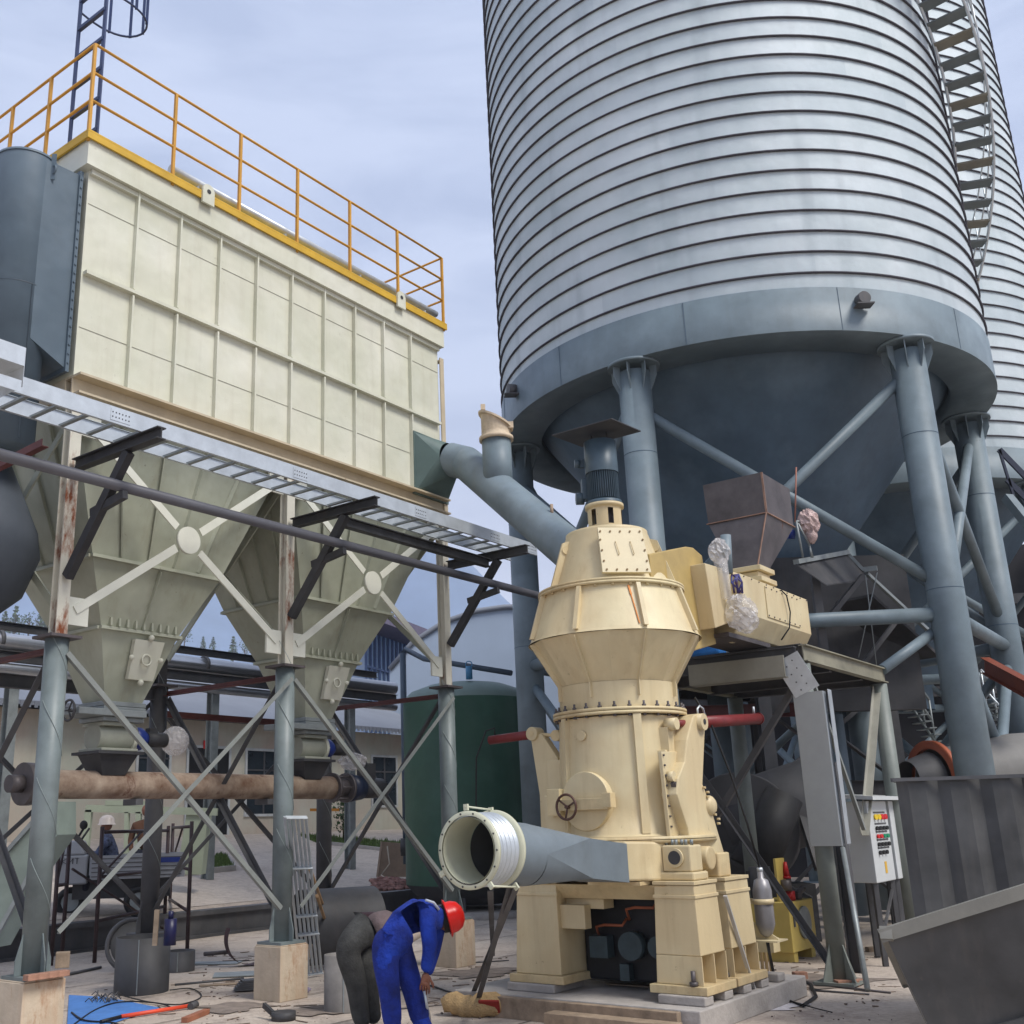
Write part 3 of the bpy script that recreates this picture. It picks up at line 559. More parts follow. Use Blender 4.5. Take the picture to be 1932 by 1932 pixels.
#@@DUCT
# ================================================================== DUCT from filter to mill
dp = thing('outlet_duct', 'blue-grey round duct sloping from the filter casing down to the mill top', 'duct', L.W(2.8, -.5, 5))
e0 = L.W(2.82, -.55, 6.88); 
mb = MB(); mb.fbox(L, (2.43, 3.22), (-.075, -.03), (6.38, 7.34)); fl = mb.build('flange', mat('duct_green_grey', (88, 106, 102), .5, var=.1), dp)
n = 24; l0 = []; l1 = []
elb = Y(872, 885, 11.9)
mouth = L.W(2.82, -.075, 6.86)
dirp = nrm(elb-mouth)
for i in range(n):
    t = 2*pi*i/n; sx, sz = cos(t), sin(t); m_ = max(abs(sx), abs(sz)); l0.append(L.W(2.82+.37*sx/m_, -.076, 6.86+.45*sz/m_))
pa = L.W(2.86, -.40, 6.92)
cr4 = [L.W(2.82+sx*.37, -.076, 6.86+sz*.45) for sx, sz in ((1, 1), (-1, 1), (-1, -1), (1, -1))]
MB().sq2round(cr4, lambda t: pa+AD*.25*cos(t)+EZ*.25*sin(t)).build('square_to_round', mat('duct_green_grey', (88, 106, 102)), dp)
pend = M.W(-.3, .25, 4.5); bend = L.p1(880, 874, 2.88)
mb = MB(); mb.tube(pa, bend, .25, .245, n=32, cap=False); mb.ball(bend, .245, n=32); mb.tube(bend, pend, .245, n=32, cap=False); mb.build('pipe', DUCTG, dp, recalc=False)
bp = lerp(bend, pend, .30)
mb = MB(); x0 = Y(941, 935, bp[1]); mb.tube(x0, x0*[1, 1, 0]+EZ*(Y(938, 832, bp[1])[2]), .2, n=28); mb.build('vent_branch', STEEL, dp)
zc = Y(938, 832, bp[1])[2]; xb = x0*[1, 1, 0]
mb = MB(); mb.lathe([(.2, 0), (.235, .0), (.235, .05), (.2, .06), (.2, .12)], xb+EZ*zc, n=32); VC = mat('vent_dusty_cream', (196, 178, 152), .65, var=.14, scale=6, rust=.25, rustcol=(150, 120, 92), bump=.3)
mb.build('vent_flange', VC, dp)
mb = MB(); k1 = [xb+A3(cos(t)*.2, sin(t)*.2, zc+.12) for t in np.linspace(0, 2*pi, 25)[:-1]]; k2 = [xb+A3(cos(t)*.2, sin(t)*.2, zc+.27-cos(t)*.11) for t in np.linspace(0, 2*pi, 25)[:-1]]
k3 = [xb+A3(cos(t)*.235, sin(t)*.235, zc+.275-cos(t)*.13) for t in np.linspace(0, 2*pi, 25)[:-1]]; k4 = [p+EZ*.03 for p in k3]; mb.loft4([k1, k2, k3, k4]); mb.box(xb+A3(-.17, -.1, zc+.46), (.06, .06, .08)); mb.box(xb+A3(.2, -.1, zc+.19), (.07, .05, .09)); mb.build('explosion_flap', VC, dp)
mb = MB(); q = lerp(bend, pend, .72)+EZ*.25; mb.tube(q, q+EZ*.16, .02, n=8); mb.build('sampling_stub', RUST, dp)
#@@SILO
# ================================================================== SILOS
SC = A3(5.77, 19.3, 0); SR = 4.46
SHADM = mat('silo_under_shade', (72, 92, 108), .55, var=.22, scale=.6, bump=.02, grime=.25, gcol=(66, 70, 84), warp=.04)  # silo paint darkened and blued for the shade under the cone; joints share it
def silo(center, label, top, front=True):
    s = thing('silo', label, 'silo', center, 'corrugated steel silos on pipe legs')
    ns = 128
    MB().lathe([(SR, 9.575), (SR, top), (0, top+1.8)], center, n=ns).build('shell', SILV, s)
    mb = MB(); turns = int((top-9.7)/.3658)
    mb.path([center+A3((SR+.02)*cos(t), (SR+.02)*sin(t), 9.80+.3658*t/(2*pi)-.25) for t in np.linspace(0, turns*2*pi, turns*110)], .0195, 6); mb.build('spiral_seam', SEAM, s, recalc=False)
    mb = MB(); mb.lathe([(SR+.03, 8.84), (SR+.03, 9.57), (SR-.02, 9.572)], center, n=ns); mb.lathe([(SR+.031, 8.838), (3.75, 8.838), (3.75, 9.1)], center, n=ns); 
    sk = mb.build('ring_beam', STEEL, s)
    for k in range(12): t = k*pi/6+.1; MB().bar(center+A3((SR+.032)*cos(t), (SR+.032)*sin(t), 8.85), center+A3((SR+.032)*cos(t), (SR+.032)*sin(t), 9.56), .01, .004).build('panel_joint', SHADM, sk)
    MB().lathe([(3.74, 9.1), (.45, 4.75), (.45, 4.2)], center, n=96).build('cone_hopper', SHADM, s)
    legs = [-187, -127.4, -67, -6.5, 53, 113]
    LP = lambda a, r=4.2: center+A3(r*cos(R_(a)), r*sin(R_(a)), 0)
    for a in legs:
        p = LP(a); mb = MB(); mb.tube(p+EZ*.04, p+EZ*8.70, .26, n=32); mb.tube(p+EZ*.0, p+EZ*.035, .42, n=24); lg = mb.build('leg', STEEL, s)
        mb = MB(); mb.tube(p+EZ*8.79, p+EZ*8.836, .42, n=32)
        for k in range(8):
            t = k*pi/4+.3; u = A3(cos(t), sin(t), 0); mb.prism([p+u*.255+EZ*8.36, p+u*.37+EZ*8.62, p+u*.37+EZ*8.788, p+u*.255+EZ*8.788], A3(-sin(t), cos(t), 0)*.016)
        mb.build('leg_head', STEEL, lg)
        for z in (4.9, 7.3): MB().lathe([(.262, 0), (.264, .006), (.262, .012)], p+EZ*z, n=32).build('weld_ring', SHADM, lg)
    for i in range(6):
        a, b = LP(legs[i]), LP(legs[(i+1) % 6])
        for p, q in ((a+EZ*8.1, b+EZ*4.95), (b+EZ*8.4, a+EZ*4.7)):
            d = nrm(q-p); MB().tube(p+d*.25, q-d*.25, .085, n=20).build('brace', STEEL, s)
        for z in (4.55,): MB().tube(a+EZ*z, b+EZ*z, .11, n=20).build('tie', STEEL, s)
        if i != 1:
            for p, q in ((a+EZ*4.3, b+EZ*.9), (b+EZ*4.3, a+EZ*.9)): MB().tube(p, q, .085, n=20).build('brace', STEEL, s)
    return s, LP, legs
S1, LP, LEGS = silo(SC, 'large near galvanised spiral silo with a grey ring beam standing on pipe legs', 26)
# lamp brackets on ring beam
for az in (-80, -163):
    p = SC+A3((SR+.035)*cos(R_(az)), (SR+.035)*sin(R_(az)), 9.33); o = A3(cos(R_(az)), sin(R_(az)), 0)
    mb = MB(); mb.tube(p+o*.02, p+o*.16, .1, n=16); mb.box(p+o*.1-EZ*.11, (.26, .2, .02)); tag(mb.build('lifting_boss', STEELD), 'dark lifting boss on the '+('front' if az == -80 else 'left edge')+' of the silo ring beam', 'bracket')
S2, LP2, _ = silo(A3(11.75, 27.0, 0), 'farther galvanised silo behind the large one at the right edge', 26)
# stair winding around the near silo on the right
st = thing('silo_stair', 'steel stair treads with thin handrails winding up the right side of the near silo', 'stair', SC+A3(4.5, 0, 11))
HR = MB()
N_T = 54; tr_ang = []
for i in range(N_T):
    z = 11.2+i*.27; a = R_(11.6-3.3*i); tr_ang.append((a, z))
    o = A3(cos(a), sin(a), 0); t = A3(-sin(a), cos(a), 0)
    c = SC+o*(SR+.42)+EZ*z
    MB().box(c, (.64, .27, .035), (o, t, EZ)).build('tread', mat('tread_grey', (104, 110, 110), .6) if i % 3 else mat('tread_dusty', (124, 118, 104), .6), st)
for rr in (SR+.1, SR+.76):
    HR.path([SC+A3(rr*cos(a), rr*sin(a), z-.05) for a, z in tr_ang], .03, 6)
for dz in (.55, 1.05): HR.path([SC+A3((SR+.78)*cos(a), (SR+.78)*sin(a), z+dz) for a, z in tr_ang], .017, 6)
for a, z in tr_ang[::2]: p = SC+A3((SR+.78)*cos(a), (SR+.78)*sin(a), z); HR.tube(p-EZ*.05, p+EZ*1.05, .015, n=6)
HR.build('handrail', GALV, st)
#@@MILL
# ================================================================== MILL
ml = thing('vertical_mill', 'tall cream-yellow vertical grinding mill with a double-cone separator and grey top motor', 'grinding mill', M.W(0, 0, .28))
AX = M.W(0, 0, 0)
FZ = .28
# frame / pedestal block: z .28 - 1.2
e = (M.e1, M.e2, EZ)
H1, H2 = 1.035, .76
def foot(a0, a1, b0, b1, fronts):
    hx = lambda x0, x1, z0_, z1_, t0, t1: [M.W(x0-.03*t0, b0-.03*t0, z0_), M.W(x1+.03*t0, b0-.03*t0, z0_), M.W(x1+.03*t0, b1+.03*t0, z0_), M.W(x0-.03*t0, b1+.03*t0, z0_), M.W(x0-.03*t1, b0-.03*t1, z1_), M.W(x1+.03*t1, b0-.03*t1, z1_), M.W(x1+.03*t1, b1+.03*t1, z1_), M.W(x0-.03*t1, b1+.03*t1, z1_)]
    mb = MB()
    if fronts: mb.hexa(hx(a0, a1, .60, 1.2, .7, 0)); mb.hexa(hx(a0, a1-.16, FZ+.075, .599, 1, .7))
    else: mb.hexa(hx(a0, a1, FZ+.075, 1.2, 1, 0))
    f = mb.build('pedestal_leg', CREAM, ml, bevel=.008)
    mb = MB(); mb.fbox(M, (a0-.08, a1+.08), (b0-.08, b1+.08), (FZ, FZ+.073)); mb.build('base_plate', CREAMD, f, bevel=.006)
    mb = MB(); mb.fbox(M, (a0-.014, a1+.014), (b0-.014, b1+.014), (1.085, 1.115)); mb.fbox(M, (a0-.012, a1+.012), (b0-.012, b1+.012), (1.203, 1.235)); mb.build('trim_band', CREAM, f, bevel=.004)
    if fronts:
        mb = MB()
        for k in (.0, .5, 1.): bb = b0-.02+(b1-b0+.04)*k; mb.fbox(M, (a1-.155, a1+.026), (bb-.007, bb+.007), (FZ+.076, .598))
        mb.build('web_plates', CREAM, f)
        mb = MB(); mb.tube(M.W(a0+.35, b0-.055, FZ+.075), M.W(a0+.35, b0-.055, FZ+.2), .022, n=10); mb.tube(M.W(a0+.35, b0-.055, FZ+.075), M.W(a0+.35, b0-.055, FZ+.11), .04, n=6); mb.build('anchor_bolt', RUSTD, f)
    return f
foot(-H1+.08, -H1+.55, -H2+.09, -H2+.55, False)
foot(.6, H1-.03, -H2+.09, -H2+.56, True)
foot(.6, H1-.03, -H2+.76, -H2+1.30, True)
foot(-H1+.08, -H1+.55, H2-.5, H2-.08, False)
mb = MB(); mb.hexa([M.W(-H1+.5, -H2+.2, 1.06), M.W(.62, -H2+.2, 1.06), M.W(.62, H2-.2, 1.06), M.W(-H1+.5, H2-.2, 1.06), M.W(-H1+.2, -H2+.08, 1.198), M.W(.72, -H2+.08, 1.198), M.W(.72, H2-.2, 1.198), M.W(-H1+.2, H2-.2, 1.198)]); mb.build('cross_beam', CREAMD, ml)
mb = MB(); mb.fbox(M, (-.45, .58), (-.25, .6), (FZ, 1.058)); mb.build('gearbox', mat('gearbox_black', (24, 26, 30), .5, var=.3, scale=6), ml, bevel=.03)
mb = MB(); mb.tube(M.W(.15, -.27, .62), M.W(.15, -.40, .62), .13, n=24); mb.tube(M.W(.44, -.27, .62), M.W(.44, -.40, .62), .10, n=24); mb.fbox(M, (-.3, -.1), (-.4, -.27), (.5, .7)); mb.fbox(M, (.0, .1), (-.36, -.27), (.3, .45)); mb.build('oil_filter', mat('pump_teal', (56, 72, 78), .35, var=.3), ml)
mb = MB()
for a, z in ((.1, .95), (-.25, .78)): mb.path([M.W(a, -.28, z-.1), M.W(a, -.33, z), M.W(a+.1, -.34, z+.02), M.W(a+.3, -.34, z+.02), M.W(a+.32, -.28, z+.08)], .014, 8)
mb.build('copper_pipe', mat('copper_rust', (150, 84, 56), .5), ml)
mb = MB(); mb.fbox(M, (-.55, -.2), (-.62, -.5), (.78, 1.0)); mb.fbox(M, (-.5, -.05), (-.5, -.3), (.96, 1.055)); mb.build('side_box', CREAM, ml, bevel=.006)
# base drum / volute
mb = MB(); mb.lathe([(.82, 1.24), (.82, 1.62)], AX, n=56); mb.build('base_drum', CREAM, ml)
mb = MB(); mb.lathe([(.82, 1.575), (.88, 1.575), (.88, 1.6)], AX, n=56); mb.lathe([(.88, 1.607), (.88, 1.632), (.74, 1.632)], AX, n=56); fl_ = mb.build('base_flange', CREAMD, ml)
mb = MB()
vol = [M.W(.30, -.95, 1.25), M.W(.30, -.95, 1.62), M.W(.42, -.93, 1.62), M.W(.62, -.85, 1.24), M.W(.45, -.93, 1.22)]
mb.hexa([M.W(.05, -.98, 1.25), M.W(.50, -.98, 1.25), M.W(.80, -.2, 1.22), M.W(-.2, -.3, 1.22), M.W(.05, -.98, 1.60), M.W(.50, -.98, 1.60), M.W(.78, -.2, 1.57), M.W(-.2, -.3, 1.57)])
mb.build('volute_inlet', CREAM, ml, bevel=.02)
mb = MB(); mb.fbox(M, (.0, .56), (-.86, -.1), (1.205, 1.238)); mb.build('volute_base', CREAMD, ml)
# main body
bodyp = [(.76, 1.634), (.70, 1.66), (.68, 1.9), (.64, 2.80)]
mb = MB(); mb.lathe(bodyp, AX, n=64); bd = mb.build('body', CREAM, ml)
mb = MB()
mb.lathe([(.62, 2.815), (.70, 2.815), (.70, 2.845), (.62, 2.845)], AX, n=64); mb.lathe([(.62, 2.852), (.70, 2.852), (.70, 2.882), (.62, 2.882)], AX, n=64); bf = mb.build('body_flange', CREAMD, ml)
mb = MB()
for k in range(28): t = 2*pi*k/28; p = AX+A3(.668*cos(t), .668*sin(t), 0); mb.tube(p+EZ*2.883, p+EZ*2.94, .012, n=6); mb.tube(p+EZ*2.883, p+EZ*2.905, .022, n=6); mb.tube(p+EZ*2.79, p+EZ*2.814, .018, n=6)
mb.build('flange_bolts', RUSTD, bf, kind='stuff')
mb = MB(); mb.lathe([(.62, 2.884), (.625, 3.15)], AX, n=64); mb.build('neck_band', CREAM, ml)
# polygonal lower cone (12 sided look), upper cone
mb = MB(); mb.lathe([(.63, 3.151), (.915, 3.62)], AX, n=14, smooth=False); mb.build('lower_cone', CREAM, ml)
mb = MB(); mb.lathe([(.925, 3.622), (.90, 3.655), (.745, 4.13)], AX, n=56); mb.build('upper_cone', CREAM, ml)
for k in range(8):
    t = 2*pi*k/8+.18; o = A3(cos(t), sin(t), 0); tt = A3(-sin(t), cos(t), 0)
    MB().prism([AX+o*.90+EZ*3.66, AX+o*.945+EZ*3.66, AX+o*.80+EZ*4.125, AX+o*.73+EZ*4.125], tt*.045).build('cone_rib', CREAM, ml)
    MB().prism([AX+o*.61+EZ*3.0, AX+o*.66+EZ*3.0, AX+o*.66+EZ*3.15, AX+o*.94+EZ*3.6, AX+o*.88+EZ*3.6, AX+o*.61+EZ*3.15], tt*.012).build('neck_rib', CREAM, ml)
for t in (R_(-88), R_(-160), R_(30)):
    o = A3(cos(t), sin(t), 0); tt = A3(-sin(t), cos(t), 0); MB().prism([AX+o*.67+EZ*1.66, AX+o*.72+EZ*1.66, AX+o*.69+EZ*2.81, AX+o*.63+EZ*2.81], tt*.08).build('body_rib', CREAM, ml)
mb = MB(); p0_ = AX+A3(.760*cos(R_(-85)), .760*sin(R_(-85)), 4.10); p1_ = AX+A3(.902*cos(R_(-82)), .902*sin(R_(-82)), 3.68)
mb.bar(p0_, p1_, .012, .006); mb.bar(p0_, lerp(p0_, p1_, .25), .022, .008); mb.build('rust_drip', mat('rust_drip_orange', (206, 130, 62), .6, var=.1), ml)
mb = MB(); mb.lathe([(.70, 4.133), (.79, 4.133), (.79, 4.160), (.68, 4.160)], AX, n=56); mb.lathe([(.70, 4.165), (.79, 4.165), (.79, 4.188), (.66, 4.188)], AX, n=56)
uf = mb.build('separator_flange', CREAMD, ml)
mb = MB()
for k in range(26): t = 2*pi*k/26; p = AX+A3(.76*cos(t), .76*sin(t), 0); mb.tube(p+EZ*4.11, p+EZ*4.132, .016, n=6)
mb.build('flange_bolts', CREAMD, uf, kind='stuff')
mb = MB(); mb.lathe([(.66, 4.189), (.45, 4.81), (.45, 4.835), (.0, 4.84)], AX, n=48); mb.build('top_cone', CREAM, ml)
# hatch plate on the cone
hd = nrm(A3(.12, -1, 0)); ht = A3(-hd[1], hd[0], 0)*-1; ht = nrm(np.cross(EZ, hd))*1
nn = nrm(hd*.95+EZ*.31)
def hp3(x, z, off=0.): r = .66-(z-4.189)*.338+.03+off; return AX+hd*r+ht*x+EZ*z
mb = MB(); mb.prism([hp3(-.27, 4.24), hp3(.25, 4.24), hp3(.24, 4.77), hp3(-.24, 4.77)], nn*.03); hh = mb.build('hatch_plate', mat('hatch_pale', (206, 192, 156), .45, var=.05), ml, bevel=.004)
mb = MB()
for x in np.linspace(-.22, .21, 5):
    for z in (4.28, 4.73): mb.tube(hp3(x, z, .03), hp3(x, z, .045), .011, n=6)
for z in np.linspace(4.38, 4.63, 3):
    for x in (-.235, .225): mb.tube(hp3(x, z, .03), hp3(x, z, .045), .011, n=6)
mb.build('plate_bolts', mat('bolt_ochre', (140, 116, 82), .5), hh)
for x in (-.07, .09): MB().path([hp3(x-.004, 4.61, .032), hp3(x-.006, 4.60, .05), hp3(x+.008, 4.46, .05), hp3(x+.006, 4.45, .032)], .005, 6).build('plate_handle', CREAMD, hh)
for t in (R_(200), R_(20), R_(-25)):      # lifting ears
    o = A3(cos(t), sin(t), 0); tt = A3(-sin(t), cos(t), 0)
    mb = MB(); mb.prism([AX+o*.62+EZ*4.19, AX+o*.73+EZ*4.19, AX+o*.56+EZ*4.70, AX+o*.44+EZ*4.74], tt*.03); ea = mb.build('lifting_ear', CREAM, ml)
    mb = MB(); p = AX+o*.53+EZ*4.62; mb.tube(p-tt*.015, p+tt*.045, .045, n=16); mb.build('ear_boss', CREAMD, ea)
# neck
mb = MB()
for k in range(6):
    t = 2*pi*k/6+.2; o = A3(cos(t), sin(t), 0); tt = A3(-sin(t), cos(t), 0)
    n_ = 5
    V = []; 
    for j in range(n_+1):
        a_ = t-.36+.72*j/n_; V += [AX+A3(.19*cos(a_), .19*sin(a_), 4.845), AX+A3(.19*cos(a_), .19*sin(a_), 5.105)]
    mb.add(V, [(2*j, 2*j+2, 2*j+3, 2*j+1) for j in range(n_)], True)
mb.lathe([(.19, 5.105), (.19, 5.135), (.215, 5.135), (.215, 5.175), (.0, 5.175)], AX, n=36); mb.lathe([(.24, 4.841), (.24, 4.860), (.185, 4.860), (.19, 4.925)], AX, n=36); mb.build('motor_neck', CREAM, ml, recalc=False)
mb = MB(); mb.tube(AX+EZ*4.845, AX+EZ*5.125, .12, n=16); mb.build('coupling', RUSTD, ml)
mb = MB(); mb.lathe([(.2, 5.177), (.2, 5.215), (.16, 5.215)], AX, n=32); mb.lathe([(.0, 5.217), (.150, 5.217), (.150, 5.565), (0, 5.565)], AX, n=40)
for k in range(44): t = 2*pi*k/44; o = A3(cos(t), sin(t), 0); mb.prism([AX+o*.149+EZ*5.235, AX+o*.178+EZ*5.235, AX+o*.178+EZ*5.545, AX+o*.149+EZ*5.545], A3(-sin(t), cos(t), 0)*.006)
mo = mb.build('top_motor', MOTG, ml)
mb = MB(); mb.lathe([(.186, 5.547), (.186, 5.565), (.182, 5.925), (.0, 5.935)], AX, n=40); mb.build('fan_hood', MOTG, mo)
mb = MB(); tb = M.W(-.24, -.02, 5.305); mb.tube(tb, tb+M.e1*-.0+A3(-.09, 0, 0), .07, n=16); mb.box(tb+A3(.03, 0, .1), (.1, .14, .24)); mb.box(tb+A3(-.0, 0, .42), (.05, .06, .1)); mb.tube(tb+A3(-.02, 0, .42), tb+A3(-.08, 0, .42), .05, n=12); mb.build('terminal_box', MOTG, mo)
pz_ = 6.005; cq = [Y(1061, 810, AX[1]-.25), Y(1174, 795, AX[1]+.1), Y(1209, 832, AX[1]-.1), Y(1135, 842, AX[1]-.45)]
cpl = [A3(M.W(-.42, -.05, 6.035)[0], M.W(-.42, -.05, 6.035)[1], 6.045)]
mb = MB(); mb.prism([M.W(-.42, -.34, 6.025), M.W(.36, -.34, 6.025), M.W(.36, .34, 6.065), M.W(-.42, .34, 6.065)], EZ*.012); mb.build('rain_cover', BLACKS, mo)
mb = MB(); 
for k in (-.1, .1): mb.tube(M.W(k, 0, 5.935), M.W(k, 0, 6.035), .01, n=6)
mb.build('cover_stay', BLACKS, mo)
# roller arms (right side, left side)
def arm(pin, prof, side, nm):
    pass
def on1(z_pts, c): return [M.p1(u, v, c) for u, v in z_pts]
zz3 = lambda x, y: ((1550+x*.3364)/1.59, (2050+y*.3364)/1.59)
c_arm = .80
prof = [zz3(*p) for p in ((1560, 345), (1580, 285), (1635, 268), (1690, 285), (1712, 345), (1680, 420), (1690, 560), (1700, 830), (1800, 1000), (1845, 1300), (1865, 1560), (1840, 1620), (1740, 1640), (1690, 1560), (1570, 1480), (1545, 1350), (1490, 1150), (1440, 1040), (1430, 940), (1560, 880), (1590, 700), (1545, 560))]
prof = [zz3(*p) for p in ((1560, 345), (1580, 285), (1635, 268), (1690, 285), (1712, 345), (1680, 430), (1660, 900), (1720, 1050), (1790, 1300), (1850, 1500), (1840, 1620), (1740, 1640), (1690, 1500), (1560, 1480), (1530, 1300), (1470, 1120), (1430, 990), (1440, 850), (1500, 700), (1520, 500))]
mb = MB(); mb.prism(on1(prof, c_arm), M.e1*-.17); ra = mb.build('rocker_arm', CREAM, ml, bevel=.012)
pin = M.p1(*zz3(1635, 345), c_arm)
mb = MB(); mb.tube(pin-M.e1*.24, pin+M.e1*.05, .085, n=24); mb.build('arm_pin_boss', CREAM, ra)
mb = MB(); mb.tube(pin+M.e1*.051, pin+M.e1*.054, .03, n=16); mb.build('pin_hole', BLACKS, ra)
mb = MB()
for k in range(9):
    t = k/8; p = lerp(M.p1(*zz3(1640, 930), c_arm), M.p1(*zz3(1770, 1250), c_arm), t)+M.e2*(.05+.04*(k % 2)); mb.tube(p, p+M.e1*.03, .013, n=6)
mb.build('arm_bolts', CREAMD, ra)
mb = MB(); pc = M.p1(*zz3(1720, 1090), c_arm); mb.lathe([(.0, .045), (.06, .045), (.09, .02), (.10, 0)], pc+M.e2*.02, M.e1, 20); mb.build('cover_cap', CREAM, ra)
# hydraulic rams (red)
r_end = M.p1(1430, 1355, c_arm-.1)
r_end = M.p1(1430, 1356, c_arm-.1); dd = nrm(r_end-(pin-M.e1*.1)); rl = np.linalg.norm(r_end-(pin-M.e1*.1))
mb = MB(); mb.tube(pin-M.e1*.1, r_end, .062, n=24); hr = mb.build('hydraulic_ram', REDP, ml)
pe = r_end
mb = MB(); mb.tube(pin-M.e1*.1-dd*.42, pin-M.e1*.1-dd*.02, .035, n=16); mb.tube(pe, pe+dd*.02, .07, n=24); mb.build('ram_rod', REDP, hr)
mb = MB(); mb.path([pin-M.e1*.1+dd*.18+EZ*.06, pin-M.e1*.1+dd*.18+EZ*.14, pin-M.e1*.1+dd*.24+EZ*.17, pin-M.e1*.1+dd*.32+EZ*.14, pin-M.e1*.1+dd*.36+EZ*.02], .011, 8); mb.tube(pe-dd*.1+EZ*.06, pe-dd*.1+EZ*.14, .014, n=8); mb.build('ram_fitting', GALV, hr)
mb = MB(); eye = pin-M.e1*.1-dd*.45; mb.tube(eye-M.e1*.06, eye+M.e1*.06, .06, n=20); mb.fbox(M, (M.loc(eye)[0]-.2, M.loc(eye)[0]-.02), (M.loc(eye)[1]-.06, M.loc(eye)[1]+.06), (eye[2]-.3, eye[2]-.03)); mb.build('ram_eye', CREAM, ml)
# left ram
lp_ = M.p2(1010, 1385, -.1)
mb = MB(); d2 = -M.e1*.97+M.e2*.0+EZ*-.02; mb.tube(lp_, lp_+nrm(M.p2(944, 1394, -.1)-lp_)*.62, .05, n=20); hl = mb.build('hydraulic_ram', REDP, ml)
mb = MB(); mb.tube(lp_-M.e2*.08, lp_+M.e2*.08, .075, n=20); mb.prism([M.p2(1000, 1385, -.15), M.p2(1022, 1385, -.15), M.p2(1052, 1430, -.15), M.p2(1056, 1600, -.15), M.p2(1022, 1600, -.15), M.p2(1018, 1500, -.15)], M.e2*.12)
mb.build('rocker_arm', CREAM, ml, bevel=.008)
mb = MB(); e2_ = M.p2(1052, 1388, -.1); mb.tube(e2_-M.e2*.05, e2_+M.e2*.05, .06, n=16); mb.tube(lp_, e2_, .02, n=10); mb.tube(lp_-M.e2*.082, lp_-M.e2*.085, .03, n=12); mb.build('ram_eye', CREAMD, ml)
mb = MB(); hs = lp_+nrm(M.p2(944, 1394, -.1)-lp_)*.55
mb.path([hs+EZ*.05, hs+EZ*.13, hs+A3(-.1, 0, .1), hs+A3(-.22, .0, -.2), hs+A3(-.24, 0, -.7), hs+A3(-.18, 0, -1.3), hs+A3(-.1, 0, -1.6)], .009, 6); mb.build('hydraulic_hose', BLK, ml)
# roller doors: left bolted box, right slanted frame
mb = MB(); mb.fbox(M, (-.72, -.45), (-.35, .35), (1.65, 2.42)); mb.fbox(M, (-.60, -.35), (-.62, -.3), (1.68, 2.05)); mb.build('left_roller_box', CREAM, ml, bevel=.008)
mb = MB(); mb.fbox(M, (.45, .66), (-.32, .32), (1.68, 2.45)); mb.build('right_roller_box', CREAM, ml, bevel=.01)
mb = MB(); pl = [zz3(1295, 610), (zz3(1400, 600)), zz3(1350, 900), zz3(1480, 1385), zz3(1375, 1385)]
mb.prism([M.p1(*p, .70) for p in (zz3(1290, 608), zz3(1500, 608), zz3(1490, 690), zz3(1400, 760), zz3(1370, 860), zz3(1470, 1260), zz3(1530, 1390), zz3(1375, 1390))], -M.e1*.04); fr_ = mb.build('slanted_frame', CREAM, ml, bevel=.006)
mb = MB()
for t in np.linspace(0, 1, 9): p = lerp(M.p1(*zz3(1305, 640), .70), M.p1(*zz3(1385, 1370), .70), t); mb.tube(p, p+M.e1*.015, .011, n=6)
mb.build('frame_bolts', RUSTD, fr_)
mb = MB(); p = M.p1(*zz3(1380, 830), .74); mb.tube(p-M.e1*.03, p+M.e1*.03, .05, n=18); mb.build('frame_eye', CREAM, fr_)
mb = MB(); mb.bar(M.p1(*zz3(1400, 880), .76), M.p1(*zz3(1500, 1260), .76), .05, .05); mb.build('push_rod', RUSTD, ml)
# round inspection door with handwheel (front-left)
ddir = nrm(M.p2(1113, 1510, -.62)-AX*[1, 1, 0]-EZ*0); ddir = nrm(A3(ddir[0], ddir[1], 0)); dt = nrm(np.cross(EZ, ddir)); dc = AX+ddir*.675+EZ*1.98
mb = MB(); mb.tube(dc-ddir*.06, dc+ddir*.03, .285, n=48); dr = mb.build('inspection_door', CREAM, ml, bevel=.006)
mb = MB(); mb.box(dc+ddir*.06-EZ*.03, (.62, .05, .11), (dt, ddir, EZ)); mb.box(dc+ddir*.05+dt*.30, (.10, .09, .14), (dt, ddir, EZ)); mb.box(dc+ddir*.03-dt*.36, (.16, .1, .26), (dt, ddir, EZ)); mb.build('door_bar', CREAMD, dr, bevel=.004)
mb = MB(); wc = dc+ddir*.13-dt*.16-EZ*.05; mb.ring(wc, ddir, .12, .013, 28, 8)
for k in range(3): t = k*2.09+.4; mb.tube(wc-ddir*.02, wc+dt*cos(t)*.12+EZ*sin(t)*.12, .010, n=6)
mb.tube(wc-ddir*.08, wc+ddir*.01, .018, n=10); mb.build('handwheel', mat('wheel_rust_brown', (84, 58, 48), .5), dr)
mb = MB()
pb = AX+ddir*.65+dt*-.02+EZ*2.62; mb.tube(pb, pb+ddir*.03, .05, n=16); mb.build('blank_flange', CREAM, ml)
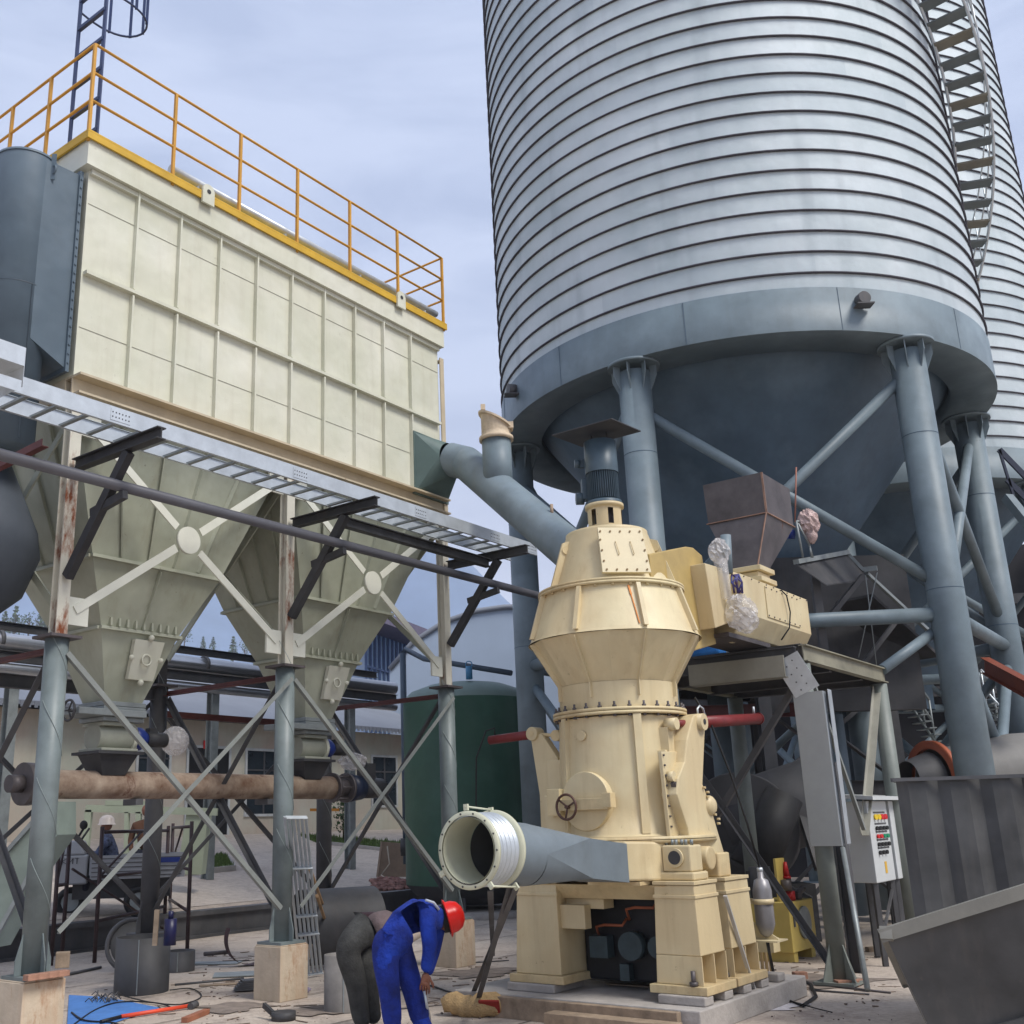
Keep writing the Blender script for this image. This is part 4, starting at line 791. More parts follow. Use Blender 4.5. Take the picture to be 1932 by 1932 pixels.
# bearing blocks on right front pedestal
brg = MB(); brg.fbox(M, (.62, .98), (-.60, -.28), (1.237, 1.31)); brg.fbox(M, (.66, .95), (-.57, -.32), (1.312, 1.55)); brg.build('bearing_block', CREAM, ml, bevel=.015)
mb = MB(); p = M.W(.8, -.572, 1.44); mb.tube(p, p-M.e2*.03, .085, n=24); p2_ = M.W(.8, -.603, 1.44); mb.build('bearing_cap', CREAM, ml)
mb = MB(); mb.tube(p2_, p2_-M.e2*.004, .062, n=24); mb.build('bearing_bore', BLACKS, ml)
mb = MB()
for k in range(6): mb.tube(M.W(.68+k*.05, -.5+.02*(k % 2), 1.551), M.W(.68+k*.05, -.5+.02*(k % 2), 1.60), .016, n=8)
mb.build('bearing_bolts', GALVD, ml)
mb = MB(); mb.fbox(M, (.66, .95), (.02, .3), (1.237, 1.46)); mb.tube(M.W(.5, -.12, 1.42), M.W(.95, -.12, 1.42), .11, n=24); mb.build('bearing_block', CREAMD, ml, bevel=.015)
# plinth and timber under the mill
mb = MB(); mb.fbox(M, (-1.55, 1.12), (-1.0, 1.5), (0, .2)); 
for k in range(5): mb.fbox(M, (.62, 1.08), (-.8+k*.42, -.62+k*.42), (.201, .278))
mb.fbox(M, (-1.05, -.5), (-.78, -.2), (.201, .278)); mb.fbox(M, (-1.05, -.5), (.2, .72), (.201, .278))
tag(mb.build('machine_plinth', CONG, bevel=.012), 'low grey concrete machine plinth below the cream mill', 'plinth')
mb = MB(); mb.fbox(M, (-.3, 1.0), (-1.28, -1.1), (0, .12)); mb.fbox(M, (-1.1, .95), (-1.1, -1.02), (0, .19)); tag(mb.build('timber_plank', WOOD, bevel=.006), 'weathered formwork planks along the front edge of the mill plinth', 'plank')
#@@DUCT2
# ------------------------------------------------------------------ air inlet duct with bellows
AE = M.W(.27, -1.0, 1.43)
ad = thing('air_inlet_duct', 'grey tapering air duct entering the mill base with a cream bellows on its open mouth', 'duct', M.W(.27, -2.2, .5))
mc = M.p1(848, 1604, .27); mloc = M.loc(mc)
ym = M.loc(M.p1(883, 1604, .27))[1]; zm = M.p1(883, 1604, .27)[2]
ax2 = M.e2
C = lambda t: M.W(.27, ym+t, zm+(1.43-zm)*t/abs(ym+1.0))
rm = .30
mb = MB(); mb.lathe([(rm-.035, 0), (rm+.0, 0), (rm+.0, .03), (rm-.035, .03), (rm-.035, 0)], C(0), ax2, 56); be = mb.build('bellows', CREAMB, ad, recalc=False)
mb = MB(); pr_ = [(rm-.04, .03)]
for k in range(5): z = .05+k*.055; pr_ += [(rm-.045, z), (rm-.012, z+.012), (rm-.012, z+.03), (rm-.045, z+.042)]
pr_ += [(rm-.045, .34)]
mb.lathe(pr_, C(0), ax2, 56); mb.build('bellows_folds', GALV, be, recalc=False)
mb = MB(); mb.lathe([(rm-.04, .34), (rm+.005, .34), (rm+.005, .37), (rm-.04, .37)], C(0), ax2, 56); mb.build('rear_flange', CREAMB, be, recalc=False)
mb = MB(); mb.lathe([(rm-.048, .001), (rm-.052, .36)], C(0), ax2, 56); mb.build('liner', CREAMB, be, recalc=False)
mb = MB()
for k in range(14): t = 2*pi*k/14; xx, yy, _d = frame_of(ax2); p = C(0)+xx*cos(t)*(rm-.017)+yy*sin(t)*(rm-.017); mb.tube(p, p-ax2*.006, .008, n=6)
mb.build('flange_holes', BLACKS, be)
for t in (pi/2+.05, -pi/2+.65, -pi/2-1.0):
    xx = nrm(np.cross(ax2, EZ)); rd = xx*cos(t)+EZ*sin(t); tn = xx*-sin(t)+EZ*cos(t)
    mb = MB(); mb.box(C(.015)+rd*(rm+.03), (.04, .05, .02), (tn, rd, ax2)); mb.box(C(.355)+rd*(rm+.03), (.04, .05, .02), (tn, rd, ax2)); mb.tube(C(-.0)+rd*(rm+.035), C(.37)+rd*(rm+.035), .008, n=8); mb.build('tie_rod', CREAMB, be)
LD = abs(ym+1.0); n = 32; xx = nrm(np.cross(ax2, EZ))
circ_ = lambda t, r: [C(t)+xx*cos(2*pi*i/n)*r+EZ*sin(2*pi*i/n)*r for i in range(n)]
def rect_(t, ha, hz):
    o = []
    for i in range(n): a = 2*pi*i/n; sx, sz = cos(a), sin(a); m_ = max(abs(sx), abs(sz)); o.append(C(t)+xx*ha*sx/m_+EZ*hz*sz/m_)
    return o
mb = MB(); mb.tube(C(.37), C(LD*.36), rm-.045, n=40, cap=False); yy_ = nrm(np.cross(ax2, xx))*-1
rc4 = lambda t, ha, hz, dz=0.: [C(t)+xx*ha*sx+EZ*(hz*sz+dz) for sx, sz in ((1, 1), (-1, 1), (-1, -1), (1, -1))]
mb.sq2round(rc4(LD*.74, .20, .17), lambda t: C(LD*.36)+xx*(rm-.045)*cos(t)+EZ*(rm-.045)*sin(t)); mb.loft4([rc4(LD*.74, .20, .17), rc4(LD, .26, .17, -.02)], False)
mb.build('duct_body', mat('duct_slate', (112, 122, 128), .5, var=.1, scale=3, bump=.05), ad)
mb = MB(); mb.lathe([(rm-.055, .36), (.0, .62)], C(0), ax2, 32); mb.build('inner_damper', BLK, ad, recalc=False)
# leaning support legs
feet = (G(893, 1868, .2), G(903, 1879, .2))
for nm_, p, q in (('a', C(.28)-EZ*.28, G(928, 1792, .2)), ('b', C(.55)-EZ*.25, G(903, 1876, .2)), ('c', C(.5)-EZ*.25+xx*.1, G(893, 1864, .2))):
    q = M.W(*M.loc(q)[:2], .2)
    q = {'a': G(930, 1800, .2), 'b': G(903, 1878, .2), 'c': G(893, 1868, .2)}[nm_]
    q = lerp(q, p*[1, 1, 0]+EZ*.2, .0)
    o = MB().angle(p, q, .05).build('duct_prop', STEELD); tag(o, {'a': 'upright steel prop under the bellows mouth', 'b': 'thin leaning steel angle prop crossing below the bellows', 'c': 'rusty leaning angle prop nearest the bending worker'}[nm_], 'prop')
#@@FEEDER
# ================================================================== FEEDER PLATFORM
pf = thing('platform', 'raised steel platform on pipe posts carrying the cream feeder', 'platform', M.W(.6, 3.5, 0))
PZ = 3.62
mb = MB(); mb.ibeam(M.W(1.22, 2.3, PZ), M.W(1.22, 5.4, PZ), .1, .2, .014); mb.ibeam(M.W(-1.0, 2.3, PZ), M.W(-1.0, 5.4, PZ), .1, .2, .014); mb.build('long_beam', mat('beam_dusty', (138, 134, 116), .6, var=.2, scale=2, rust=.05), pf)
mb = MB()
for b in (2.26, 3.4, 4.6, 5.43): mb.ibeam(M.W(-1.0, b, PZ-.02), M.W(1.15, b, PZ-.02), .1, .2, .014)
mb.build('cross_beam', STEELD, pf)
mb = MB(); mb.fbox(M, (-1.0, 1.2), (2.3, 5.4), (PZ+.104, PZ+.114)); mb.build('deck_plate', STEELD, pf)
for k, (a, b) in enumerate(((1.16, 2.37), (1.16, 5.3), (-.95, 2.4), (-.95, 5.3))):
    mb = MB(); mb.tube(M.W(a, b, .05), M.W(a, b, PZ-.12), .10 if b < 3 else .11, n=24)
    for j in range(4): t = j*pi/2+.4; u = A3(cos(t), sin(t), 0); mb.prism([M.W(a, b, .05)+u*.1, M.W(a, b, .05)+u*.24, M.W(a, b, .1)+u*.22, M.W(a, b, .42)+u*.1], A3(-sin(t), cos(t), 0)*.015)
    mb.fbox(M, (a-.22, a+.22), (b-.22, b+.22), (.02, .048)); mb.build('post', mat('post_grey', (120, 126, 120), .5, var=.12, scale=3), pf)
def br(p, q, m=GB, w=.06): return MB().angle(p, q, w).build('brace', m, pf)
br(M.W(1.18, 2.6, 3.35), M.W(1.16, 3.85, 1.6), w=.045); br(M.W(1.16, 5.2, 3.45), M.W(1.16, 3.85, 1.55), mat('brace_pale', (160, 158, 146), .5), .09)
br(M.W(1.1, 2.4, .15), M.W(-.9, 2.4, 3.3), STEELD, .07); br(M.W(-.9, 2.45, .8), M.W(1.05, 2.45, 3.3), STEELD, .07)
MB().tube(M.W(1.22, 5.35, 3.7), Y(1765, 1190, 15.6), .075, n=16).build('strut', STEEL, pf)
# lean pole by the post
mb = MB(); mb.tube(G(1637, 1868, .02), Y(1590, 1600, 13.4), .03, n=12); tag(mb.build('leaning_pole', GALVD), 'thin grey pole leaning against the near platform post', 'pole')
mb = MB(); mb.ibeam(G(1618, 1835, 0.0), G(1618, 1835, 0.0)+EZ*2.4, .14, .14, .012, BD); tag(mb.build('steel_upright', STEELD), 'dark steel upright just behind the near platform post', 'post')
# feeder
C1 = .92
fd = thing('screw_feeder', 'cream box-shaped screw feeder lying on the platform', 'feeder', M.W(.5, 2.8, PZ+.1))
mb = MB(); sec = lambda b: [M.W(.35, b, 4.35), M.W(C1, b, 4.35), M.W(C1, b, 3.99), M.W(.80, b, 3.82), M.W(.48, b, 3.82), M.W(.35, b, 3.99)]
sec = lambda b: [M.W(.38, b, 4.48), M.W(C1, b, 4.48), M.W(C1, b, 4.02), M.W(.78, b, 3.80), M.W(.5, b, 3.80), M.W(.38, b, 4.02)]
mb.loft4([sec(1.4), sec(3.55)]); fb = mb.build('feeder_trough', CREAM, fd, bevel=.008)
mb = MB(); mb.prism([M.W(C1+.001, 2.1, 4.44), M.W(C1+.001, 3.15, 4.44), M.W(C1+.001, 3.15, 4.06), M.W(C1+.001, 2.1, 4.06)], M.e1*.012); hc_ = mb.build('hatch_cover', CREAM, fb, bevel=.003)
mb = MB()
for b in np.linspace(2.12, 3.12, 7):
    for z in (4.42, 4.08): mb.tube(M.W(C1+.013, b, z), M.W(C1+.022, b, z), .01, n=6)
for b in np.linspace(1.5, 3.5, 10): mb.tube(M.W(C1+.001, b, 4.46), M.W(C1+.012, b, 4.46), .008, n=6)
mb.build('hatch_bolts', RUSTD, hc_)
mb = MB(); mb.path([M.W(C1+.02, 2.6, 4.46), M.W(C1+.05, 2.68, 4.4), M.W(C1+.05, 2.74, 4.2), M.W(C1+.03, 2.7, 4.0), M.W(C1-.05, 2.6, 3.85)], .009, 6); mb.build('feeder_cable', BLK, fd)
mb = MB(); mb.prism([M.p1(u, v, .8) for u, v in ((1330, 1062), (1398, 1083), (1405, 1165), (1350, 1185))], -M.e1*.4); mb.build('bearing_housing', CREAM, fd, bevel=.01)
CG = .62
mb = MB(); mb.prism([M.p1(u, v, CG) for u, v in ((1225, 1045), (1295, 1031), (1308, 1033), (1325, 1048), (1352, 1215), (1310, 1228), (1240, 1210))], -M.e1*.22)
gg = mb.build('drive_guard', mat('guard_ochre_cream', (178, 154, 98), .5, var=.1), fd, bevel=.012)
mb = MB(); mb.fbox(M, (-.1, .38), (.75, 1.6), (3.78, 4.40)); mb.build('gear_unit', CREAM, fd, bevel=.03)
mb = MB()
for b in (1.6, 2.5, 3.3): mb.fbox(M, (.62, .66), (b, b+.08), (PZ+.115, 3.9))
mb.build('support_foot', CREAM, fd)
mb = MB(); mb.fbox(M, (.3, .8), (1.2, 2.4), (3.74, 3.79)); mb.build('motor_base', RUSTD, fd)
tb_ = M.p2(1335, 1228, 5.3); mb = MB(); mb.box(tb_, (.5, .3, .16), (M.e1, M.e2, EZ)); tag(mb.build('blue_tarp', mat('tarp_blue', (50, 130, 210), .5, var=.15, bump=.5), bevel=.04), 'bright blue folded tarp glimpsed between mill and platform', 'tarp')
def bag(c, r, sc, label, jit=.3, m=PLAST):
    mb = MB(); mb.ball(c, r, sc, 24, jit, False); mb.ball(np.asarray(c)+A3(.05, -.02, -r*.5), r*.75, sc, 18, jit, False); return mb
b1 = Y(1395, 1155, M.W(C1+.15, 1.4, 0)[1]); mb = bag(b1, .19, (1, .8, 1.0), '')
tag(mb.build('plastic_bag', PLAST, recalc=False), 'crumpled clear plastic bag tied round the motor hanging on the cream feeder', 'plastic bag')
b2 = Y(1357, 1040, M.W(C1+.0, 1.2, 0)[1]); mb = MB(); mb.ball(b2, .13, (.9, .8, 1.1), 22, .3, False); mb.tube(b2+A3(0, 0, -.1), b2+A3(.03, 0, -.55), .08, .06, n=14); tag(mb.build('plastic_sleeve', PLAST, recalc=False), 'upright plastic-sleeved motor standing at the feeder drive end', 'wrapped motor')
mb = MB(); mb.tube(Y(1373, 1082, b2[1]+.1), Y(1369, 1010, b2[1]+.1), .06, n=16); tag(mb.build('air_cylinder', STEEL), 'short blue-grey cylinder beside the plastic-sleeved motor', 'cylinder')
mb = MB(); pw = Y(1388, 1100, b2[1]+.1)
for k in range(7): mb.path([pw+A3(random.uniform(-.06, .06), 0, .1), pw+A3(random.uniform(-.08, .08), -.03, 0), pw+A3(random.uniform(-.05, .08), 0, -.12)], .012, 6)
tag(mb.build('cable_bundle', mat('cable_red', (150, 52, 40), .5, var=.5, col2=(60, 80, 150), scale=12)), 'tangle of red and blue cables at the feeder end', 'cables')
# rusty hopper
rh = thing('feed_hopper', 'rust-brown square feed hopper with tapered bottom above the feeder', 'hopper', M.W(.5, 2.4, 4.5))
def sq(z, a0, a1, b0, b1): return [M.W(a0, b0, z), M.W(a1, b0, z), M.W(a1, b1, z), M.W(a0, b1, z)]
hN = M.loc(M.p1(1436, 892, .93)); hL = M.loc(M.p2(1326, 918, hN[1])); hR = M.loc(M.p1(1489, 919, .93)); a_l, b_n, b_f, zt_h = hL[0], hN[1], hR[1], (hN[2]+hL[2]+hR[2])/3
zs_h = M.loc(M.p1(1447, 968, .93))[2]; hb_n = M.loc(M.p1(1429, 1066, .82)); hb_l = M.loc(M.p2(1382, 1067, hb_n[1])); hb_f = M.loc(M.p1(1450, 1066, .82)); zb_h = hb_n[2]
sB = (hb_l[0], .82, hb_n[1], max(hb_f[1], hb_n[1]+.25))
mb = MB(); mb.loft4([sq(zt_h, a_l, .93, b_n, b_f), sq(zs_h, a_l+.02, .93, b_n+.01, b_f-.02)], False); mb.loft4([sq(zs_h-.002, a_l+.02, .93, b_n+.01, b_f-.02), sq(zb_h, *sB)], False); hpb = mb.build('hopper_shell', RUSTD, rh)
mb = MB(); mb.bar(M.W(.935, b_n, zt_h), M.W(.935, b_n+.01, zs_h), .025, .012, AD); mb.bar(M.W(.94, b_n, zs_h), M.W(.94, b_f, zs_h), .02, .012); mb.bar(M.W(a_l, b_n, zs_h), M.W(.93, b_n, zs_h), .02, .012); mb.bar(M.W(.935, b_n, zs_h), M.W(.825, sB[2], zb_h), .018, .012); mb.build('corner_angle', mat('angle_rust', (150, 118, 100), .6, var=.3, rust=.2), hpb)
mb = MB(); 
for dz, g_ in ((0, .05), (-.07, .0), (-.14, .06)): mb.loft4([sq(zb_h-.004+dz, sB[0]-g_, sB[1]+g_, sB[2]-g_, sB[3]+g_), sq(zb_h-.066+dz, sB[0]-g_, sB[1]+g_, sB[2]-g_, sB[3]+g_)])
mb.build('outlet_flange', CREAM, rh, bevel=.006)
rp = Y(1500, 985, 15.2); mb = MB(); mb.tube(rp, rp+A3(.12, 0, .85), .012, n=6); tag(mb.build('thin_rod', mat('rod_rust', (150, 100, 84), .6)), 'thin rust-pink rod sticking up beside the feed hopper', 'rod')
b3 = Y(1525, 985, 15.3); mb = MB(); mb.ball(b3, .17, (.9, .8, 1.1), 22, .35, False); mb.ball(b3+A3(.02, 0, -.2), .09, (1, 1, 1.4), 12, .3); tag(mb.build('plastic_bag', mat('plastic_pinkish', (196, 170, 164), .3, var=.3, scale=8, bump=.9), recalc=False), 'pinkish plastic-wrapped drive motor beside the hanging steel walkway', 'wrapped motor')
mb = MB(); mb.tube(b3+A3(-.1, 0, .02), rp, .02, n=8); mb.tube(rp+A3(.02, 0, 0), Y(1515, 1052, 15.3), .016, n=8); mb.tube(rp+A3(.04, 0, -.02), Y(1528, 1030, 15.3), .014, n=8); mb.tube(Y(1528, 1030, 15.3), Y(1531, 1052, 15.3), .014, n=8); mb.tube(Y(1522, 1012, 15.3), Y(1534, 1052, 15.3), .014, n=8); tag(mb.build('motor_stand', GALVD), 'thin angle-iron stand under the pinkish wrapped motor', 'stand')
mb = MB(); mb.tube(Y(1486, 1008, 15.5), Y(1498, 1008, 15.5), .07, n=16); tag(mb.build('blue_drive', BLUEP), 'small blue gear drive in the shade right of the feed hopper', 'gearbox')
# hanging walkway/inclined belt gallery right of the feeder
gl = thing('inclined_gallery', 'dark inclined steel gallery hanging under the silo right of the feeder', 'conveyor gallery', Y(1600, 1100, 16.5))
g0, g1, g2, g3 = Y(1502, 1060, 15.2), Y(1598, 1042, 16.6), Y(1768, 1205, 17.4), Y(1540, 1210, 16.0)
mb = MB(); mb.bar(g0, g1, .09, .07); mb.bar(g1, Y(1630, 1076, 16.5), .05, .05); mb.bar(Y(1630, 1075, 16.5), Y(1655, 1072, 16.4), .05, .08); mb.bar(Y(1635, 1082, 16.5), g2, .06, .05); mb.build('gallery_rim', GALVD, gl)
g4 = Y(1640, 1088, 16.5); mb = MB(); mb.prism([g0-EZ*.05, g1-EZ*.05, g4-EZ*.05, Y(1560, 1105, 15.4)], EZ*.02); mb.box(lerp(g4, g2, .5)+A3(-.1, .5, -.25), (.7, np.linalg.norm(g2-g4), .05), frame_of(g2-g4)[0:1]+(frame_of(g2-g4)[2], frame_of(g2-g4)[1])); mb.fbox(WF, (g0[0]+.15, g2[0]-.2), (g2[1]+.3, g2[1]+.5), (3.4, 6.0)); mb.build('gallery_panel', BLACKS, gl)
mb = MB(); mb.bar(Y(1628, 1086, 16.2), Y(1552, 1180, 16.0), .09, .07); mb.bar(Y(1700, 1160, 16.4), Y(1600, 1290, 16.2), .07, .06); mb.bar(Y(1536, 1080, 15.7), Y(1560, 1270, 15.9), .12, .08); mb.build('gallery_strut', STEELD, gl)
for u, v, u2, v2 in ((1633, 1085, 1655, 1265), (1655, 1080, 1620, 1240)):
    tag(MB().tube(Y(u, v, 16.1), Y(u2, v2, 16.1), .008, n=6).build('hanging_rope', GALVD), 'thin rope hanging '+('straight' if u == 1633 else 'slantwise')+' from the dark gallery', 'rope')
# vertical cable trunking
tk = thing('cable_trunking', 'pale galvanised cable trunking dropping from the platform edge with a bolted elbow', 'cable trunking', G(1555, 1600, 1.5))
y_t = 12.5; TD = nrm(A3(.84, -.54, 0)); TB = nrm(A3(.54, .84, 0))
tp0, tp1 = Y(1540, 1305, y_t), Y(1540, 1597, y_t)
tq = Y(1541, 1450, y_t)
tcx = tq*[1, 1, 0]
mb = MB(); 
mb.box(tcx+EZ*((tp0[2]+tp1[2])/2)-TB*.0, (.33, .004, tp0[2]-tp1[2]), (TD, TB, EZ)); mb.box(tcx+EZ*((tp0[2]+tp1[2])/2)+TD*.167+TB*.05, (.004, .1, tp0[2]-tp1[2]), (TD, TB, EZ)); mb.box(tcx+EZ*((tp0[2]+tp1[2])/2)-TD*.167+TB*.05, (.004, .1, tp0[2]-tp1[2]), (TD, TB, EZ)); mb.build('cover', mat('trunking_grey', (158, 160, 158), .5, .15, var=.05, scale=3), tk)
mb = MB()
for k in (.02, .06, .10): mb.box(tcx+EZ*((tp0[2]+tp1[2])/2)+TD*(.172)+TB*k, (.008, .018, tp0[2]-tp1[2]), (TD, TB, EZ))
mb.box(tcx+EZ*((tp0[2]+tp1[2])/2+.02)+TD*.22+TB*.12, (.17, .004, tp0[2]-tp1[2]), (TB, TD, EZ)); mb.build('return_flange', GALV, tk)
e0_ = tcx+EZ*(tp0[2]-.0); et = Y(1482, 1240, y_t)
mb = MB(); mb.bar(e0_+EZ*.0, et, .31, .01, -TB); el = mb.build('elbow_plate', GALV, tk)
mb = MB()
for i in range(4):
    for s1 in (-.07, .07): p = lerp(e0_, et, .15+.22*i)+TD*s1*.5-TB*.008+EZ*s1*.5; mb.tube(p, p-TB*.008, .009, n=6)
mb.build('elbow_bolts', STEELD, el)
mb = MB(); h0 = M.p2(1480, 1256, 2.1); h1 = M.p2(1300, 1275, 2.1); mb.bar(h0, h1, .02, .25, EZ); mb.bar(h0+M.e2*.1-EZ*.125, h1+M.e2*.1-EZ*.125, .15, .01, EZ); mb.build('horizontal_run', mat('run_dusty', (150, 148, 136), .5, .2, var=.1), tk)
# far right frame etc
#@@YARD
# ================================================================== TANK
TC = G(893, 1725, 0)*[1, 1, 0]; rT = 118/2012.*np.hypot(TC[0], TC[1])*1.0; TC = TC+nrm(TC*[1, 1, 0])*0
tk2 = thing('storage_tank', 'tall dark green cylindrical tank with a dusty domed top between the filter frame and mill', 'tank', TC)
zt = Y(893, 1325, TC[1])[2]
mb = MB(); mb.lathe([(rT, .62), (rT, zt)], TC, n=64); mb.build('shell', TANKG, tk2)
mb = MB(); mb.lathe([(rT, zt), (rT*.98, zt+.09), (rT*.88, zt+.22), (rT*.6, zt+.36), (rT*.3, zt+.42), (0, zt+.44)], TC, n=64); mb.build('dome', TANKT, tk2)
mb = MB(); mb.lathe([(0, .18), (rT*.5, .22), (rT*.85, .4), (rT, .62)], TC, n=64); mb.build('bottom_head', BLACKS, tk2)
mb = MB()
for k in range(6): t = k*pi/3+.3; p = TC+A3(cos(t), sin(t), 0)*rT*.8; mb.bar(p, p+EZ*.45, .15, .1)
mb.build('support_leg', STEELD, tk2)
mb = MB(); mb.lathe([(rT+.1, 0), (rT+.1, .12), (0, .12)], TC, n=48); tag(mb.build('tank_base', CONG), 'round concrete base slab under the green tank', 'base')
# tank side ladder pipe (left)
# ================================================================== BACKGROUND BUILDINGS
BB = 17.05
zg = gh(BB)
bw = thing('long_building', 'long pale single-storey building with grey overhanging eaves behind the yard', 'building', L.W(12, BB, zg))
mb = MB(); mb.fbox(L, (-6, 24), (BB, BB+9), (zg, 5.05)); mb.build('wall', WALLW, bw)
mb = MB(); mb.hexa([L.W(-6.4, BB-.7, 5.06), L.W(24.4, BB-.7, 5.06), L.W(24.4, BB+4.5, 6.9), L.W(-6.4, BB+4.5, 6.9), L.W(-6.4, BB-.7, 5.18), L.W(24.4, BB-.7, 5.18), L.W(24.4, BB+4.5, 7.02), L.W(-6.4, BB+4.5, 7.02)]); mb.hexa([L.W(-6.4, BB+4.5, 6.9), L.W(24.4, BB+4.5, 6.9), L.W(24.4, BB+9.7, 5.06), L.W(-6.4, BB+9.7, 5.06), L.W(-6.4, BB+4.5, 7.02), L.W(24.4, BB+4.5, 7.02), L.W(24.4, BB+9.7, 5.18), L.W(-6.4, BB+9.7, 5.18)]); mb.build('roof', ROOFG, bw)
mb = MB()
for i in range(150): a = -6.2+i*.2; mb.fbox(L, (a, a+.1), (BB-.72, BB-.702), (5.0, 5.16))
mb.build('eave_corrugation', ROOFG, bw, kind='stuff')
FRW = mat('window_frame_white', (196, 198, 196), .5)
def opening(u0, v0, u1, v1, name, door=False):
    p = L.loc(L.p2(u0, v0, BB-.03)); q = L.loc(L.p2(u1, v1, BB-.03)); a0, a1 = p[0], q[0]; z1, z0 = p[2], q[2]
    mb = MB(); w_ = .08
    mb.fbox(L, (a0-w_, a0), (BB-.05, BB-.001), (z0-w_, z1+w_)); mb.fbox(L, (a1, a1+w_), (BB-.05, BB-.001), (z0-w_, z1+w_)); mb.fbox(L, (a0, a1), (BB-.05, BB-.001), (z1, z1+w_)); mb.fbox(L, (a0, a1), (BB-.05, BB-.001), (z0-w_, z0)); f = mb.build(name, FRW, bw)
    mb = MB(); mb.fbox(L, (a0, a1), (BB-.02, BB-.002), (z0, z1)); mb.build('door_leaf' if door else 'pane', BLK if door else GLASSD, f)
    mb = MB(); mb.fbox(L, ((a0+a1)/2-.03, (a0+a1)/2+.03), (BB-.045, BB-.021), (z0, z1)); mb.fbox(L, (a0, a1), (BB-.046, BB-.0211), (z0+(z1-z0)*.68, z0+(z1-z0)*.68+.05)); mb.build('mullion', STEELD, f)
opening(357, 1410, 428, 1575, 'door', True); opening(467, 1416, 528, 1535, 'window'); opening(703, 1428, 748, 1519, 'window')
opening(262, 1418, 318, 1460, 'window')
mb = MB(); p = L.loc(L.p2(385, 1400, BB-.08)); mb.fbox(L, (p[0], p[0]+.42), (BB-.08, BB-.052), (p[2]-.2, p[2]+.05)); mb.build('red_sign', mat('sign_red', (214, 44, 40), .5), bw)
# curved-roof pale blue hall
cb = thing('curved_roof_hall', 'pale blue-grey metal hall with a gently curved roof behind the tank', 'building', Y(860, 1400, 55))
yb = 46.; 
def arc(y): return [Y(u, v, y) for u, v in ((735, 1300), (735, 1265), (780, 1213), (840, 1175), (900, 1155), (950, 1148), (1010, 1146), (1060, 1150), (1060, 1300))]
mb = MB(); fr = arc(yb); frz = [A3(p[0], p[1], p[2]) for p in fr]; frz[0][2] = 1.; frz[-1][2] = 1.
mb.prism(frz, A3(6, 20, 0)); mb.build('hall_shell', ROOFB, cb)
mb = MB(); mb.path([A3(*p)+A3(0, -.05, .05) for p in frz[1:-1]], .12, 6); mb.build('roof_trim', ROOFG, cb)
# glass office block
gb = thing('glass_office', 'blue glass curtain-walled office block with a dark overhanging roof slab', 'building', Y(730, 1290, 55))
p0, p1 = Y(688, 1190, 50), Y(790, 1205, 56); zb = 3.; ztp = p0[2]
nrmv = nrm(np.cross(p1-p0, EZ)*[1, 1, 0]); inn = -nrmv if nrmv[1] < 0 else nrmv
p1 = A3(p1[0], p1[1], ztp); 
mb = MB(); mb.prism([A3(p0[0], p0[1], 1), A3(p1[0], p1[1], 1), p1, p0], inn*3); mb.build('glass_wall', GLASSB, gb)
mb = MB(); d = nrm(p1-p0); mb.prism([p0-d*1.2-inn*1.6+EZ*.02, p1+d*.8-inn*1.6+EZ*.02, p1+d*.8+inn*3.4+EZ*.02, p0-d*1.2+inn*3.4+EZ*.02], EZ*.5); mb.build('roof_slab', mat('roof_slab_dark', (96, 88, 104), .6), gb)
mb = MB(); ln = np.linalg.norm(p1-p0)
for i in range(14): q = p0+d*ln*i/13-inn*.06; mb.bar(A3(q[0], q[1], 5.5), q, .12, .1)
for zz in (7.8, 9.0): mb.bar(A3(p0[0], p0[1], zz)-inn*.05, A3(p1[0], p1[1], zz)-inn*.05, .1, .1)
mb.build('mullions', mat('mullion_navy', (72, 92, 128), .5), gb)
mb = MB(); mb.prism([A3(p0[0], p0[1], 5.3)-inn*.5-d*1, A3(p1[0], p1[1], 5.3)-inn*.5+d*1.5, A3(p1[0], p1[1], 5.3)+inn*2+d*1.5, A3(p0[0], p0[1], 5.3)+inn*2-d], EZ*-1.3); mb.build('base_band', ROOFG, gb)
# ------------------------------------------------------------------ pipe rack along the back
RB = 9.5
rk = thing('pipe_rack', 'elevated rack of long silver insulated pipes on grey steel posts across the yard', 'pipe rack', L.W(4, RB, .8))
zr = lambda u, v: L.loc(L.p2(u, v, RB))
t1 = zr(100, 1222)
zp = t1[2]
mb = MB(); mb.tube(L.W(-9, RB, zp), L.W(13, RB, zp), .17, n=24); mb.build('insulated_pipe', mat('silver_cladding', (190, 192, 196), .28, .85, var=.06), rk)
mb = MB(); mb.tube(L.W(-9, RB+.5, zp+.1), L.W(13, RB+.5, zp+.1), .1, n=16); mb.tube(L.W(-9, RB-.05, zp-.5), L.W(13, RB-.05, zp-.5), .1, n=16); mb.build('thin_pipe', MATS['silver_cladding'], rk)
mb = MB(); mb.ibeam(L.W(-9, RB-.1, zp-.28), L.W(13, RB-.1, zp-.28), .12, .2); mb.ibeam(L.W(-9, RB+.6, zp+.42), L.W(13, RB+.6, zp+.42), .12, .16); mb.build('rack_beam', BLACKS, rk)
for a in (-7, -2.5, 2.1, 7.0, 11.5):
    mb = MB(); mb.ibeam(L.W(a, RB+.2, gh(RB)), L.W(a, RB+.2, zp-.5), .2, .2, .012, BD); mb.build('rack_post', GALVD, rk)
    mb = MB(); mb.tube(L.W(a-.5, RB, zp+.03), L.W(a-.42, RB, zp+.03), .185, n=20); mb.build('pipe_strap', STEELD, rk)
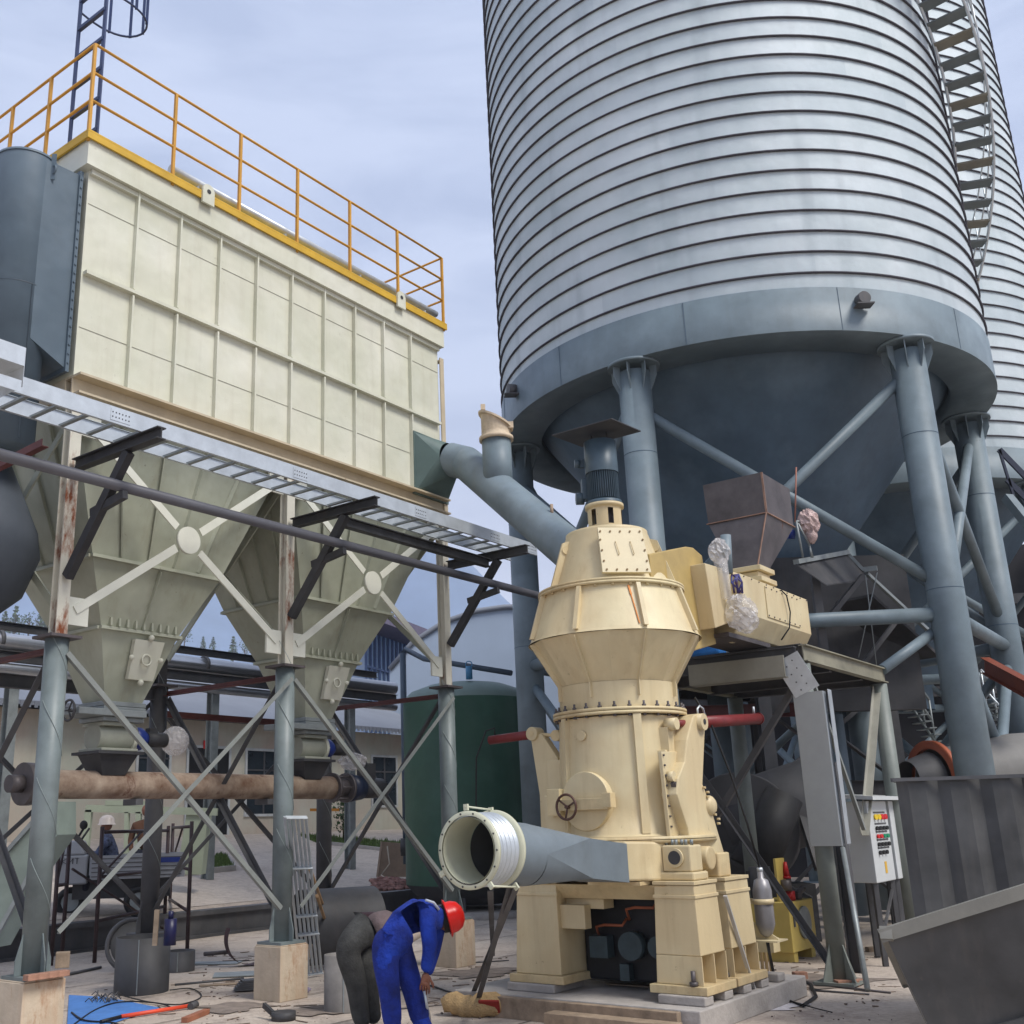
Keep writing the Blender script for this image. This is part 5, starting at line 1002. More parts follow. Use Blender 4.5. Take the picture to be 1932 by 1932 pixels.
for u, vt, vb in ((690, 1340, 1590),):
    p = G(u+2, vb, .9); mb = MB(); mb.ibeam(p, p*[1, 1, 0]+EZ*4.2, .2, .2, .012); tag(mb.build('steel_post', GALVD), 'grey steel post standing in front of the window left of the green tank', 'post')
# tall thin riser pipe
p = L.W(9.4, 8.2, 0); pr0 = Y(760, 1232, 24); mb = MB(); mb.tube(pr0*[1, 1, 0]+EZ*1.0, pr0, .07, n=14); mb.path([pr0, pr0+A3(.05, .1, .1), Y(800, 1243, 23.5), Y(965, 1270, 22.5)], .06, 10)
rp_ = mb.build('riser_pipe', mat('riser_slate', (70, 84, 98), .5)); tag(rp_, 'tall slate riser pipe left of the tank bending to run right over it', 'pipe')
mb = MB(); c = pr0*[1, 1, 0]+EZ*1.35; mb.tube(c-A3(.12, 0, 0), c+A3(.12, 0, 0), .12, n=16); mb.tube(c-EZ*.18, c+EZ*.18, .12, n=12); tag(mb.build('pipe_valve', BLACKS), 'black flanged valve on the riser pipe beside the tank', 'valve')
mb = MB(); c = Y(885, 1268, 22.6); mb.tube(c-EZ*.15, c+EZ*.12, .07, n=12); mb.ring(c+EZ*.16, A3(0, 1, 0), .07, .012, 14, 5); tag(mb.build('gate_valve', mat('valve_blue', (70, 130, 170), .5)), 'small blue and white valve on the pipe above the green tank', 'valve')
# trees on the hill and yard shrubs
def leafcloud(mb, c, r, n, sz, squash=1.):
    for _ in range(n):
        d = rng.normal(size=3); d /= np.linalg.norm(d); rr = r*(.35+.65*rng.random()**.5); p = np.asarray(c)+d*rr*[1, 1, squash]
        a = nrm(rng.normal(size=3)); b = nrm(np.cross(a, rng.normal(size=3))); s = sz*(.6+.8*rng.random())
        mb.add([p-a*s, p+b*s*.6, p+a*s, p-b*s*.6], [(0, 1, 2, 3)])
def tree(c, h, w_, label, group, conif=False, dens=240):
    t = thing('tree', label, 'tree', c, group); c = np.asarray(c, float)
    mb = MB(); mb.tube(c, c+EZ*h*.6, w_*.06, w_*.03, n=8); 
    for k in range(4): a = k*1.7; mb.tube(c+EZ*h*(.3+.08*k), c+EZ*h*(.5+.08*k)+A3(cos(a), sin(a), 0)*w_*.3, w_*.025, w_*.01, n=6)
    mb.build('trunk', BARK, t)
    mb = MB()
    if conif:
        for k in range(9): f = k/8; leafcloud(mb, c+EZ*h*(.15+.82*f), w_*.5*(1-f*.85), int(dens/9), w_*.09, .5)
    else:
        for k in range(7): d = rng.normal(size=3)*[.25, .25, .18]*w_; leafcloud(mb, c+EZ*h*.65+d, w_*.33, int(dens/7), w_*.06, .9)
    mb.build('crown', LEAF, t, recalc=False)
for i, (u, v, h, y, cf) in enumerate(((8, 1178, 5, 90, True), (28, 1175, 6, 92, True), (55, 1172, 5, 95, False), (78, 1176, 6.5, 90, True), (95, 1180, 4.5, 88, False), (348, 1200, 3.6, 85, False), (383, 1212, 2.8, 90, True), (402, 1214, 3, 90, True), (440, 1220, 4, 85, True), (462, 1222, 3.6, 84, False))):
    y = 352+y*.1; p = Y(u, v+8, y); tree(p*[1, 1, 0]+EZ*(p[2]-h*.9), h*2.1, h*1.2, 'dark '+('conifer' if cf else 'rounded tree')+' on the skyline, '+['first', 'second', 'third', 'fourth', 'fifth', 'sixth', 'seventh', 'eighth', 'ninth', 'tenth'][i]+' from the left beyond the roofs', 'trees beyond the roofs', cf, 200)
bc = L.p2(648, 1590, 14.5); bc = A3(bc[0], bc[1], gh(14.5))
sh = thing('shrub', 'small leafy shrub growing against the pale building wall', 'shrub', bc)
mb = MB(); 
for k in range(5): mb.tube(bc, bc+A3(random.uniform(-.2, .2), random.uniform(-.2, .2), .8+.3*random.random()), .02, .008, n=6)
mb.build('stem', BARK, sh)
mb = MB()
for k in range(6): leafcloud(mb, bc+A3(random.uniform(-.18, .18), random.uniform(-.1, .1), .5+.2*k), .3, 60, .055)
mb.build('foliage', LEAF, sh, recalc=False)
# grass strips
def grass(poly, n, name_label):
    mb = MB(); P = [np.asarray(p, float) for p in poly]
    mb.add([p+EZ*.012 for p in P], [tuple(range(len(P)))])
    for _ in range(n):
        u, v = rng.random(2); p = lerp(lerp(P[0], P[1], u), lerp(P[3], P[2], u), v); h = .05+.1*rng.random(); a = rng.random()*6.28
        d = A3(cos(a), sin(a), 0)*.02; mb.add([p-d, p+d, p+EZ*h+d*rng.normal()*1.5], [(0, 1, 2)])
    o = mb.build('grass', GRASSM, recalc=False, loc=(0, 0, 0)); tag(o, name_label, 'grass'); o['kind'] = 'stuff'
def yl(a, b): return L.W(a, b, gh(b))
ga = L.loc(Y(318, 1648, 20.5))
g0a = [(u, v) for u, v in ((317, 1655), (440, 1640), (420, 1620), (317, 1628))]
def on_yard(u, v):     # point of the sloped yard seen at that place
    d = ray(u, v); lo, hi = 5., 80.
    for _ in range(60):
        m_ = (lo+hi)/2; p = CAM+d*(m_/d[1]); 
        if p[2] > gh(L.loc(p)[1]): lo = m_
        else: hi = m_
    return CAM+d*(lo/d[1])
P4 = [on_yard(317, 1655), on_yard(440, 1643), on_yard(425, 1622), on_yard(317, 1625)]
grass([p+EZ*.1 for p in P4], 1500, 'short green grass in the small kerbed bed behind the scaffold')
mb = MB()
for p, q in zip(P4, P4[1:]+P4[:1]): mb.bar(p+EZ*.05, q+EZ*.05, .12, .14)
struct(mb.build('kerb', CONG))
P5 = [on_yard(600, 1592), on_yard(775, 1612), on_yard(775, 1590), on_yard(560, 1575)]
grass(P5, 2500, 'green grass verge in front of the pale building')
mb = MB(); mb.bar(P5[0]+EZ*.04, P5[1]+EZ*.04, .12, .12); struct(mb.build('kerb', CONG))
#@@RIGHT
# ================================================================== RIGHT HAND BACKGROUND
# steel-clad plant building, coloured dark for the shade behind the silo legs
db = thing('plant_building', 'steel-framed plant building, a dark backdrop for the shade under and behind the silos', 'building', A3(12, 36, 0))
DK = mat('shade_dark_cladding', (46, 46, 50), .8, var=.3, scale=.6)
mb = MB(); mb.hexa([A3(5.6, 35, -.0), A3(34, 27, 0), A3(40, 40, 0), A3(8, 47, 0), A3(5.6, 35, 9.5), A3(34, 27, 9.5), A3(40, 40, 9.5), A3(8, 47, 9.5)]); mb.build('wall', DK, db)
mb = MB()
for k in range(10): x = 6+k*3; y = 34.8-k*.85; mb.bar(A3(x, y-.2, 0), A3(x, y-.2, 9.4), .25, .25)
for z in (2.6, 5.2, 7.8): mb.bar(A3(5.6, 34.7, z), A3(34, 26.7, z), .2, .3)
mb.build('frame', STEELD, db)
# steel structure tower between silo legs : floors & columns
tw = thing('elevator_structure', 'dark open steel tower with floors, braces and ducts under the near silo', 'steel structure', A3(6.5, 21, 0))
cols = [(3.6, 20.2), (6.2, 21.6), (8.9, 23), (5.2, 17.6), (7.9, 19.2)]
for x, y in cols: MB().ibeam(A3(x, y, 0), A3(x, y, 4.1), .2, .2, .014).build('column', STEELD, tw)
mb = MB()
for i in range(2):
    for z in (2.2, 4.1): mb.ibeam(A3(*cols[i], z), A3(*cols[i+1], z), .16, .24)
for z in (2.2, 4.1): mb.ibeam(A3(*cols[3], z), A3(*cols[4], z), .16, .24); mb.ibeam(A3(*cols[0], z), A3(*cols[3], z), .16, .24); mb.ibeam(A3(*cols[1], z), A3(*cols[3], z), .16, .24); mb.ibeam(A3(*cols[2], z), A3(*cols[4], z), .16, .24)
mb.build('floor_beam', BLACKS, tw)
mb = MB(); mb.prism([A3(*cols[0], 4.24), A3(*cols[3], 4.24), A3(*cols[4], 4.24), A3(*cols[2], 4.24)], EZ*.03); mb.build('floor_plate', BLACKS, tw)
mb = MB()
for a, b in ((3, 4), (0, 1), (1, 2)): mb.angle(A3(*cols[a], .2), A3(*cols[b], 2.1), .08); mb.angle(A3(*cols[b], .2), A3(*cols[a], 2.1), .08); mb.angle(A3(*cols[a], 2.3), A3(*cols[b], 4.0), .08); mb.angle(A3(*cols[b], 2.3), A3(*cols[a], 4.0), .08)
mb.build('brace', STEELD, tw)
rb_ = MB(); rb_.ibeam(Y(1290, 1345, 19), Y(1525, 1338, 17.5), .12, .22); tag(rb_.build('red_beam', REDB), 'dark red steel beam behind the red hydraulic ram', 'beam')
ob = MB(); ob.ibeam(Y(1858, 1255, 17.5), Y(1950, 1305, 16), .14, .26); tag(ob.build('orange_beam', mat('orange_primer', (128, 62, 38), .6, var=.12)), 'orange primed steel girder at the right edge behind the silo leg', 'beam')
# big horizontal rotary cylinder / mill duct
DG = mat('drum_grey', (84, 84, 86), .6, var=.18, scale=1.5, rust=.05, bump=.05)
hd1 = thing('ball_mill', 'big dark grey horizontal cylinder with an orange ring flange behind the black hopper', 'ball mill', Y(1700, 1600, 15.5))
pL = Y(1768, 1474, 16.6); dax = nrm(A3(.97, .22, 0)); rD = .5
mb = MB(); mb.lathe([(.48, .0), (.5, .35), (.62, 1.4), (.62, 4), (0, 4)], pL+EZ*.0, nrm(dax+EZ*.05), 48); mb.build('drum_shell', mat('drum_pale', (118, 116, 112), .6, var=.12, scale=2), hd1)
mb = MB(); mb.lathe([(.48, -.1), (.6, -.1), (.6, -.02), (.48, -.02)], pL, dax, 48); mb.build('ring_flange', mat('orange_ring', (160, 84, 54), .55, var=.12), hd1, recalc=False)
mb = MB(); mb.lathe([(.3, -.5), (.43, -.12)], pL, dax, 40); mb.fbox(WF, (pL[0]+.8, pL[0]+3.5), (pL[1]-.2, pL[1]+.8), (0, 1.6)); mb.build('end_cone', DG, hd1, recalc=False)
fn = thing('fan_duct', 'large dark grey fan casing and sloping duct behind the hydraulic unit', 'fan', G(1440, 1720, 0))
f0, f1 = Y(1375, 1560, 17.5), Y(1560, 1500, 17.0); mb = MB(); mb.tube(f0, f1, .62, n=40); mb.build('duct', DG, fn)
mb = MB(); fc = Y(1400, 1565, 17.2); mb.tube(fc-A3(.1, .3, 0), fc+A3(.15, .35, 0), .85, n=44); mb.build('casing', DG, fn, bevel=.02)
mb = MB(); mb.tube(Y(1480, 1500, 16.6), Y(1420, 1640, 16.6), .28, .34, n=28); mb.fbox(WF, (fc[0]-.8, fc[0]+.9), (fc[1]-.4, fc[1]+.4), (0, .8)); mb.build('stand', BLACKS, fn)
mb = MB(); mb.bar(Y(1360, 1610, 17), Y(1530, 1700, 16.4), .12, .12); mb.bar(Y(1500, 1500, 16.8), Y(1545, 1640, 16.2), .1, .1); mb.build('bracing', STEELD, fn)
# vertical ducts under the silo
for i, (u, v0_, v1_, y, r) in enumerate(((1615, 1250, 1500, 19.5, .28), (1650, 1340, 1560, 21, .34), (1350, 1270, 1560, 20.5, .2), (1583, 1150, 1330, 20, .2), (1560, 1350, 1640, 18.6, .26))):
    tp = Y(u, v0_, y); tag(MB().tube(tp*[1, 1, 0]+EZ*.2, tp, r, n=24).build('vertical_duct', STEEL if i % 2 == 0 else DARKB), ['blue-grey vertical duct under the silo right of the trunking', 'wide dark duct left of the control cabinets', 'slim duct behind the red ram of the mill', 'short dark duct beside the inclined gallery', 'grey duct just left of the pale trunking'][i], 'duct', 'vertical ducts under the silo')
# open stair behind, right
rs = thing('steel_stair', 'small open steel stair with white handrails behind the silo leg at the right edge', 'stair', Y(1890, 1400, 20))
mb = MB()
for k in range(9): p = lerp(Y(1862, 1330, 20.), Y(1925, 1400, 20.), k/8); mb.box(p, (.12, .6, .02))
mb.build('treads', GALVD, rs)
mb = MB()
for dz in (0, .35, .7): mb.tube(Y(1862, 1335, 20)+EZ*dz, Y(1925, 1405, 20)+EZ*dz, .025, n=6)
for k in range(4): p = lerp(Y(1862, 1335, 20.), Y(1925, 1405, 20.), k/3); mb.tube(p, p+EZ*.7, .02, n=6)
mb.build('handrail', GALV, rs)
rs2 = thing('steel_stair', 'distant open stair flight with grey rails between platform post and silo leg', 'stair', Y(1720, 1350, 21))
mb = MB()
for k in range(10): p = lerp(Y(1690, 1290, 21.), Y(1765, 1400, 21.), k/9); mb.box(p, (.14, .6, .02))
mb.build('treads', GALVD, rs2)
mb = MB()
for dz in (0, .4, .8): mb.tube(Y(1690, 1290, 21)+EZ*dz, Y(1765, 1400, 21)+EZ*dz, .025, n=6)
for k in range(5): p = lerp(Y(1690, 1290, 21.), Y(1765, 1400, 21.), k/4); mb.tube(p, p+EZ*.8, .02, n=6)
mb.build('handrail', GALVD, rs2)
# right edge stair on far silo
fs = thing('silo_walkway', 'dark stair stringer and yellow marked landing at the foot of the farther silo', 'walkway', Y(1900, 860, 22))
mb = MB(); mb.bar(Y(1885, 848, 22), Y(1940, 905, 22), .05, .12); mb.bar(Y(1885, 848, 22), Y(1912, 935, 22), .05, .05); mb.bar(Y(1900, 905, 22), Y(1940, 945, 22), .05, .12); mb.build('stringer', mat('navy_steel', (40, 46, 64), .5), fs)
mb = MB(); mb.bar(Y(1900, 938, 22), Y(1950, 1000, 21.5), .2, .18); mb.build('landing_beam', STEEL, fs)
# ================================================================== CABINETS
def cabinet(u0, v0, u1, v1, y, label, grp, full=True):
    pass
cbp = G(1665, 1752, 0); cy_ = 14.3
c0 = Y(1595, 1665, cy_); c1 = Y(1655, 1665, cy_-.35); c2 = Y(1691, 1660, cy_+.3)
zt_ = Y(1595, 1513, cy_)[2]; zb_ = c0[2]
CE1 = nrm((c1-c0)*[1, 1, 0]); CE2 = nrm((c2-c1)*[1, 1, 0]); CF = Fr((c1[0], c1[1], 0), -CE1, CE2)
w1 = np.linalg.norm((c1-c0)[:2]); w2 = np.linalg.norm((c2-c1)[:2])
def mk_cab(F, lab, n_row):
    cb_ = thing('control_cabinet', lab, 'control cabinet', F.W(0, 0, 0), 'outdoor control cabinets')
    mb = MB(); mb.fbox(F, (0, w1), (0, w2), (zb_, zt_)); bx = mb.build('cabinet_body', WHITEP, cb_, bevel=.01)
    mb = MB(); mb.prism([F.W(-.12, -.08, zt_+.01), F.W(-.12, w2+.08, zt_+.01), F.W(w1+.1, w2+.08, zt_+.06), F.W(w1+.1, -.08, zt_+.06)], EZ*.045); mb.build('rain_hood', WHITEP, cb_)
    cols_ = [mat('btn_yellow', (224, 190, 30), .4), mat('btn_red', (200, 30, 34), .4), mat('btn_black', (20, 20, 20), .4), mat('btn_green', (24, 130, 90), .4)]
    rows = [(.80, (0, 0, 1, 1), .024), (.66, (2, 2, 2, 2), .018), (.56, (1, 1, 3, 3), .018), (.46, (2, 2, 2, 2), .018), (.36, (2, 2, 2), .018)]
    for fz, cs, r in rows:
        for j, ci in enumerate(cs):
            p = F.W(-.012, w2*(.3+.17*j), zb_+(zt_-zb_)*fz); MB().tube(p, p-F.e1*.02, r*1.5, n=10).build('button', cols_[ci], bx)
    mb = MB(); 
    for fz, cs, r in rows: mb.fbox(F, (-.004, -.001), (w2*.26, w2*.86), (zb_+(zt_-zb_)*fz+.045, zb_+(zt_-zb_)*fz+.065))
    mb.build('label_strips', STEELD, bx)
    mb = MB(); mb.fbox(F, (-.006, -.001), (w2*.5, w2*.6), (zb_+.1, zb_+.24)); mb.build('warning_sticker', mat('sticker_yellow', (214, 170, 60), .5), bx)
    mb = MB()
    for a, b in ((.05, .05), (.05, w2-.05), (w1-.05, .05), (w1-.05, w2-.05)): mb.angle(F.W(a, b, 0), F.W(a, b, zb_-.001), .06)
    mb.bar(F.W(.05, .05, .3), F.W(.05, w2-.05, zb_-.1), .03, .03); mb.build('cabinet_stand', STEELD, cb_)
    return cb_
cab1 = mk_cab(CF, 'white outdoor control cabinet with rain hood and rows of coloured buttons', 5)
nc = CF.W(0, w2+.12, 0); CF2 = Fr(nc, CF.e1, CF.e2)
cab2 = mk_cab(CF2, 'second white control cabinet half hidden behind the black tank', 5)
# ================================================================== HYDRAULIC UNIT, ACCUMULATOR
hb = G(1500, 1818, 0); HF = Fr(hb*[1, 1, 0], M.e1, M.e2)
hu = thing('hydraulic_unit', 'yellow hydraulic power unit with a round grey sight cover and black pump motor', 'hydraulic unit', HF.W(0, .3, 0))
mb = MB(); mb.hexa([HF.W(-.55, .0, .12), HF.W(0, 0, .12), HF.W(0, .85, .12), HF.W(-.55, .85, .12), HF.W(-.55, 0, .72), HF.W(0, 0, .72), HF.W(0, .85, .72), HF.W(-.55, .85, .72)]); mb.build('oil_tank', YEL, hu, bevel=.01)
mb = MB(); mb.tube(HF.W(.001, .45, .45), HF.W(.03, .45, .45), .2, n=32); mb.build('sight_cover', GALVD, hu)
mb = MB(); mb.fbox(HF, (-.5, -.02), (.05, .18), (0, .118)); mb.fbox(HF, (-.5, -.02), (.67, .8), (0, .118)); mb.build('skid_foot', YEL, hu)
mb = MB(); mb.fbox(HF, (.001, .015), (.1, .14), (.42, .62)); mb.build('level_gauge', STEELD, hu)
mb = MB(); mb.tube(HF.W(-.4, .15, .722), HF.W(-.4, .15, 1.15), .14, n=20); mb.fbox(HF, (-.55, -.42), (.05, .3), (.9, 1.1)); mb.build('pump_motor', BLACKS, hu)
mb = MB(); mb.fbox(HF, (-.2, -.17), (.15, .45), (.722, 1.25)); mb.build('gauge_plate', YEL, hu)
mb = MB(); mb.tube(HF.W(-.1, .36, .722), HF.W(-.1, .36, .84), .06, n=14); mb.tube(HF.W(-.14, .4, 1.02), HF.W(-.14, .4, 1.2), .045, .02, n=14); mb.tube(HF.W(-.14, .4, .99), HF.W(-.14, .4, 1.02), .055, n=14); mb.build('red_valve', mat('valve_red', (180, 32, 34), .4), hu)
mb = MB(); mb.tube(HF.W(-.12, .3, .845), HF.W(-.12, .3, .98), .07, n=16); mb.tube(HF.W(-.1, .55, .78), HF.W(-.1, .8, .84), .045, n=12); mb.fbox(HF, (-.25, -.05), (.5, .62), (.722, .8)); mb.build('valve_block', RUSTD, hu)
ac = thing('accumulator_bottle', 'grey steel accumulator bottle strapped on a cream bracket beside the mill', 'gas bottle', M.W(1.0, .9, .3))
pb0 = M.p1(1447, 1768, 1.02); pbt = M.p1(1424, 1650, 1.02); pc_ = pb0*[1, 1, 0]; z_b, z_t = pb0[2], pbt[2]; rb0 = .095
mb = MB(); mb.lathe([(.02, z_b+.0), (.06, z_b+.03), (rb0, z_b+.12), (rb0, z_t-.16), (.07, z_t-.06), (.03, z_t-.04), (.03, z_t+.02), (0, z_t+.02)], pc_, n=28); mb.build('bottle', mat('bottle_grey', (140, 138, 140), .4, .3, var=.1, scale=6), ac)
mb = MB(); mb.lathe([(rb0+.002, 0), (rb0+.012, 0), (rb0+.012, .05), (rb0+.002, .05)], pc_+EZ*(z_b+(z_t-z_b)*.52), n=28); mb.box(pc_+EZ*(z_b+(z_t-z_b)*.52+.025)-M.e1*.18, (.16, .05, .05), e); mb.build('strap', CREAM, ac)
mb = MB(); pk = M.loc(pc_); mb.prism([M.W(pk[0]-.5, pk[1], z_b-.02), M.W(pk[0]+.12, pk[1], z_b-.02), M.W(pk[0]+.1, pk[1], z_b+.0), M.W(pk[0]-.5, pk[1], z_b+.35)], M.e2*.02); mb.fbox(M, (pk[0]-.4, pk[0]+.16), (pk[1]-.14, pk[1]+.14), (z_b-.035, z_b-.021)); mb.build('bracket', CREAM, ac)
mb = MB(); mb.tube(pc_+EZ*(z_t+.02), pc_+EZ*(z_t+.06), .03, n=12); mb.build('cap', GALV, ac)
mb = MB(); mb.path([pc_+EZ*(z_t+.05), pc_+A3(-.08, 0, z_t+.5), pc_+A3(-.2, 0, z_t+1.0), pc_+A3(-.35, .0, z_t+1.5), pc_+A3(-.5, 0, z_t+1.8)], .012, 6); tag(mb.build('hydraulic_hose', BLK), 'thin black hose rising from the accumulator bottle to the red ram', 'hose')
hp0 = pc_+EZ*(z_b-.04); lo = [G(1452, 1800, .35), G(1462, 1850, .05), G(1480, 1885, .02), G(1515, 1897, .02), G(1540, 1880, .02), G(1530, 1858, .02), G(1500, 1842, .02), G(1470, 1845, .02)]
mb = MB(); mb.path([hp0]+lo, .017, 8); tag(mb.build('rubber_hose', BLK), 'black rubber hose looped on the ground in front of the hydraulic unit', 'hose')
mb = MB(); 
for k in range(3): q = G(1440+k*8, 1835, 0); mb.tube(q, q+EZ*.5, .02, n=8)
mb.fbox(Fr(G(1448, 1838, 0)*[1, 1, 0], M.e1, M.e2), (-.15, .15), (-.1, .1), (.25, .4)); tag(mb.build('pipe_manifold', CREAMD), 'rusty cream pipe manifold standing below the accumulator bottle', 'manifold')
# white leaning strip in front of mill
mb = MB(); mb.bar(M.p1(1368, 1690, 1.06), G(1435, 1905, .0), .035, .02); tag(mb.build('steel_strip', mat('strip_white', (190, 188, 184), .5, .2)), 'pale steel strip leaning on the front right mill pedestal', 'steel strip')
# ================================================================== BLACK SKIP and TANK at right front
BS = mat('skip_dark_grey', (66, 66, 66), .62, var=.2, scale=2., rust=.12, rustcol=(88, 82, 78), bump=.12, grime=.4, gcol=(98, 92, 86), warp=.04)
RIM = mat('skip_rim_pale', (124, 122, 114), .55, var=.12, scale=4)
sk0 = G(1672, 1772, 1.12); skl = M.loc(sk0)
sk = thing('steel_skip', 'black steel skip with a pale dusty rim in the right foreground', 'skip', M.W(skl[0]+.5, skl[1]+1, 0))
a0, b0, zr_ = skl[0]-.0, skl[1], 1.12
SF = Fr(M.W(a0, b0, 0), M.e1, M.e2)
KP = Y(1674, 1772, 7.0); K1 = nrm(Y(1932, 1692, 6.75)-KP); K2 = nrm(A3(.42, .9, -.34)); KL, KD = 2.9, 1.3
def kl(s_, t_, dz, ia): p = KP+K1*(ia if s_ == 0 else KL-ia)+K2*(ia if t_ == 0 else KD-ia); return A3(p[0], p[1], max(p[2]-dz, 0.01)) if dz < 1 else A3(p[0], p[1], .01)
loops = [[kl(a_, b_, dz, ia) for a_, b_ in ((0, 0), (1, 0), (1, 1), (0, 1))] for dz, ia in ((0, 0), (.62, .2), (1.5, .32))]
mb = MB(); mb.loft4(loops, False); mb.add(loops[-1], [(0, 1, 2, 3)]); mb.build('skip_wall', BS, sk, recalc=False)
mb = MB(); R4 = loops[0]
for p, q in zip(R4, R4[1:]+R4[:1]): d = nrm(q-p); mb.bar(p-d*.04+EZ*.03, q+d*.04+EZ*.03, .07, .075)
mb.build('rim', RIM, sk)
mb = MB(); K4 = loops[1]
for p, q in zip(K4, K4[1:]+K4[:1]): d = nrm(q-p); mb.bar(p-d*.03, q+d*.03, .09, .07)
mb.build('side_rib', BS, sk)
bt0 = Y(1690, 1474, 9.6); btl = M.loc(bt0)
bt = thing('ribbed_tank', 'tall black ribbed open steel tank behind the skip at the right edge', 'tank', M.W(btl[0]+1, btl[1]+.3, 0))
pts = []; n_f = 9; zt2 = bt0[2]
mb = MB(); W0 = lambda s, t: A3(bt0[0], bt0[1], 0)+M.e1*s*.0+nrm(A3(.985, -.17, 0))*s+nrm(A3(.46, .885, 0))*t
prof = []
for k in range(8): prof += [(k*.34, 0), (k*.34+.10, -.05), (k*.34+.24, -.05)]
prof += [(2.8, 0), (2.8, 1.6), (-.0, 1.6)]
mb.loft4([[W0(s, t)+EZ*0 for s, t in prof], [W0(s, t)+EZ*zt2 for s, t in prof]], False); mb.build('ribbed_wall', BS, bt)
mb = MB(); 
for (s, t), (s2, t2) in zip([(-.02, -.07), (2.82, -.07), (2.82, 1.62), (-.02, 1.62)], [(2.82, -.07), (2.82, 1.62), (-.02, 1.62), (-.02, -.07)]): mb.bar(W0(s, t)+EZ*(zt2+.01), W0(s2, t2)+EZ*(zt2+.01), .03, .03)
mb.build('top_rim', STEELD, bt)
#@@LEFTSTUFF
# ================================================================== LEFT FOREGROUND STUFF
RS = mat('scaffold_paint', (62, 44, 44), .5, var=.3, scale=5, rust=.1)
def scaffold(p, q, h, label, lv=(.35, .95, 1.5)):
    s_ = thing('scaffold', label, 'scaffold frame', p, 'scaffold frames in the yard'); p = np.asarray(p, float); q = np.asarray(q, float)
    for c in (p, q): MB().tube(c, c+EZ*h, .032, n=10).build('upright', RS, s_)
    mb = MB()
    for z in (h-.08, h*.62, h*.30): mb.tube(p+EZ*z, q+EZ*z, .026, n=8)
    mb.tube(p+EZ*h*.62, lerp(p, q, .55)+EZ*(h-.1), .018, n=8); mb.build('crossbar', RS, s_)
    return s_
scaffold(G(178, 1817, 0), G(237, 1793, 0)+A3(.3, 1.2, 0), 1.9, 'dark red scaffold frame left of the rear column standing by the kerb')
scaffold(G(318, 1760, .0), G(353, 1795, 0), 1.95, 'rust-red scaffold frame right of the rear column')
scaffold(G(96, 1822, 0), G(116, 1815, 0), 1.75, 'dark narrow scaffold frame close behind the nearest column')
mb = MB(); mb.tube(G(125, 1560+255, .0)+EZ*1.3, G(237, 1793, 0)+A3(.3, 1.2, .2), .02, n=8); tag(mb.build('scaffold_brace', RS), 'diagonal scaffold brace tube between the left frames', 'tube')
# black drum / ring shells
def drum(u, v, rpx, hpx, label, m=BLACKS, z=0., nm='steel_drum', wall=True):
    c = G(u, v, z); d = np.hypot(c[0], c[1]); r = rpx/2012*d; h = hpx/2080*d; c = c+nrm(c*[1, 1, 0])*r*.9; c[2] = z
    o = thing(nm, label, 'drum', c); mb = MB(); mb.lathe([(r, 0), (r, h), (r-.012, h), (r-.012, .0)], c, n=48); mb.build('shell', m, o, recalc=False)
    mb = MB(); mb.lathe([(r-.013, .03), (0, .03)], c, n=32); mb.build('bottom', m, o, recalc=False)
    mb = MB(); a = -pi/2+.1; mb.bar(c+A3(cos(a)*(r+.002), sin(a)*(r+.002), .01), c+A3(cos(a)*(r+.002), sin(a)*(r+.002), h-.01), .012, .006); mb.build('weld_seam', GALVD, o)
    return o
drum(266, 1878, 46, 92, 'black open-topped steel drum with a welded seam beside the blue mat')
drum(338, 1835, 26, 34, 'short grey barrel behind the black steel drum', STEELD)
rc = G(247, 1838, 0)
tag(MB().ring(rc+A3(-.1, .35, .33), A3(.25, -1, .25), .33, .03, 48, 8).build('steel_ring', STEELD), 'large grey steel ring leaning behind the black drum', 'ring')
mb = MB(); rr_ = rc+A3(-.1, .37, .33); mb.lathe([(.0, 0), (.29, 0), (.29, .02), (0, .02)], rr_, A3(.25, -1, .25), 32); tag(mb.build('steel_disc', mat('disc_grey', (104, 102, 98), .6)), 'grey round steel plate standing inside the leaning ring', 'plate')
mb = MB(); c = G(320, 1785, .56)*[1, 1, 0]+EZ*.57; mb.tube(c, c+EZ*.28, .07, n=16); mb.tube(c+EZ*.28, c+EZ*.36, .03, n=12); tag(mb.build('oil_can', mat('can_navy', (30, 30, 70), .4)), 'dark blue can standing on the rear pedestal beside a stick', 'can')
mb = MB(); mb.bar(c+A3(-.17, 0, 0), c+A3(-.16, 0, .38), .05, .04); tag(mb.build('wood_stick', WOOD), 'short yellowish wooden stick standing on the rear pedestal', 'stick')
# grating panel leaning against the middle column
gp0, gp1 = G(568, 1842, .03), G(607, 1836, .03); gt0 = Y(537, 1541, 12.35); gt1 = Y(577, 1541, 12.5)
gr = thing('slotted_panel', 'tall galvanised slotted floor panel leaning on the middle column', 'grating', lerp(gp0, gp1, .5))
mb = MB(); n_b = 6
for k in range(n_b): t = k/(n_b-1); mb.bar(lerp(gp0, gp1, t), lerp(gt0, gt1, t), .016, .03, BD)
mb.build('bars', GALV, gr)
mb = MB()
for f in (.005, .40, .70, .28, .995): 
    mb.bar(lerp(gp0, gt0, f)-BD*.02, lerp(gp1, gt1, f)-BD*.02, .05 if f > .01 else .04, .012, nrm(gt0-gp0))
mb.build('cross_straps', GALV, gr)
for k, (u0, v0, u1, v1, yy) in enumerate(((637, 1785, 585, 1640, 13.3), (631, 1790, 598, 1690, 13.5))):
    tag(MB().tube(G(u0, v0, .02), Y(u1, v1, yy), .022, n=8).build('bamboo_pole', mat('bamboo', (150, 122, 90), .7, var=.2)), ('longer' if k == 0 else 'shorter')+' thin wooden pole leaning behind the slotted panel', 'pole')
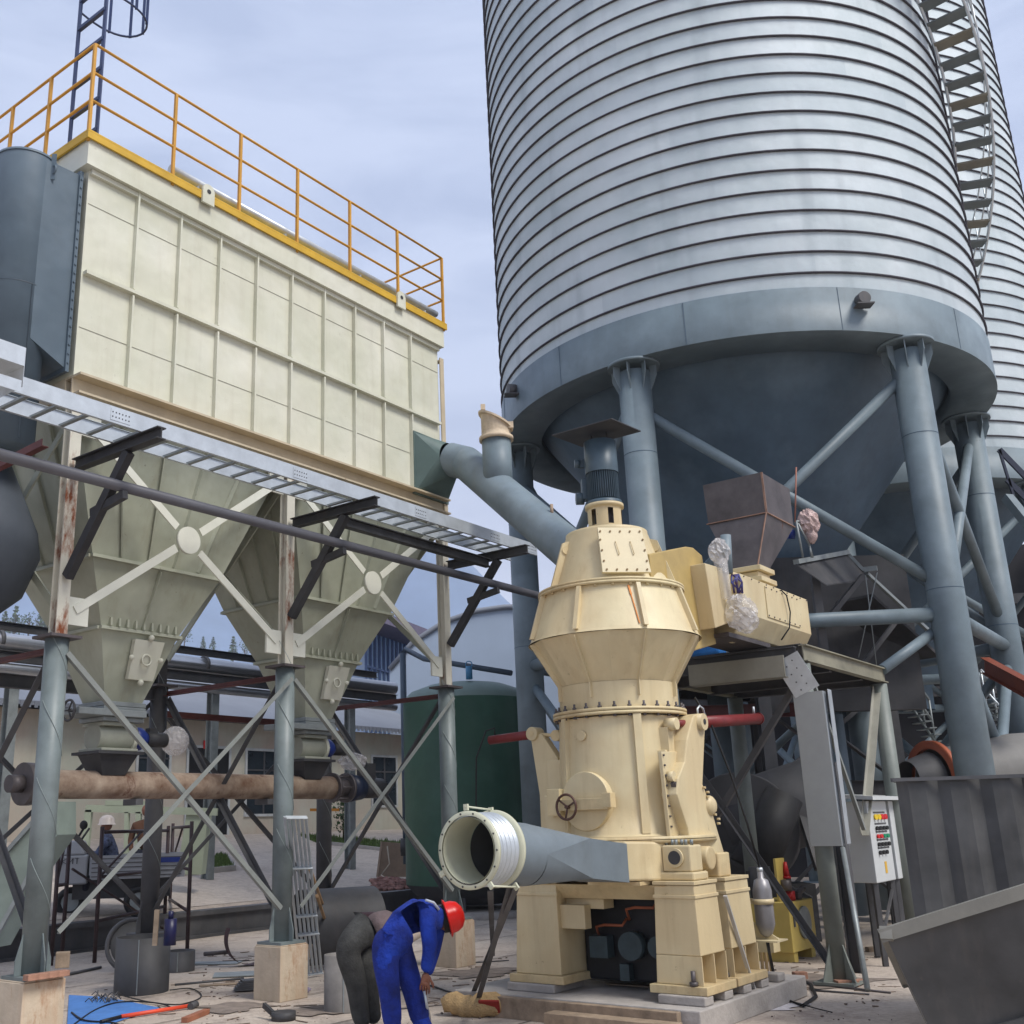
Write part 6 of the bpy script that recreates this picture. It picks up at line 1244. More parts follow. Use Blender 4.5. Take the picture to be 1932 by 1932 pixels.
# cut grey tank shell lying behind the workers
cs_ = G(660, 1800, 0); d = np.hypot(cs_[0], cs_[1])
mb = MB(); cc_ = G(640, 1795, 0); ax_ = nrm(A3(.9, .45, 0)); c0 = Y(640, 1730, 15.5)
mb.lathe([(.5, -.55), (.5, .5)], A3(c0[0], c0[1], .5), ax_, 40, True, -.5, 4.2); tag(mb.build('cut_shell', BLACKS, recalc=False), 'dark rolled steel shell lying open behind the grey-trousered worker', 'steel shell')
mb = MB(); mb.lathe([(.36, -.06), (.36, .12)], Y(690, 1725, 14.6)*[1, 1, 0]+EZ*.38, nrm(A3(1, .3, 0)), 40, True, .0, 3.4); tag(mb.build('curved_strip', mat('maroon_steel', (64, 34, 38), .6), recalc=False), 'maroon curved steel strip arching above the worker', 'steel strip')
# curved rusty strip in the middle
mb = MB(); cm_ = G(455, 1822, 0); mb.lathe([(.34, -.05), (.34, .16)], cm_+A3(.1, 0, .36), nrm(A3(.5, -1, 0)), 40, True, 2.7, 5.3); tag(mb.build('curved_strip', mat('maroon_steel', (64, 34, 38), .6), recalc=False), 'rusty curled steel strip standing left of the middle pedestal', 'steel strip')
# grey round barrel (front centre)
drum(648, 1912, 34, 95, 'dusty grey cylindrical barrel beside the grey-trousered worker', mat('barrel_dusty', (122, 118, 114), .7, var=.16, scale=5))
# plywood box panel leaning right
pp0, pp1 = on_yard(712, 1655), on_yard(768, 1655)
mb = MB(); mb.prism([pp0, pp1, pp1+EZ*.75+A3(.1, .3, 0), pp0+EZ*.8+A3(.1, .3, 0)], A3(.02, .05, 0)); mb.bar(pp0, pp0+EZ*.8+A3(.1, .3, 0), .05, .04); tag(mb.build('plywood_panel', mat('plywood', (140, 120, 102), .8, var=.15)), 'brown plywood panel leaning in the yard left of the green tank', 'panel')
mb = MB(); mb.path([pp0+A3(.25, -.1, .7), pp0+A3(.3, -.12, .3), pp0+A3(.1, -.12, .05), on_yard(760, 1680), on_yard(815, 1693)], .015, 6); tag(mb.build('white_hose', mat('hose_white', (190, 178, 160), .5)), 'pale hose draped over the plywood panel and rubble', 'hose')
# rubble pile
mb = MB()
for _ in range(160):
    p = on_yard(random.uniform(700, 775), random.uniform(1663, 1682)); s = random.uniform(.04, .12); mb.ball(p+EZ*s*.4, s, (1, .8, .6), 6, .5)
o = mb.build('rubble', mat('rubble_red', (150, 110, 100), .9, var=.25, scale=8), recalc=False); tag(o, 'reddish brick rubble heaped along the yard edge', 'rubble'); o['kind'] = 'stuff'
# blue mat, cables, red pole, plank
bm_ = [G(130, 1878, .006), G(200, 1882, .006), G(300, 1902, .006), G(200, 1935, .006), G(125, 1960, .006)]
mb = MB(); mb.prism(bm_, EZ*.006); tag(mb.build('blue_mat', mat('mat_blue', (74, 124, 190), .7, var=.12, scale=5)), 'bright blue mat spread on the ground at the lower left', 'mat')
def cable(pts, r, label, m=BLK, nm='cable'):
    P = [G(u, v, .015+.01*random.random()) for u, v in pts]
    Q = []
    for i in range(len(P)-1):
        p_ = P[max(i-1, 0)]; a = P[i]; b = P[i+1]; n_ = P[min(i+2, len(P)-1)]
        for t in np.linspace(0, 1, 7)[:-1]: Q.append(.5*((2*a)+(b-p_)*t+(2*p_-5*a+4*b-n_)*t*t+(3*a-p_-3*b+n_)*t**3))
    Q.append(P[-1]); tag(MB().path(Q, r, 6).build(nm, m), label, 'cable')
cable([(130, 1940), (180, 1905), (230, 1890), (300, 1893), (330, 1905)], .008, 'thin dark cable curving across the blue mat')
cable([(135, 1910), (160, 1925), (215, 1930), (240, 1945)], .009, 'dark cable along the near edge of the blue mat')
cable([(230, 1878), (280, 1890), (340, 1895), (380, 1880), (360, 1865), (320, 1868)], .007, 'thin cable looping in front of the black drum')
cable([(745, 1870), (800, 1858), (850, 1872), (920, 1890), (985, 1885), (1040, 1905), (1060, 1932)], .010, 'dark cable running from the worker past the mill plinth')
cable([(1030, 1880), (1100, 1905), (1160, 1920), (1200, 1932)], .014, 'grey cable along the front of the mill plinth', GALVD)
cable([(1490, 1888), (1530, 1900), (1570, 1910)], .006, 'thin wire lying right of the rubber hose')
cable([(1650, 1805), (1690, 1800), (1700, 1790)], .008, 'short dark cable near the platform post foot')
mb = MB()
for _ in range(26):
    c = G(random.uniform(172, 215), random.uniform(1876, 1892), .02); a = random.random()*3; mb.path([c, c+A3(cos(a)*.05, sin(a)*.05, .04), c+A3(cos(a)*.1, sin(a)*.1, .0)], .006, 5)
tag(mb.build('wire_bundle', STEELD), 'heap of tangled grey wire on the edge of the blue mat', 'wire')
sh_ = thing('sledgehammer', 'orange-red handled hammer lying on the ground at the lower left', 'hammer', G(300, 1910, 0))
ORG = mat('handle_orange', (220, 78, 48), .45)
h0, h1, h2 = G(190, 1928, .03), G(228, 1918, .03), G(362, 1897, .03)
MB().tube(h1, h2, .020, n=12).build('handle', ORG, sh_); MB().tube(h0, h1, .018, n=12).build('grip', BLK, sh_); MB().tube(h2-A3(0, .07, 0), h2+A3(.03, .07, 0), .035, n=14).build('head', STEELD, sh_)
def plank(u0, v0, u1, v1, w_, h_, label, m=WOOD, cat='plank', nm='plank'): return tag(MB().bar(G(u0, v0, h_/2), G(u1, v1, h_/2), w_, h_, EZ).build(nm, m, bevel=.003), label, cat)
plank(348, 1925, 390, 1908, .07, .05, 'short reddish-brown wood offcut beside the hammer head', mat('wood_red', (150, 96, 72), .8, var=.2))
mb = MB(); c = G(535, 1925, .0); mb.tube(c, c+EZ*.08, .12, n=18); mb.bar(c+A3(-.1, 0, .06), c+A3(-.22, .15, .12), .03, .05); tag(mb.build('scrap_pot', BLACKS), 'dark scrap metal lid with a tab at the bottom edge', 'scrap')
mb = MB()
for k in range(5): p = G(435+k*2, 1868-k*4, .03+k*.022); mb.box(p+A3(.2, .1, 0), (.36-.02*k, .2, .018), (nrm(A3(1, .2+.05*k, 0)), nrm(A3(-.2-.05*k, 1, 0)), EZ))
tag(mb.build('plate_stack', STEELD), 'stack of thin steel plates lying left of the orange-stained pedestal', 'steel plates')
pc2 = G(1432, 1900, .004); mb = MB(); P_ = [pc2]+[pc2+A3(cos(t)*(.42+.12*sin(3*t)+.07*sin(7*t)), sin(t)*(.3+.1*cos(2*t)), 0) for t in np.linspace(0, 2*pi, 41)[:-1]]
mb.add(P_, [(0, i+1, (i+1) % 40+1) for i in range(40)]); o = mb.build('powder', mat('white_powder', (206, 200, 200), .95, var=.15, scale=12, bump=.4)); tag(o, 'spill of pale white powder on the ground beside the mill plinth', 'powder'); o['kind'] = 'stuff'
for k in range(5):
    u0 = L.loc(G(500, 1850, 0)); b_ = -3.2+1.55*k; mb = MB(); mb.add([L.W(-6, b_, .009), L.W(8, b_, .009), L.W(8, b_+.02, .009), L.W(-6, b_+.02, .009)], [(0, 1, 2, 3)]); struct(mb.build('slab_joint', mat('joint_dark', (92, 82, 76), .95)))
def stain(u, v, r, label, seed):
    c = G(u, v, .0105); rr_ = np.random.default_rng(seed).random(6); n_ = 48
    P_ = [c]+[c+A3(cos(t)*r*(1+.3*sin(3*t+rr_[0]*6)+.18*sin(7*t+rr_[1]*6)), sin(t)*r*.8*(1+.3*sin(2*t+rr_[2]*6)+.15*sin(9*t+rr_[3]*6)), 0) for t in np.linspace(0, 2*pi, n_+1)[:-1]]
    mb = MB(); mb.add(P_, [(0, i+1, (i+1) % n_+1) for i in range(n_)]); o = mb.build('ground_stain', mat('stain_damp', (132, 120, 110), .8, var=.25, scale=6)); tag(o, label, 'stain'); o['kind'] = 'stuff'
stain(610, 1905, .45, 'dark damp patch on the slab left of the dusty barrel', 1); stain(1560, 1850, .55, 'dark damp patch on the ground beside the platform post', 2); stain(440, 1900, .35, 'faint dark patch on the slab in front of the plate stack', 3); stain(900, 1835, .5, 'greyish patch of ground behind the duct props', 4)
# scrap bars and debris
for k, (u0, v0, u1, v1, r, lab) in enumerate(((335, 1822, 470, 1812, .012, 'long thin steel rod lying behind the plate stack'), (330, 1858, 460, 1846, .014, 'rusty flat bar lying left of the plate stack'), (385, 1800, 430, 1796, .03, 'short steel channel on the ground by the rusty strip'), (130, 1838, 190, 1825, .02, 'steel tube lying by the nearest pedestal'), (1545, 1858, 1680, 1873, .012, 'thin steel rod lying in front of the platform post'), (1530, 1868, 1640, 1876, .010, 'second thin rod beside the platform post foot'), (1200, 1880, 1100, 1872, .012, 'thin rod on the plinth by the mill opening'), (860, 1818, 960, 1812, .008, 'thin wire lying behind the bellows props'), (740, 1905, 850, 1895, .006, 'thin wire on the ground by the worker feet'))):
    tag(MB().tube(G(u0, v0, r), G(u1, v1, r), r, n=8).build('steel_rod', STEELD if k % 2 else RUSTD), lab, 'rod', 'loose bars on the ground')
for k, (u, v, sx, sy, sz, rz, lab, m_) in enumerate(((1598, 1862, .24, .12, .07, .1, 'red brick lying at the foot of the platform post', BRICK), (1618, 1858, .2, .1, .05, .5, 'second brick behind the first at the platform post', BRICK), (1655, 1795, .3, .1, .06, .2, 'flat wooden block lying under the control cabinets', WOOD), (700+0, 1825, .14, .1, .08, .3, 'small broken concrete lump near the worker', CONG), (876, 1815, .16, .1, .06, .2, 'flat brown clod on the ground left of the props', BRICK), (122, 1848, .13, .13, .14, .3, 'cube-shaped wooden block on the nearest pedestal', WOOD), (1510, 1848, .15, .1, .08, .1, 'small rough brick inside the hose loop', BRICK))):
    c = G(u, v, 0) if k != 5 else G(117, 1828, .56)
    z0_ = 0 if k != 5 else .57
    tag(MB().box(c*[1, 1, 0]+EZ*(z0_+sz/2+.002), (sx, sy, sz), (A3(cos(rz), sin(rz), 0), A3(-sin(rz), cos(rz), 0), EZ)).build('brick' if m_ is BRICK else 'block', m_, bevel=.006), lab, 'brick' if m_ is BRICK else 'block')
for k in range(4):
    c = L.W(-3.06-.12+.1*k-.05, -.26, .568+.02); tag(MB().box(c+EZ*.02, (.11, .09, .05), (AD, BD, EZ)).build('brick', BRICK, bevel=.004), ['leftmost', 'second', 'third', 'rightmost'][k]+' of the broken bricks along the top of the nearest pedestal', 'brick', 'bricks on the nearest pedestal')
mb = MB()
for _ in range(420):
    if random.random() < .75: u, v = random.uniform(380, 1300), random.uniform(1800, 1932)
    else: u, v = random.uniform(1380, 1690), random.uniform(1800, 1932)
    p = G(u, v, 0); s = random.choice([.005, .006, .008, .012, .018]); mb.ball(p+EZ*s*.5, s, (1, .8, .5), 5, .5)
o = mb.build('debris', mat('debris_grit', (112, 98, 90), .9, var=.4, scale=20), recalc=False); tag(o, 'scattered grit and crumbs of concrete on the dusty ground', 'debris'); o['kind'] = 'stuff'
mb = MB()
for _ in range(160):
    u, v = random.choice([(random.uniform(380, 560), random.uniform(1795, 1870)), (random.uniform(820, 960), random.uniform(1800, 1900)), (random.uniform(1460, 1690), random.uniform(1800, 1900)), (random.uniform(200, 560), random.uniform(1850, 1932))]); p = G(u, v, .006); a = random.random()*6.3; l = random.uniform(.04, .25)
    mb.bar(p, p+A3(cos(a), sin(a)*.7, 0)*l, random.uniform(.008, .03), .008)
o = mb.build('litter', mat('litter_brown', (128, 112, 98), .8, var=.5, scale=15)); tag(o, 'small sticks, offcuts and scraps littering the ground', 'litter'); o['kind'] = 'stuff'
for k, (u, v, sx, sy, rz, lab) in enumerate(((470, 1838, .9, .45, .15, 'thin grey steel sheet lying left of the middle pedestal'), (400, 1818, .8, .3, -.1, 'dusty steel sheet lying behind the plate stack'), (420, 1858, .55, .12, .25, 'narrow plank lying near the plate stack'), (690, 1900, .3, .2, .6, 'scrap of cardboard under the bending workers'), (960, 1905, .5, .12, -.2, 'short board lying beside the paper sack'), (1190, 1860, .5, .1, -.65, 'broken board lying under the mill gearbox'))):
    z_ = .006 if k < 5 else .205
    tag(MB().box(G(u, v, z_)+EZ*.008, (sx, sy, .012), (A3(cos(rz), sin(rz), 0), A3(-sin(rz), cos(rz), 0), EZ)).build('sheet', GALVD if k < 2 else WOOD, bevel=.002), lab, 'sheet' if k < 2 else 'board')
# plastic bottle
mb = MB(); c = G(535+25, 1872, .035); mb.tube(c, c+A3(.1, .16, 0), .032, n=12); mb.tube(c+A3(.1, .16, 0), c+A3(.125, .2, 0), .03, .014, n=12); tag(mb.build('plastic_bottle', mat('bottle_lilac', (176, 164, 190), .25, var=.2)), 'clear lilac plastic bottle lying at the foot of the slotted panel', 'bottle')
# paper sack with red print
c = G(908, 1918, 0); sb_ = thing('cement_sack', 'crumpled brown paper sack with a red printed patch lying behind the worker', 'sack', c)
mb = MB(); dd_ = nrm(A3(.93, -.25, 0)); pts = [c+dd_*(k-.5)*.78+A3(-.0, .03*sin(k*9), .10+.02*sin(k*13)) for k in np.linspace(0, 1, 13)]; mb.path(pts, [.06, .09, .115, .10, .12, .105, .125, .11, .12, .10, .115, .09, .05], 14); mb.v = [(x, y, z*.95+.008*sin(x*70+y*50)) for x, y, z in mb.v]; mb.build('sack_body', mat('kraft_paper', (178, 148, 104), .8, var=.18, scale=9, bump=.8), sb_)
mb = MB(); cc2 = c+dd_*.08+EZ*.155
mb.box(c+dd_*.08+A3(0, -.115, .11), (.2, .02, .13), (dd_, nrm(A3(.25, .93, .6)), nrm(A3(-.1, -.55, .9)))); mb.build('red_patch', mat('print_red', (140, 40, 32), .7), sb_)
# ------------------------------------------------------------------ sloped light chute at far left and its wheel
ch = thing('inclined_chute', 'pale green-grey inclined chute rising from the left edge behind the nearest column', 'chute', G(10, 1830, 0)+A3(0, 1, 0))
yc = 11.6
mb = MB(); mb.prism([Y(-70, 1700, yc), Y(-20, 1790, yc), Y(62, 1640, yc), Y(108, 1575, yc), Y(108, 1512, yc), Y(80, 1530, yc)], A3(.08, .35, 0)); mb.build('chute_body', mat('chute_paint', (128, 140, 132), .5, var=.1), ch)
mb = MB(); mb.bar(Y(-70, 1700, yc-.03), Y(90, 1520, yc-.03), .06, .04); mb.bar(Y(-20, 1790, yc-.03), Y(62, 1640, yc-.03), .06, .04); mb.build('chute_flange', GALVD, ch)
mb = MB(); mb.fbox(L, (-3.9, -3.2), (1.9, 2.6), (0, 1.0)); tag(mb.build('dark_bin', BLACKS, bevel=.02), 'dark steel bin behind the nearest column at the left edge', 'bin')
# ================================================================== CARGO TRICYCLE and riders
tp = on_yard(165, 1735); TF = Fr((tp[0], tp[1], 0), nrm(A3(.97, .22, 0)), nrm(A3(-.22, .97, 0)))
zt0 = tp[2]
WSIL = mat('trike_silver', (150, 152, 156), .4, .2, var=.06)
tc_ = thing('cargo_tricycle', 'silver-white motor cargo tricycle truck parked in the yard behind the scaffold', 'cargo tricycle', TF.W(.4, .3, zt0))
TS = Fr(TF.o+EZ*zt0, TF.e1, TF.e2)
mb = MB(); mb.fbox(TS, (-.55, -.05), (-.0, 1.1), (.55, 1.02)); mb.hexa([TS.W(-.55, 0, 1.02), TS.W(-.1, 0, 1.02), TS.W(-.1, 1.1, 1.02), TS.W(-.55, 1.1, 1.02), TS.W(-.45, .05, 1.25), TS.W(-.2, .05, 1.25), TS.W(-.2, 1.05, 1.25), TS.W(-.45, 1.05, 1.25)]); mb.build('front_cowl', WSIL, tc_, bevel=.03)
mb = MB(); mb.fbox(TS, (.0, 1.5), (-.02, 1.1), (.62, .68)); mb.fbox(TS, (.0, 1.5), (-.05, -.02), (.62, 1.0)); mb.fbox(TS, (.0, 1.5), (1.1, 1.13), (.62, 1.0)); mb.fbox(TS, (-.02, .01), (-.02, 1.1), (.69, 1.0)); mb.fbox(TS, (1.5, 1.53), (-.05, 1.13), (.62, 1.0)); mb.build('cargo_bed', WSIL, tc_)
mb = MB()
for k in range(5): mb.fbox(TS, (.02, 1.48), (-.062, -.051), (.66+k*.07, .675+k*.07))
mb.build('bed_ribs', STEELD, tc_)
mb = MB(); mb.fbox(TS, (1.0, 1.45), (-.068, -.063), (.86, .94)); mb.build('blue_stripe', BLUEP, tc_)
cu = bpy.data.curves.new('number_plate', 'FONT'); cu.body = 'KML'; cu.size = .12; cu.extrude = .003; co = bpy.data.objects.new('letters', cu); 
mb = MB()
for x0_, segs in ((-.46, ((0, 0, 0, 1), (0, .5, .7, 1), (0, .5, .7, 0))), (-.36, ((0, 0, 0, 1), (0, 1, .35, .4), (.35, .4, .7, 1), (.7, 1, .7, 0))), (-.26, ((0, 1, .7, 1), (.35, 1, .35, 0)))):
    for (ax1, az1, ax2_, az2_) in segs: mb.bar(TS.W(x0_+ax1*.1, -.006, .88+az1*.09), TS.W(x0_+ax2_*.1, -.006, .88+az2_*.09), .012, .006)
mb.build('plate_letters', BLK, tc_)
bpy.data.curves.remove(cu) if co.users == 0 else bpy.data.objects.remove(co)
for a, b, r in ((-.35, .55, .25), (.8, .02, .25), (.8, 1.05, .25)):
    c = TS.W(a, b, r); mb = MB(); mb.ring(c, TS.e2, r-.06, .06, 28, 8); wh = mb.build('wheel', BLK, tc_); mb = MB(); mb.tube(c-TS.e2*.03, c+TS.e2*.03, r-.09, n=20); mb.build('rim', GALVD, wh)
mb = MB(); mb.fbox(TS, (-.3, 1.3), (.3, .8), (.3, .61)); mb.build('chassis', BLACKS, tc_)
mb = MB(); mb.tube(TS.W(-.3, .1, 1.2), TS.W(-.15, .0, 1.45), .02, n=8); mb.tube(TS.W(-.3, .9, 1.2), TS.W(-.15, 1.0, 1.45), .02, n=8); mb.ball(TS.W(-.15, -.05, 1.5), .07, (1, .4, 1.1), 10); mb.build('mirror', BLK, tc_)
mb = MB(); mb.box(TS.W(-.56, .2, .85), (.03, .2, .16), (TS.e1, TS.e2, EZ)); mb.build('headlight', GALV, tc_)
# cream portal frame in the yard behind tricycle
gf = thing('portal_frame', 'pale green steel portal frame structure standing behind the tricycle', 'steel frame', TS.W(1, 2.6, 0))
PG = mat('portal_green', (164, 172, 148), .5, var=.06)
f0 = on_yard(160, 1640)
yy = 22.
pz = lambda u, v: Y(u, v, yy)
mb = MB()
mb.bar(pz(163, 1525), pz(410, 1532), .12, .14); mb.bar(pz(200, 1515), pz(290, 1517), .12, .1)
mb.build('top_beam', PG, gf)
for u0, v0, u1, v1, w_ in ((168, 1528, 158, 1640, .13), (262, 1532, 258, 1640, .1), (240, 1532, 238, 1640, .08)): MB().bar(pz(u0, v0), pz(u1, v1), w_, .12).build('frame_leg', PG, gf)
MB().hexa([pz(333, 1650), pz(380, 1650), pz(380, 1650)+A3(0, .4, 0), pz(333, 1650)+A3(0, .4, 0), pz(352, 1534), pz(392, 1534), pz(392, 1534)+A3(0, .4, 0), pz(352, 1534)+A3(0, .4, 0)]).build('tapered_leg', PG, gf)
# orange post with spring near back column
mb = MB(); oo = on_yard(613, 1600); mb.tube(Y(614, 1600, 25), Y(614, 1505, 25), .06, n=10); mb.bar(Y(585, 1528, 25), Y(640, 1528, 25), .06, .06); tag(mb.build('orange_post', mat('post_orange', (196, 128, 40), .5)), 'orange post with a cross arm in front of the pale building', 'post')
#@@PEOPLE
# ================================================================== PEOPLE
def body(name, verts, edges, radii, m, parent, root=0, sub=2):
    me = bpy.data.meshes.new(name); w0 = np.array(parent.get('_w', (0, 0, 0)))
    me.from_pydata([tuple(np.asarray(v)-w0) for v in verts], edges, []); o = bpy.data.objects.new(name, me); scene.collection.objects.link(o); o.parent = parent
    sk_ = o.modifiers.new('skin', 'SKIN'); sk_.use_smooth_shade = True
    for i, r in enumerate(radii):
        r = r if hasattr(r, '__len__') else (r, r); me.skin_vertices[0].data[i].radius = r; me.skin_vertices[0].data[i].use_root = i == root
    ss = o.modifiers.new('sub', 'SUBSURF'); ss.levels = sub; ss.render_levels = sub
    me.materials.append(m); return o
def chain(*pts): return list(pts), [(i, i+1) for i in range(len(pts)-1)]
PY = 9.75
def pp_(u, v, dy=0.): return Y(u, v, PY+dy)
# worker in blue
wk = thing('person', 'worker in blue overalls and red hard hat bending forward beside the mill duct', 'person', G(770, 1955, 0))
Vv = [pp_(737, 1778), pp_(762, 1745, .05), pp_(795, 1722, .12), pp_(818, 1722, .2), pp_(832, 1728, .25),      # pelvis, waist, chest, upper chest, neck
      pp_(722, 1790, -.08), pp_(735, 1868, -.05), pp_(742, 1945, -.02), pp_(752, 1957, -.04),      # left leg
      pp_(752, 1790, .1), pp_(778, 1862, .12), pp_(797, 1938, .1), pp_(815, 1950, .06),            # right leg
      pp_(806, 1733, .0), pp_(812, 1790, -.06), pp_(803, 1835, .0),                # near arm
      pp_(826, 1745, .35), pp_(818, 1795, .35), pp_(806, 1838, .2)]
Ee = [(0, 1), (1, 2), (2, 3), (3, 4), (0, 5), (5, 6), (6, 7), (7, 8), (0, 9), (9, 10), (10, 11), (11, 12), (3, 13), (13, 14), (14, 15), (3, 16), (16, 17), (17, 18)]
Rr = [(.16, .15), .155, .165, .13, .07, .12, .09, .075, .055, .12, .09, .08, .055, .085, .07, .055, .08, .065, .05]
body('overalls', Vv, Ee, Rr, BLUEC, wk)
body('trousers', [lerp(Vv[0], Vv[1], .3), Vv[0]]+Vv[5:8]+Vv[9:12], [(0, 1), (1, 2), (2, 3), (3, 4), (1, 5), (5, 6), (6, 7)], [(.162, .152), (.168, .158), .126, .096, .082, .126, .096, .088], mat('navy_workwear', (22, 38, 116), .9, var=.3, scale=6, bump=.5, col2=(26, 52, 150)), wk)
hdc = pp_(845, 1732, .28)
hm = MB(); hm.ball(hdc, .105, (1, .9, 1.05), 18); hdo = hm.build('head', SKIN, wk)
mb = MB(); fdir = nrm(A3(.55, .3, -.78)); rs_ = MB(); rs_.path([pp_(803, 1698, -.02), pp_(818, 1703, .02), pp_(828, 1716, .06)], .012, 6); rs_.build('reflective_piping', mat('piping_white', (190, 196, 210), .5), wk); mb = MB()

mb.ball(hdc+fdir*.105, .02, (1, 1, 1), 8); mb.ball(hdc+fdir*.09+A3(.03, -.03, .03), .012); mb.ball(hdc+fdir*.09+A3(-.0, .03, .03), .012); mb.ball(hdc+A3(-.0, -.10, -.01), .025, (1, .5, 1.3), 8); mb.build('face', SKIN, hdo)
mb = MB(); hax = nrm(A3(.93, .1, .25)); mb.lathe([(.145, -.02), (.14, -.01), (.135, .0), (.132, .05), (.11, .10), (.06, .135), (0, .145)], hdc+hax*.005, hax, 28); mb.lathe([(.135, -.02), (.165, -.015), (.15, .0)], hdc+hax*.005, hax, 28); mb.build('hard_hat', REDH, wk, recalc=False)
mb = MB(); mb.lathe([(.112, -.06), (.118, -.02), (.12, .02), (0, .1)], hdc, hax, 20); mb.build('hair', mat('hair_black', (26, 22, 20), .7), hdo)
def hand(c, d, nm='hand'):      # palm, four fingers, thumb hanging down and gripping
    d = nrm(d); s1 = nrm(np.cross(d, A3(0, 1, 0))); n1 = nrm(np.cross(s1, d)); c = np.asarray(c, float)
    V = [c, c+d*.05, c+d*.09]; E_ = [(0, 1), (1, 2)]; Rd = [.026, (.038, .02), (.04, .018)]
    for k in range(4):
        x = (-1.5+k)*.02; L_ = (.028, .032, .03, .024)[k]; i0 = len(V); V += [c+d*.10+s1*x, c+d*(.10+L_)+s1*x*1.05+n1*.008, c+d*(.10+L_*1.7)+s1*x*1.05+n1*.026, c+d*(.10+L_*2.0)+s1*x+n1*.046]
        E_ += [(2, i0), (i0, i0+1), (i0+1, i0+2), (i0+2, i0+3)]; Rd += [.0095, .009, .0085, .007]
    i0 = len(V); V += [c+d*.045+s1*.035, c+d*.075+s1*.06+n1*.01, c+d*.105+s1*.062+n1*.02]; E_ += [(1, i0), (i0, i0+1), (i0+1, i0+2)]; Rd += [.012, .011, .009]
    return body(nm, V, E_, Rd, SKIN, wk)
hand(pp_(802, 1834, .0), pp_(800, 1868, .02)-pp_(802, 1834, .0)); hand(pp_(806, 1838, .2), pp_(803, 1868, .18)-pp_(806, 1838, .2))
mb = MB()
for c in (pp_(755, 1960, -.04), pp_(815, 1955, .06)): mb.ball(A3(c[0]+.03, c[1], .05), .06, (2.0, 1, .8), 12)
mb.build('shoe', BLK, wk)
MB().path([pp_(800, 1870, .02), pp_(806, 1900, .0), G(812, 1925, .02)], .012, 6).build('torch_rod', GALV)
tag(bpy.data.objects['torch_rod'], 'short pale rod held down by the worker in blue', 'rod')
# worker in grey
PY = 10.25
wg = thing('person', 'worker in grey trousers bending away, half hidden behind the one in blue', 'person', G(695, 1925, 0))
Vv = [pp_(663, 1768), pp_(691, 1752, .1), pp_(729, 1750, .25), pp_(751, 1752, .35), pp_(763, 1760, .4),
      pp_(651, 1785, -.08), pp_(673, 1855, -.02), pp_(681, 1925, .0), pp_(691, 1938, -.04),
      pp_(677, 1785, .12), pp_(693, 1855, .14), pp_(703, 1918, .14), pp_(713, 1928, .1)]
body('trousers', [Vv[i] for i in (0, 5, 6, 7, 8, 9, 10, 11, 12, 1)], [(0, 1), (1, 2), (2, 3), (3, 4), (0, 5), (5, 6), (6, 7), (7, 8), (0, 9)], [(.17, .16), .13, .1, .085, .05, .13, .1, .085, .05, .15], GREYC, wg)
body('shirt', [Vv[1], Vv[2], Vv[3], Vv[4], pp_(739, 1800, .2), pp_(741, 1845, .2), pp_(756, 1800, .5), pp_(753, 1845, .45)], [(0, 1), (1, 2), (2, 3), (2, 4), (4, 5), (2, 6), (6, 7)], [.152, .165, .14, .07, .075, .055, .075, .055], BRNC, wg)
mb = MB(); hc2 = pp_(772, 1750, .5); mb.ball(hc2, .1, (1, .9, 1.05), 16); mb.build('head', SKIN, wg)
mb = MB(); mb.lathe([(.16, -.02), (.135, .0), (.11, .10), (.06, .135), (0, .145)], hc2, nrm(A3(.9, .2, .2)), 24); mb.build('hard_hat', WHTH, wg, recalc=False)
mb = MB()
for c in (Vv[8], Vv[12]): mb.ball(A3(c[0]+.03, c[1], .05), .06, (2.0, 1, .8), 12)
mb.build('shoe', BLK, wg)
# rider on the tricycle
rd = thing('person', 'person with a pale hard hat and blue patterned shirt seated on the tricycle', 'person', TS.W(.35, .5, .7))
s0 = lambda a, b, z: TS.W(a, b, z)
body('shirt', [s0(.3, .5, .78), s0(.28, .5, 1.0), s0(.22, .5, 1.25), s0(.2, .5, 1.36), s0(.2, .25, 1.2), s0(.05, .2, 1.0), s0(-.1, .3, 1.05), s0(.2, .75, 1.2), s0(.05, .8, 1.0), s0(-.1, .7, 1.05)], [(0, 1), (1, 2), (2, 3), (2, 4), (4, 5), (5, 6), (2, 7), (7, 8), (8, 9)], [.15, .15, .15, .06, .07, .055, .04, .07, .055, .04], mat('shirt_blue_check', (40, 60, 110), .9, var=.6, scale=14, col2=(90, 100, 130)), rd)
body('trousers', [s0(.3, .5, .76), s0(.2, .35, .75), s0(-.05, .32, .72), s0(-.1, .32, .42), s0(.2, .65, .75), s0(-.05, .68, .72), s0(-.1, .68, .42)], [(0, 1), (1, 2), (2, 3), (0, 4), (4, 5), (5, 6)], [.15, .1, .08, .06, .1, .08, .06], mat('trousers_navy', (36, 38, 50), .9), rd)
mb = MB(); hh_ = s0(.18, .5, 1.5); mb.ball(hh_, .1, (1, .9, 1.1), 14); mb.build('head', SKIN, rd)
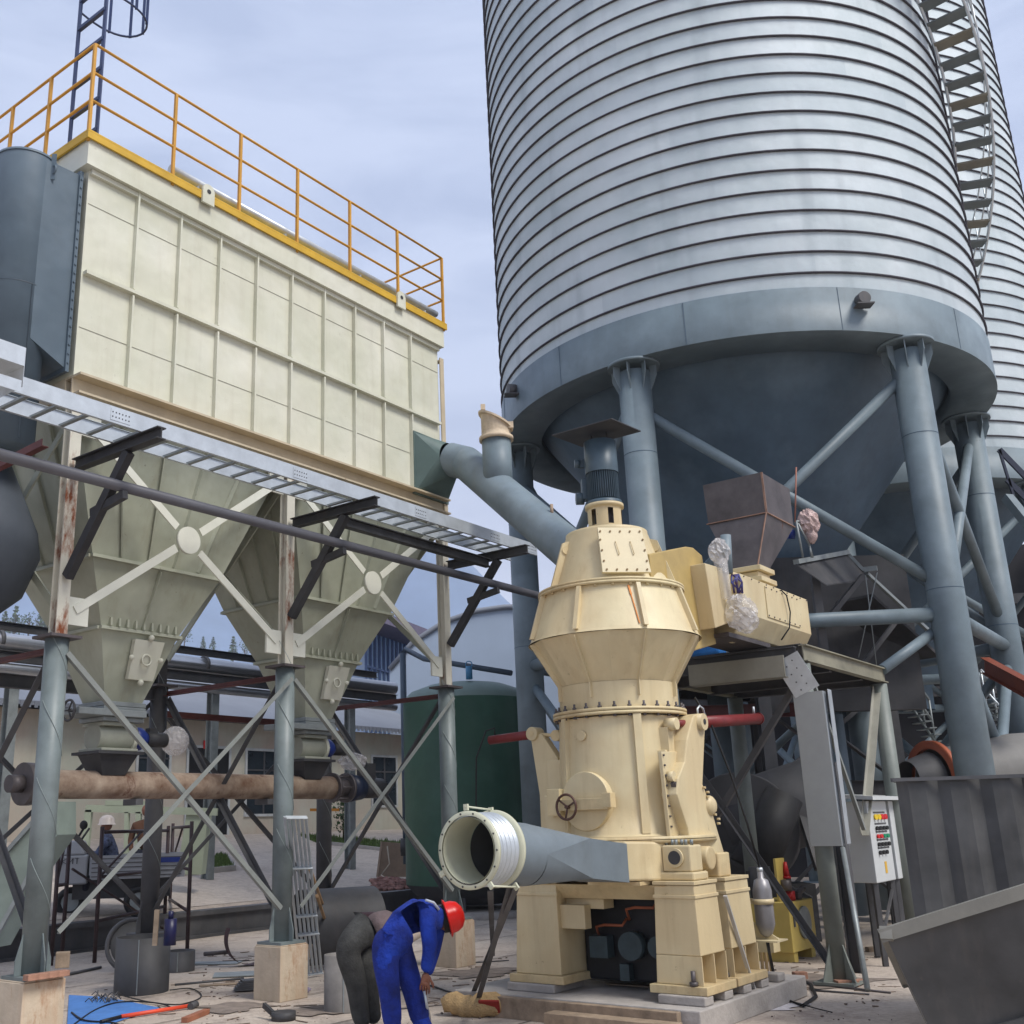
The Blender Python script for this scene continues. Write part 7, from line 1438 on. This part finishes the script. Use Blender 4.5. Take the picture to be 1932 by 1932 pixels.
mb = MB(); mb.lathe([(.16, .0), (.135, .02), (.125, .1), (.07, .15), (0, .165)], hh_, EZ, 24); mb.build('hard_hat', WHTH, rd, recalc=False)
# second person standing behind
P2 = on_yard(268, 1705)
st_ = thing('person', 'person in a brown jacket standing behind the tricycle bed, mostly hidden by the column', 'person', P2)
b0_ = lambda x, y, z: P2+A3(x, y, z)
body('trousers', [b0_(0, 0, .9), b0_(-.1, 0, .85), b0_(-.11, 0, .48), b0_(-.11, 0, .08), b0_(.1, 0, .85), b0_(.11, 0, .48), b0_(.11, 0, .08)], [(0, 1), (1, 2), (2, 3), (0, 4), (4, 5), (5, 6)], [.13, .1, .08, .06, .1, .08, .06], MATS['trousers_navy'], st_)
body('jacket', [b0_(0, 0, .92), b0_(0, 0, 1.15), b0_(0, 0, 1.4), b0_(0, 0, 1.5), b0_(-.2, 0, 1.38), b0_(-.27, -.02, 1.1), b0_(-.2, -.15, .92), b0_(.2, 0, 1.38), b0_(.27, -.02, 1.1), b0_(.2, -.15, .92)], [(0, 1), (1, 2), (2, 3), (2, 4), (4, 5), (5, 6), (2, 7), (7, 8), (8, 9)], [.15, .14, .15, .06, .07, .055, .04, .07, .055, .04], mat('jacket_brown', (96, 66, 48), .9), st_)
mb = MB(); mb.ball(P2+EZ*1.64, .1, (.9, 1, 1.1), 14); mb.build('head', SKIN, st_)
# ------------------------------------------------------------------ air between here and the hills
hm_ = bpy.data.materials.new('haze_air'); hm_.use_nodes = True; t_ = hm_.node_tree; t_.nodes.remove(t_.nodes['Principled BSDF'])
pv = t_.nodes.new('ShaderNodeVolumePrincipled'); pv.inputs['Color'].default_value = (.86, .9, 1, 1); pv.inputs['Density'].default_value = .0006; t_.links.new(pv.outputs[0], t_.nodes['Material Output'].inputs['Volume'])
mb = MB(); mb.box((0, 300, 139), (2300, 2400, 342)); hz_ = mb.build('haze', hm_); hz_['kind'] = 'stuff'
# ------------------------------------------------------------------ clean helper properties
for o in bpy.data.objects:
    if '_w' in o: del o['_w']
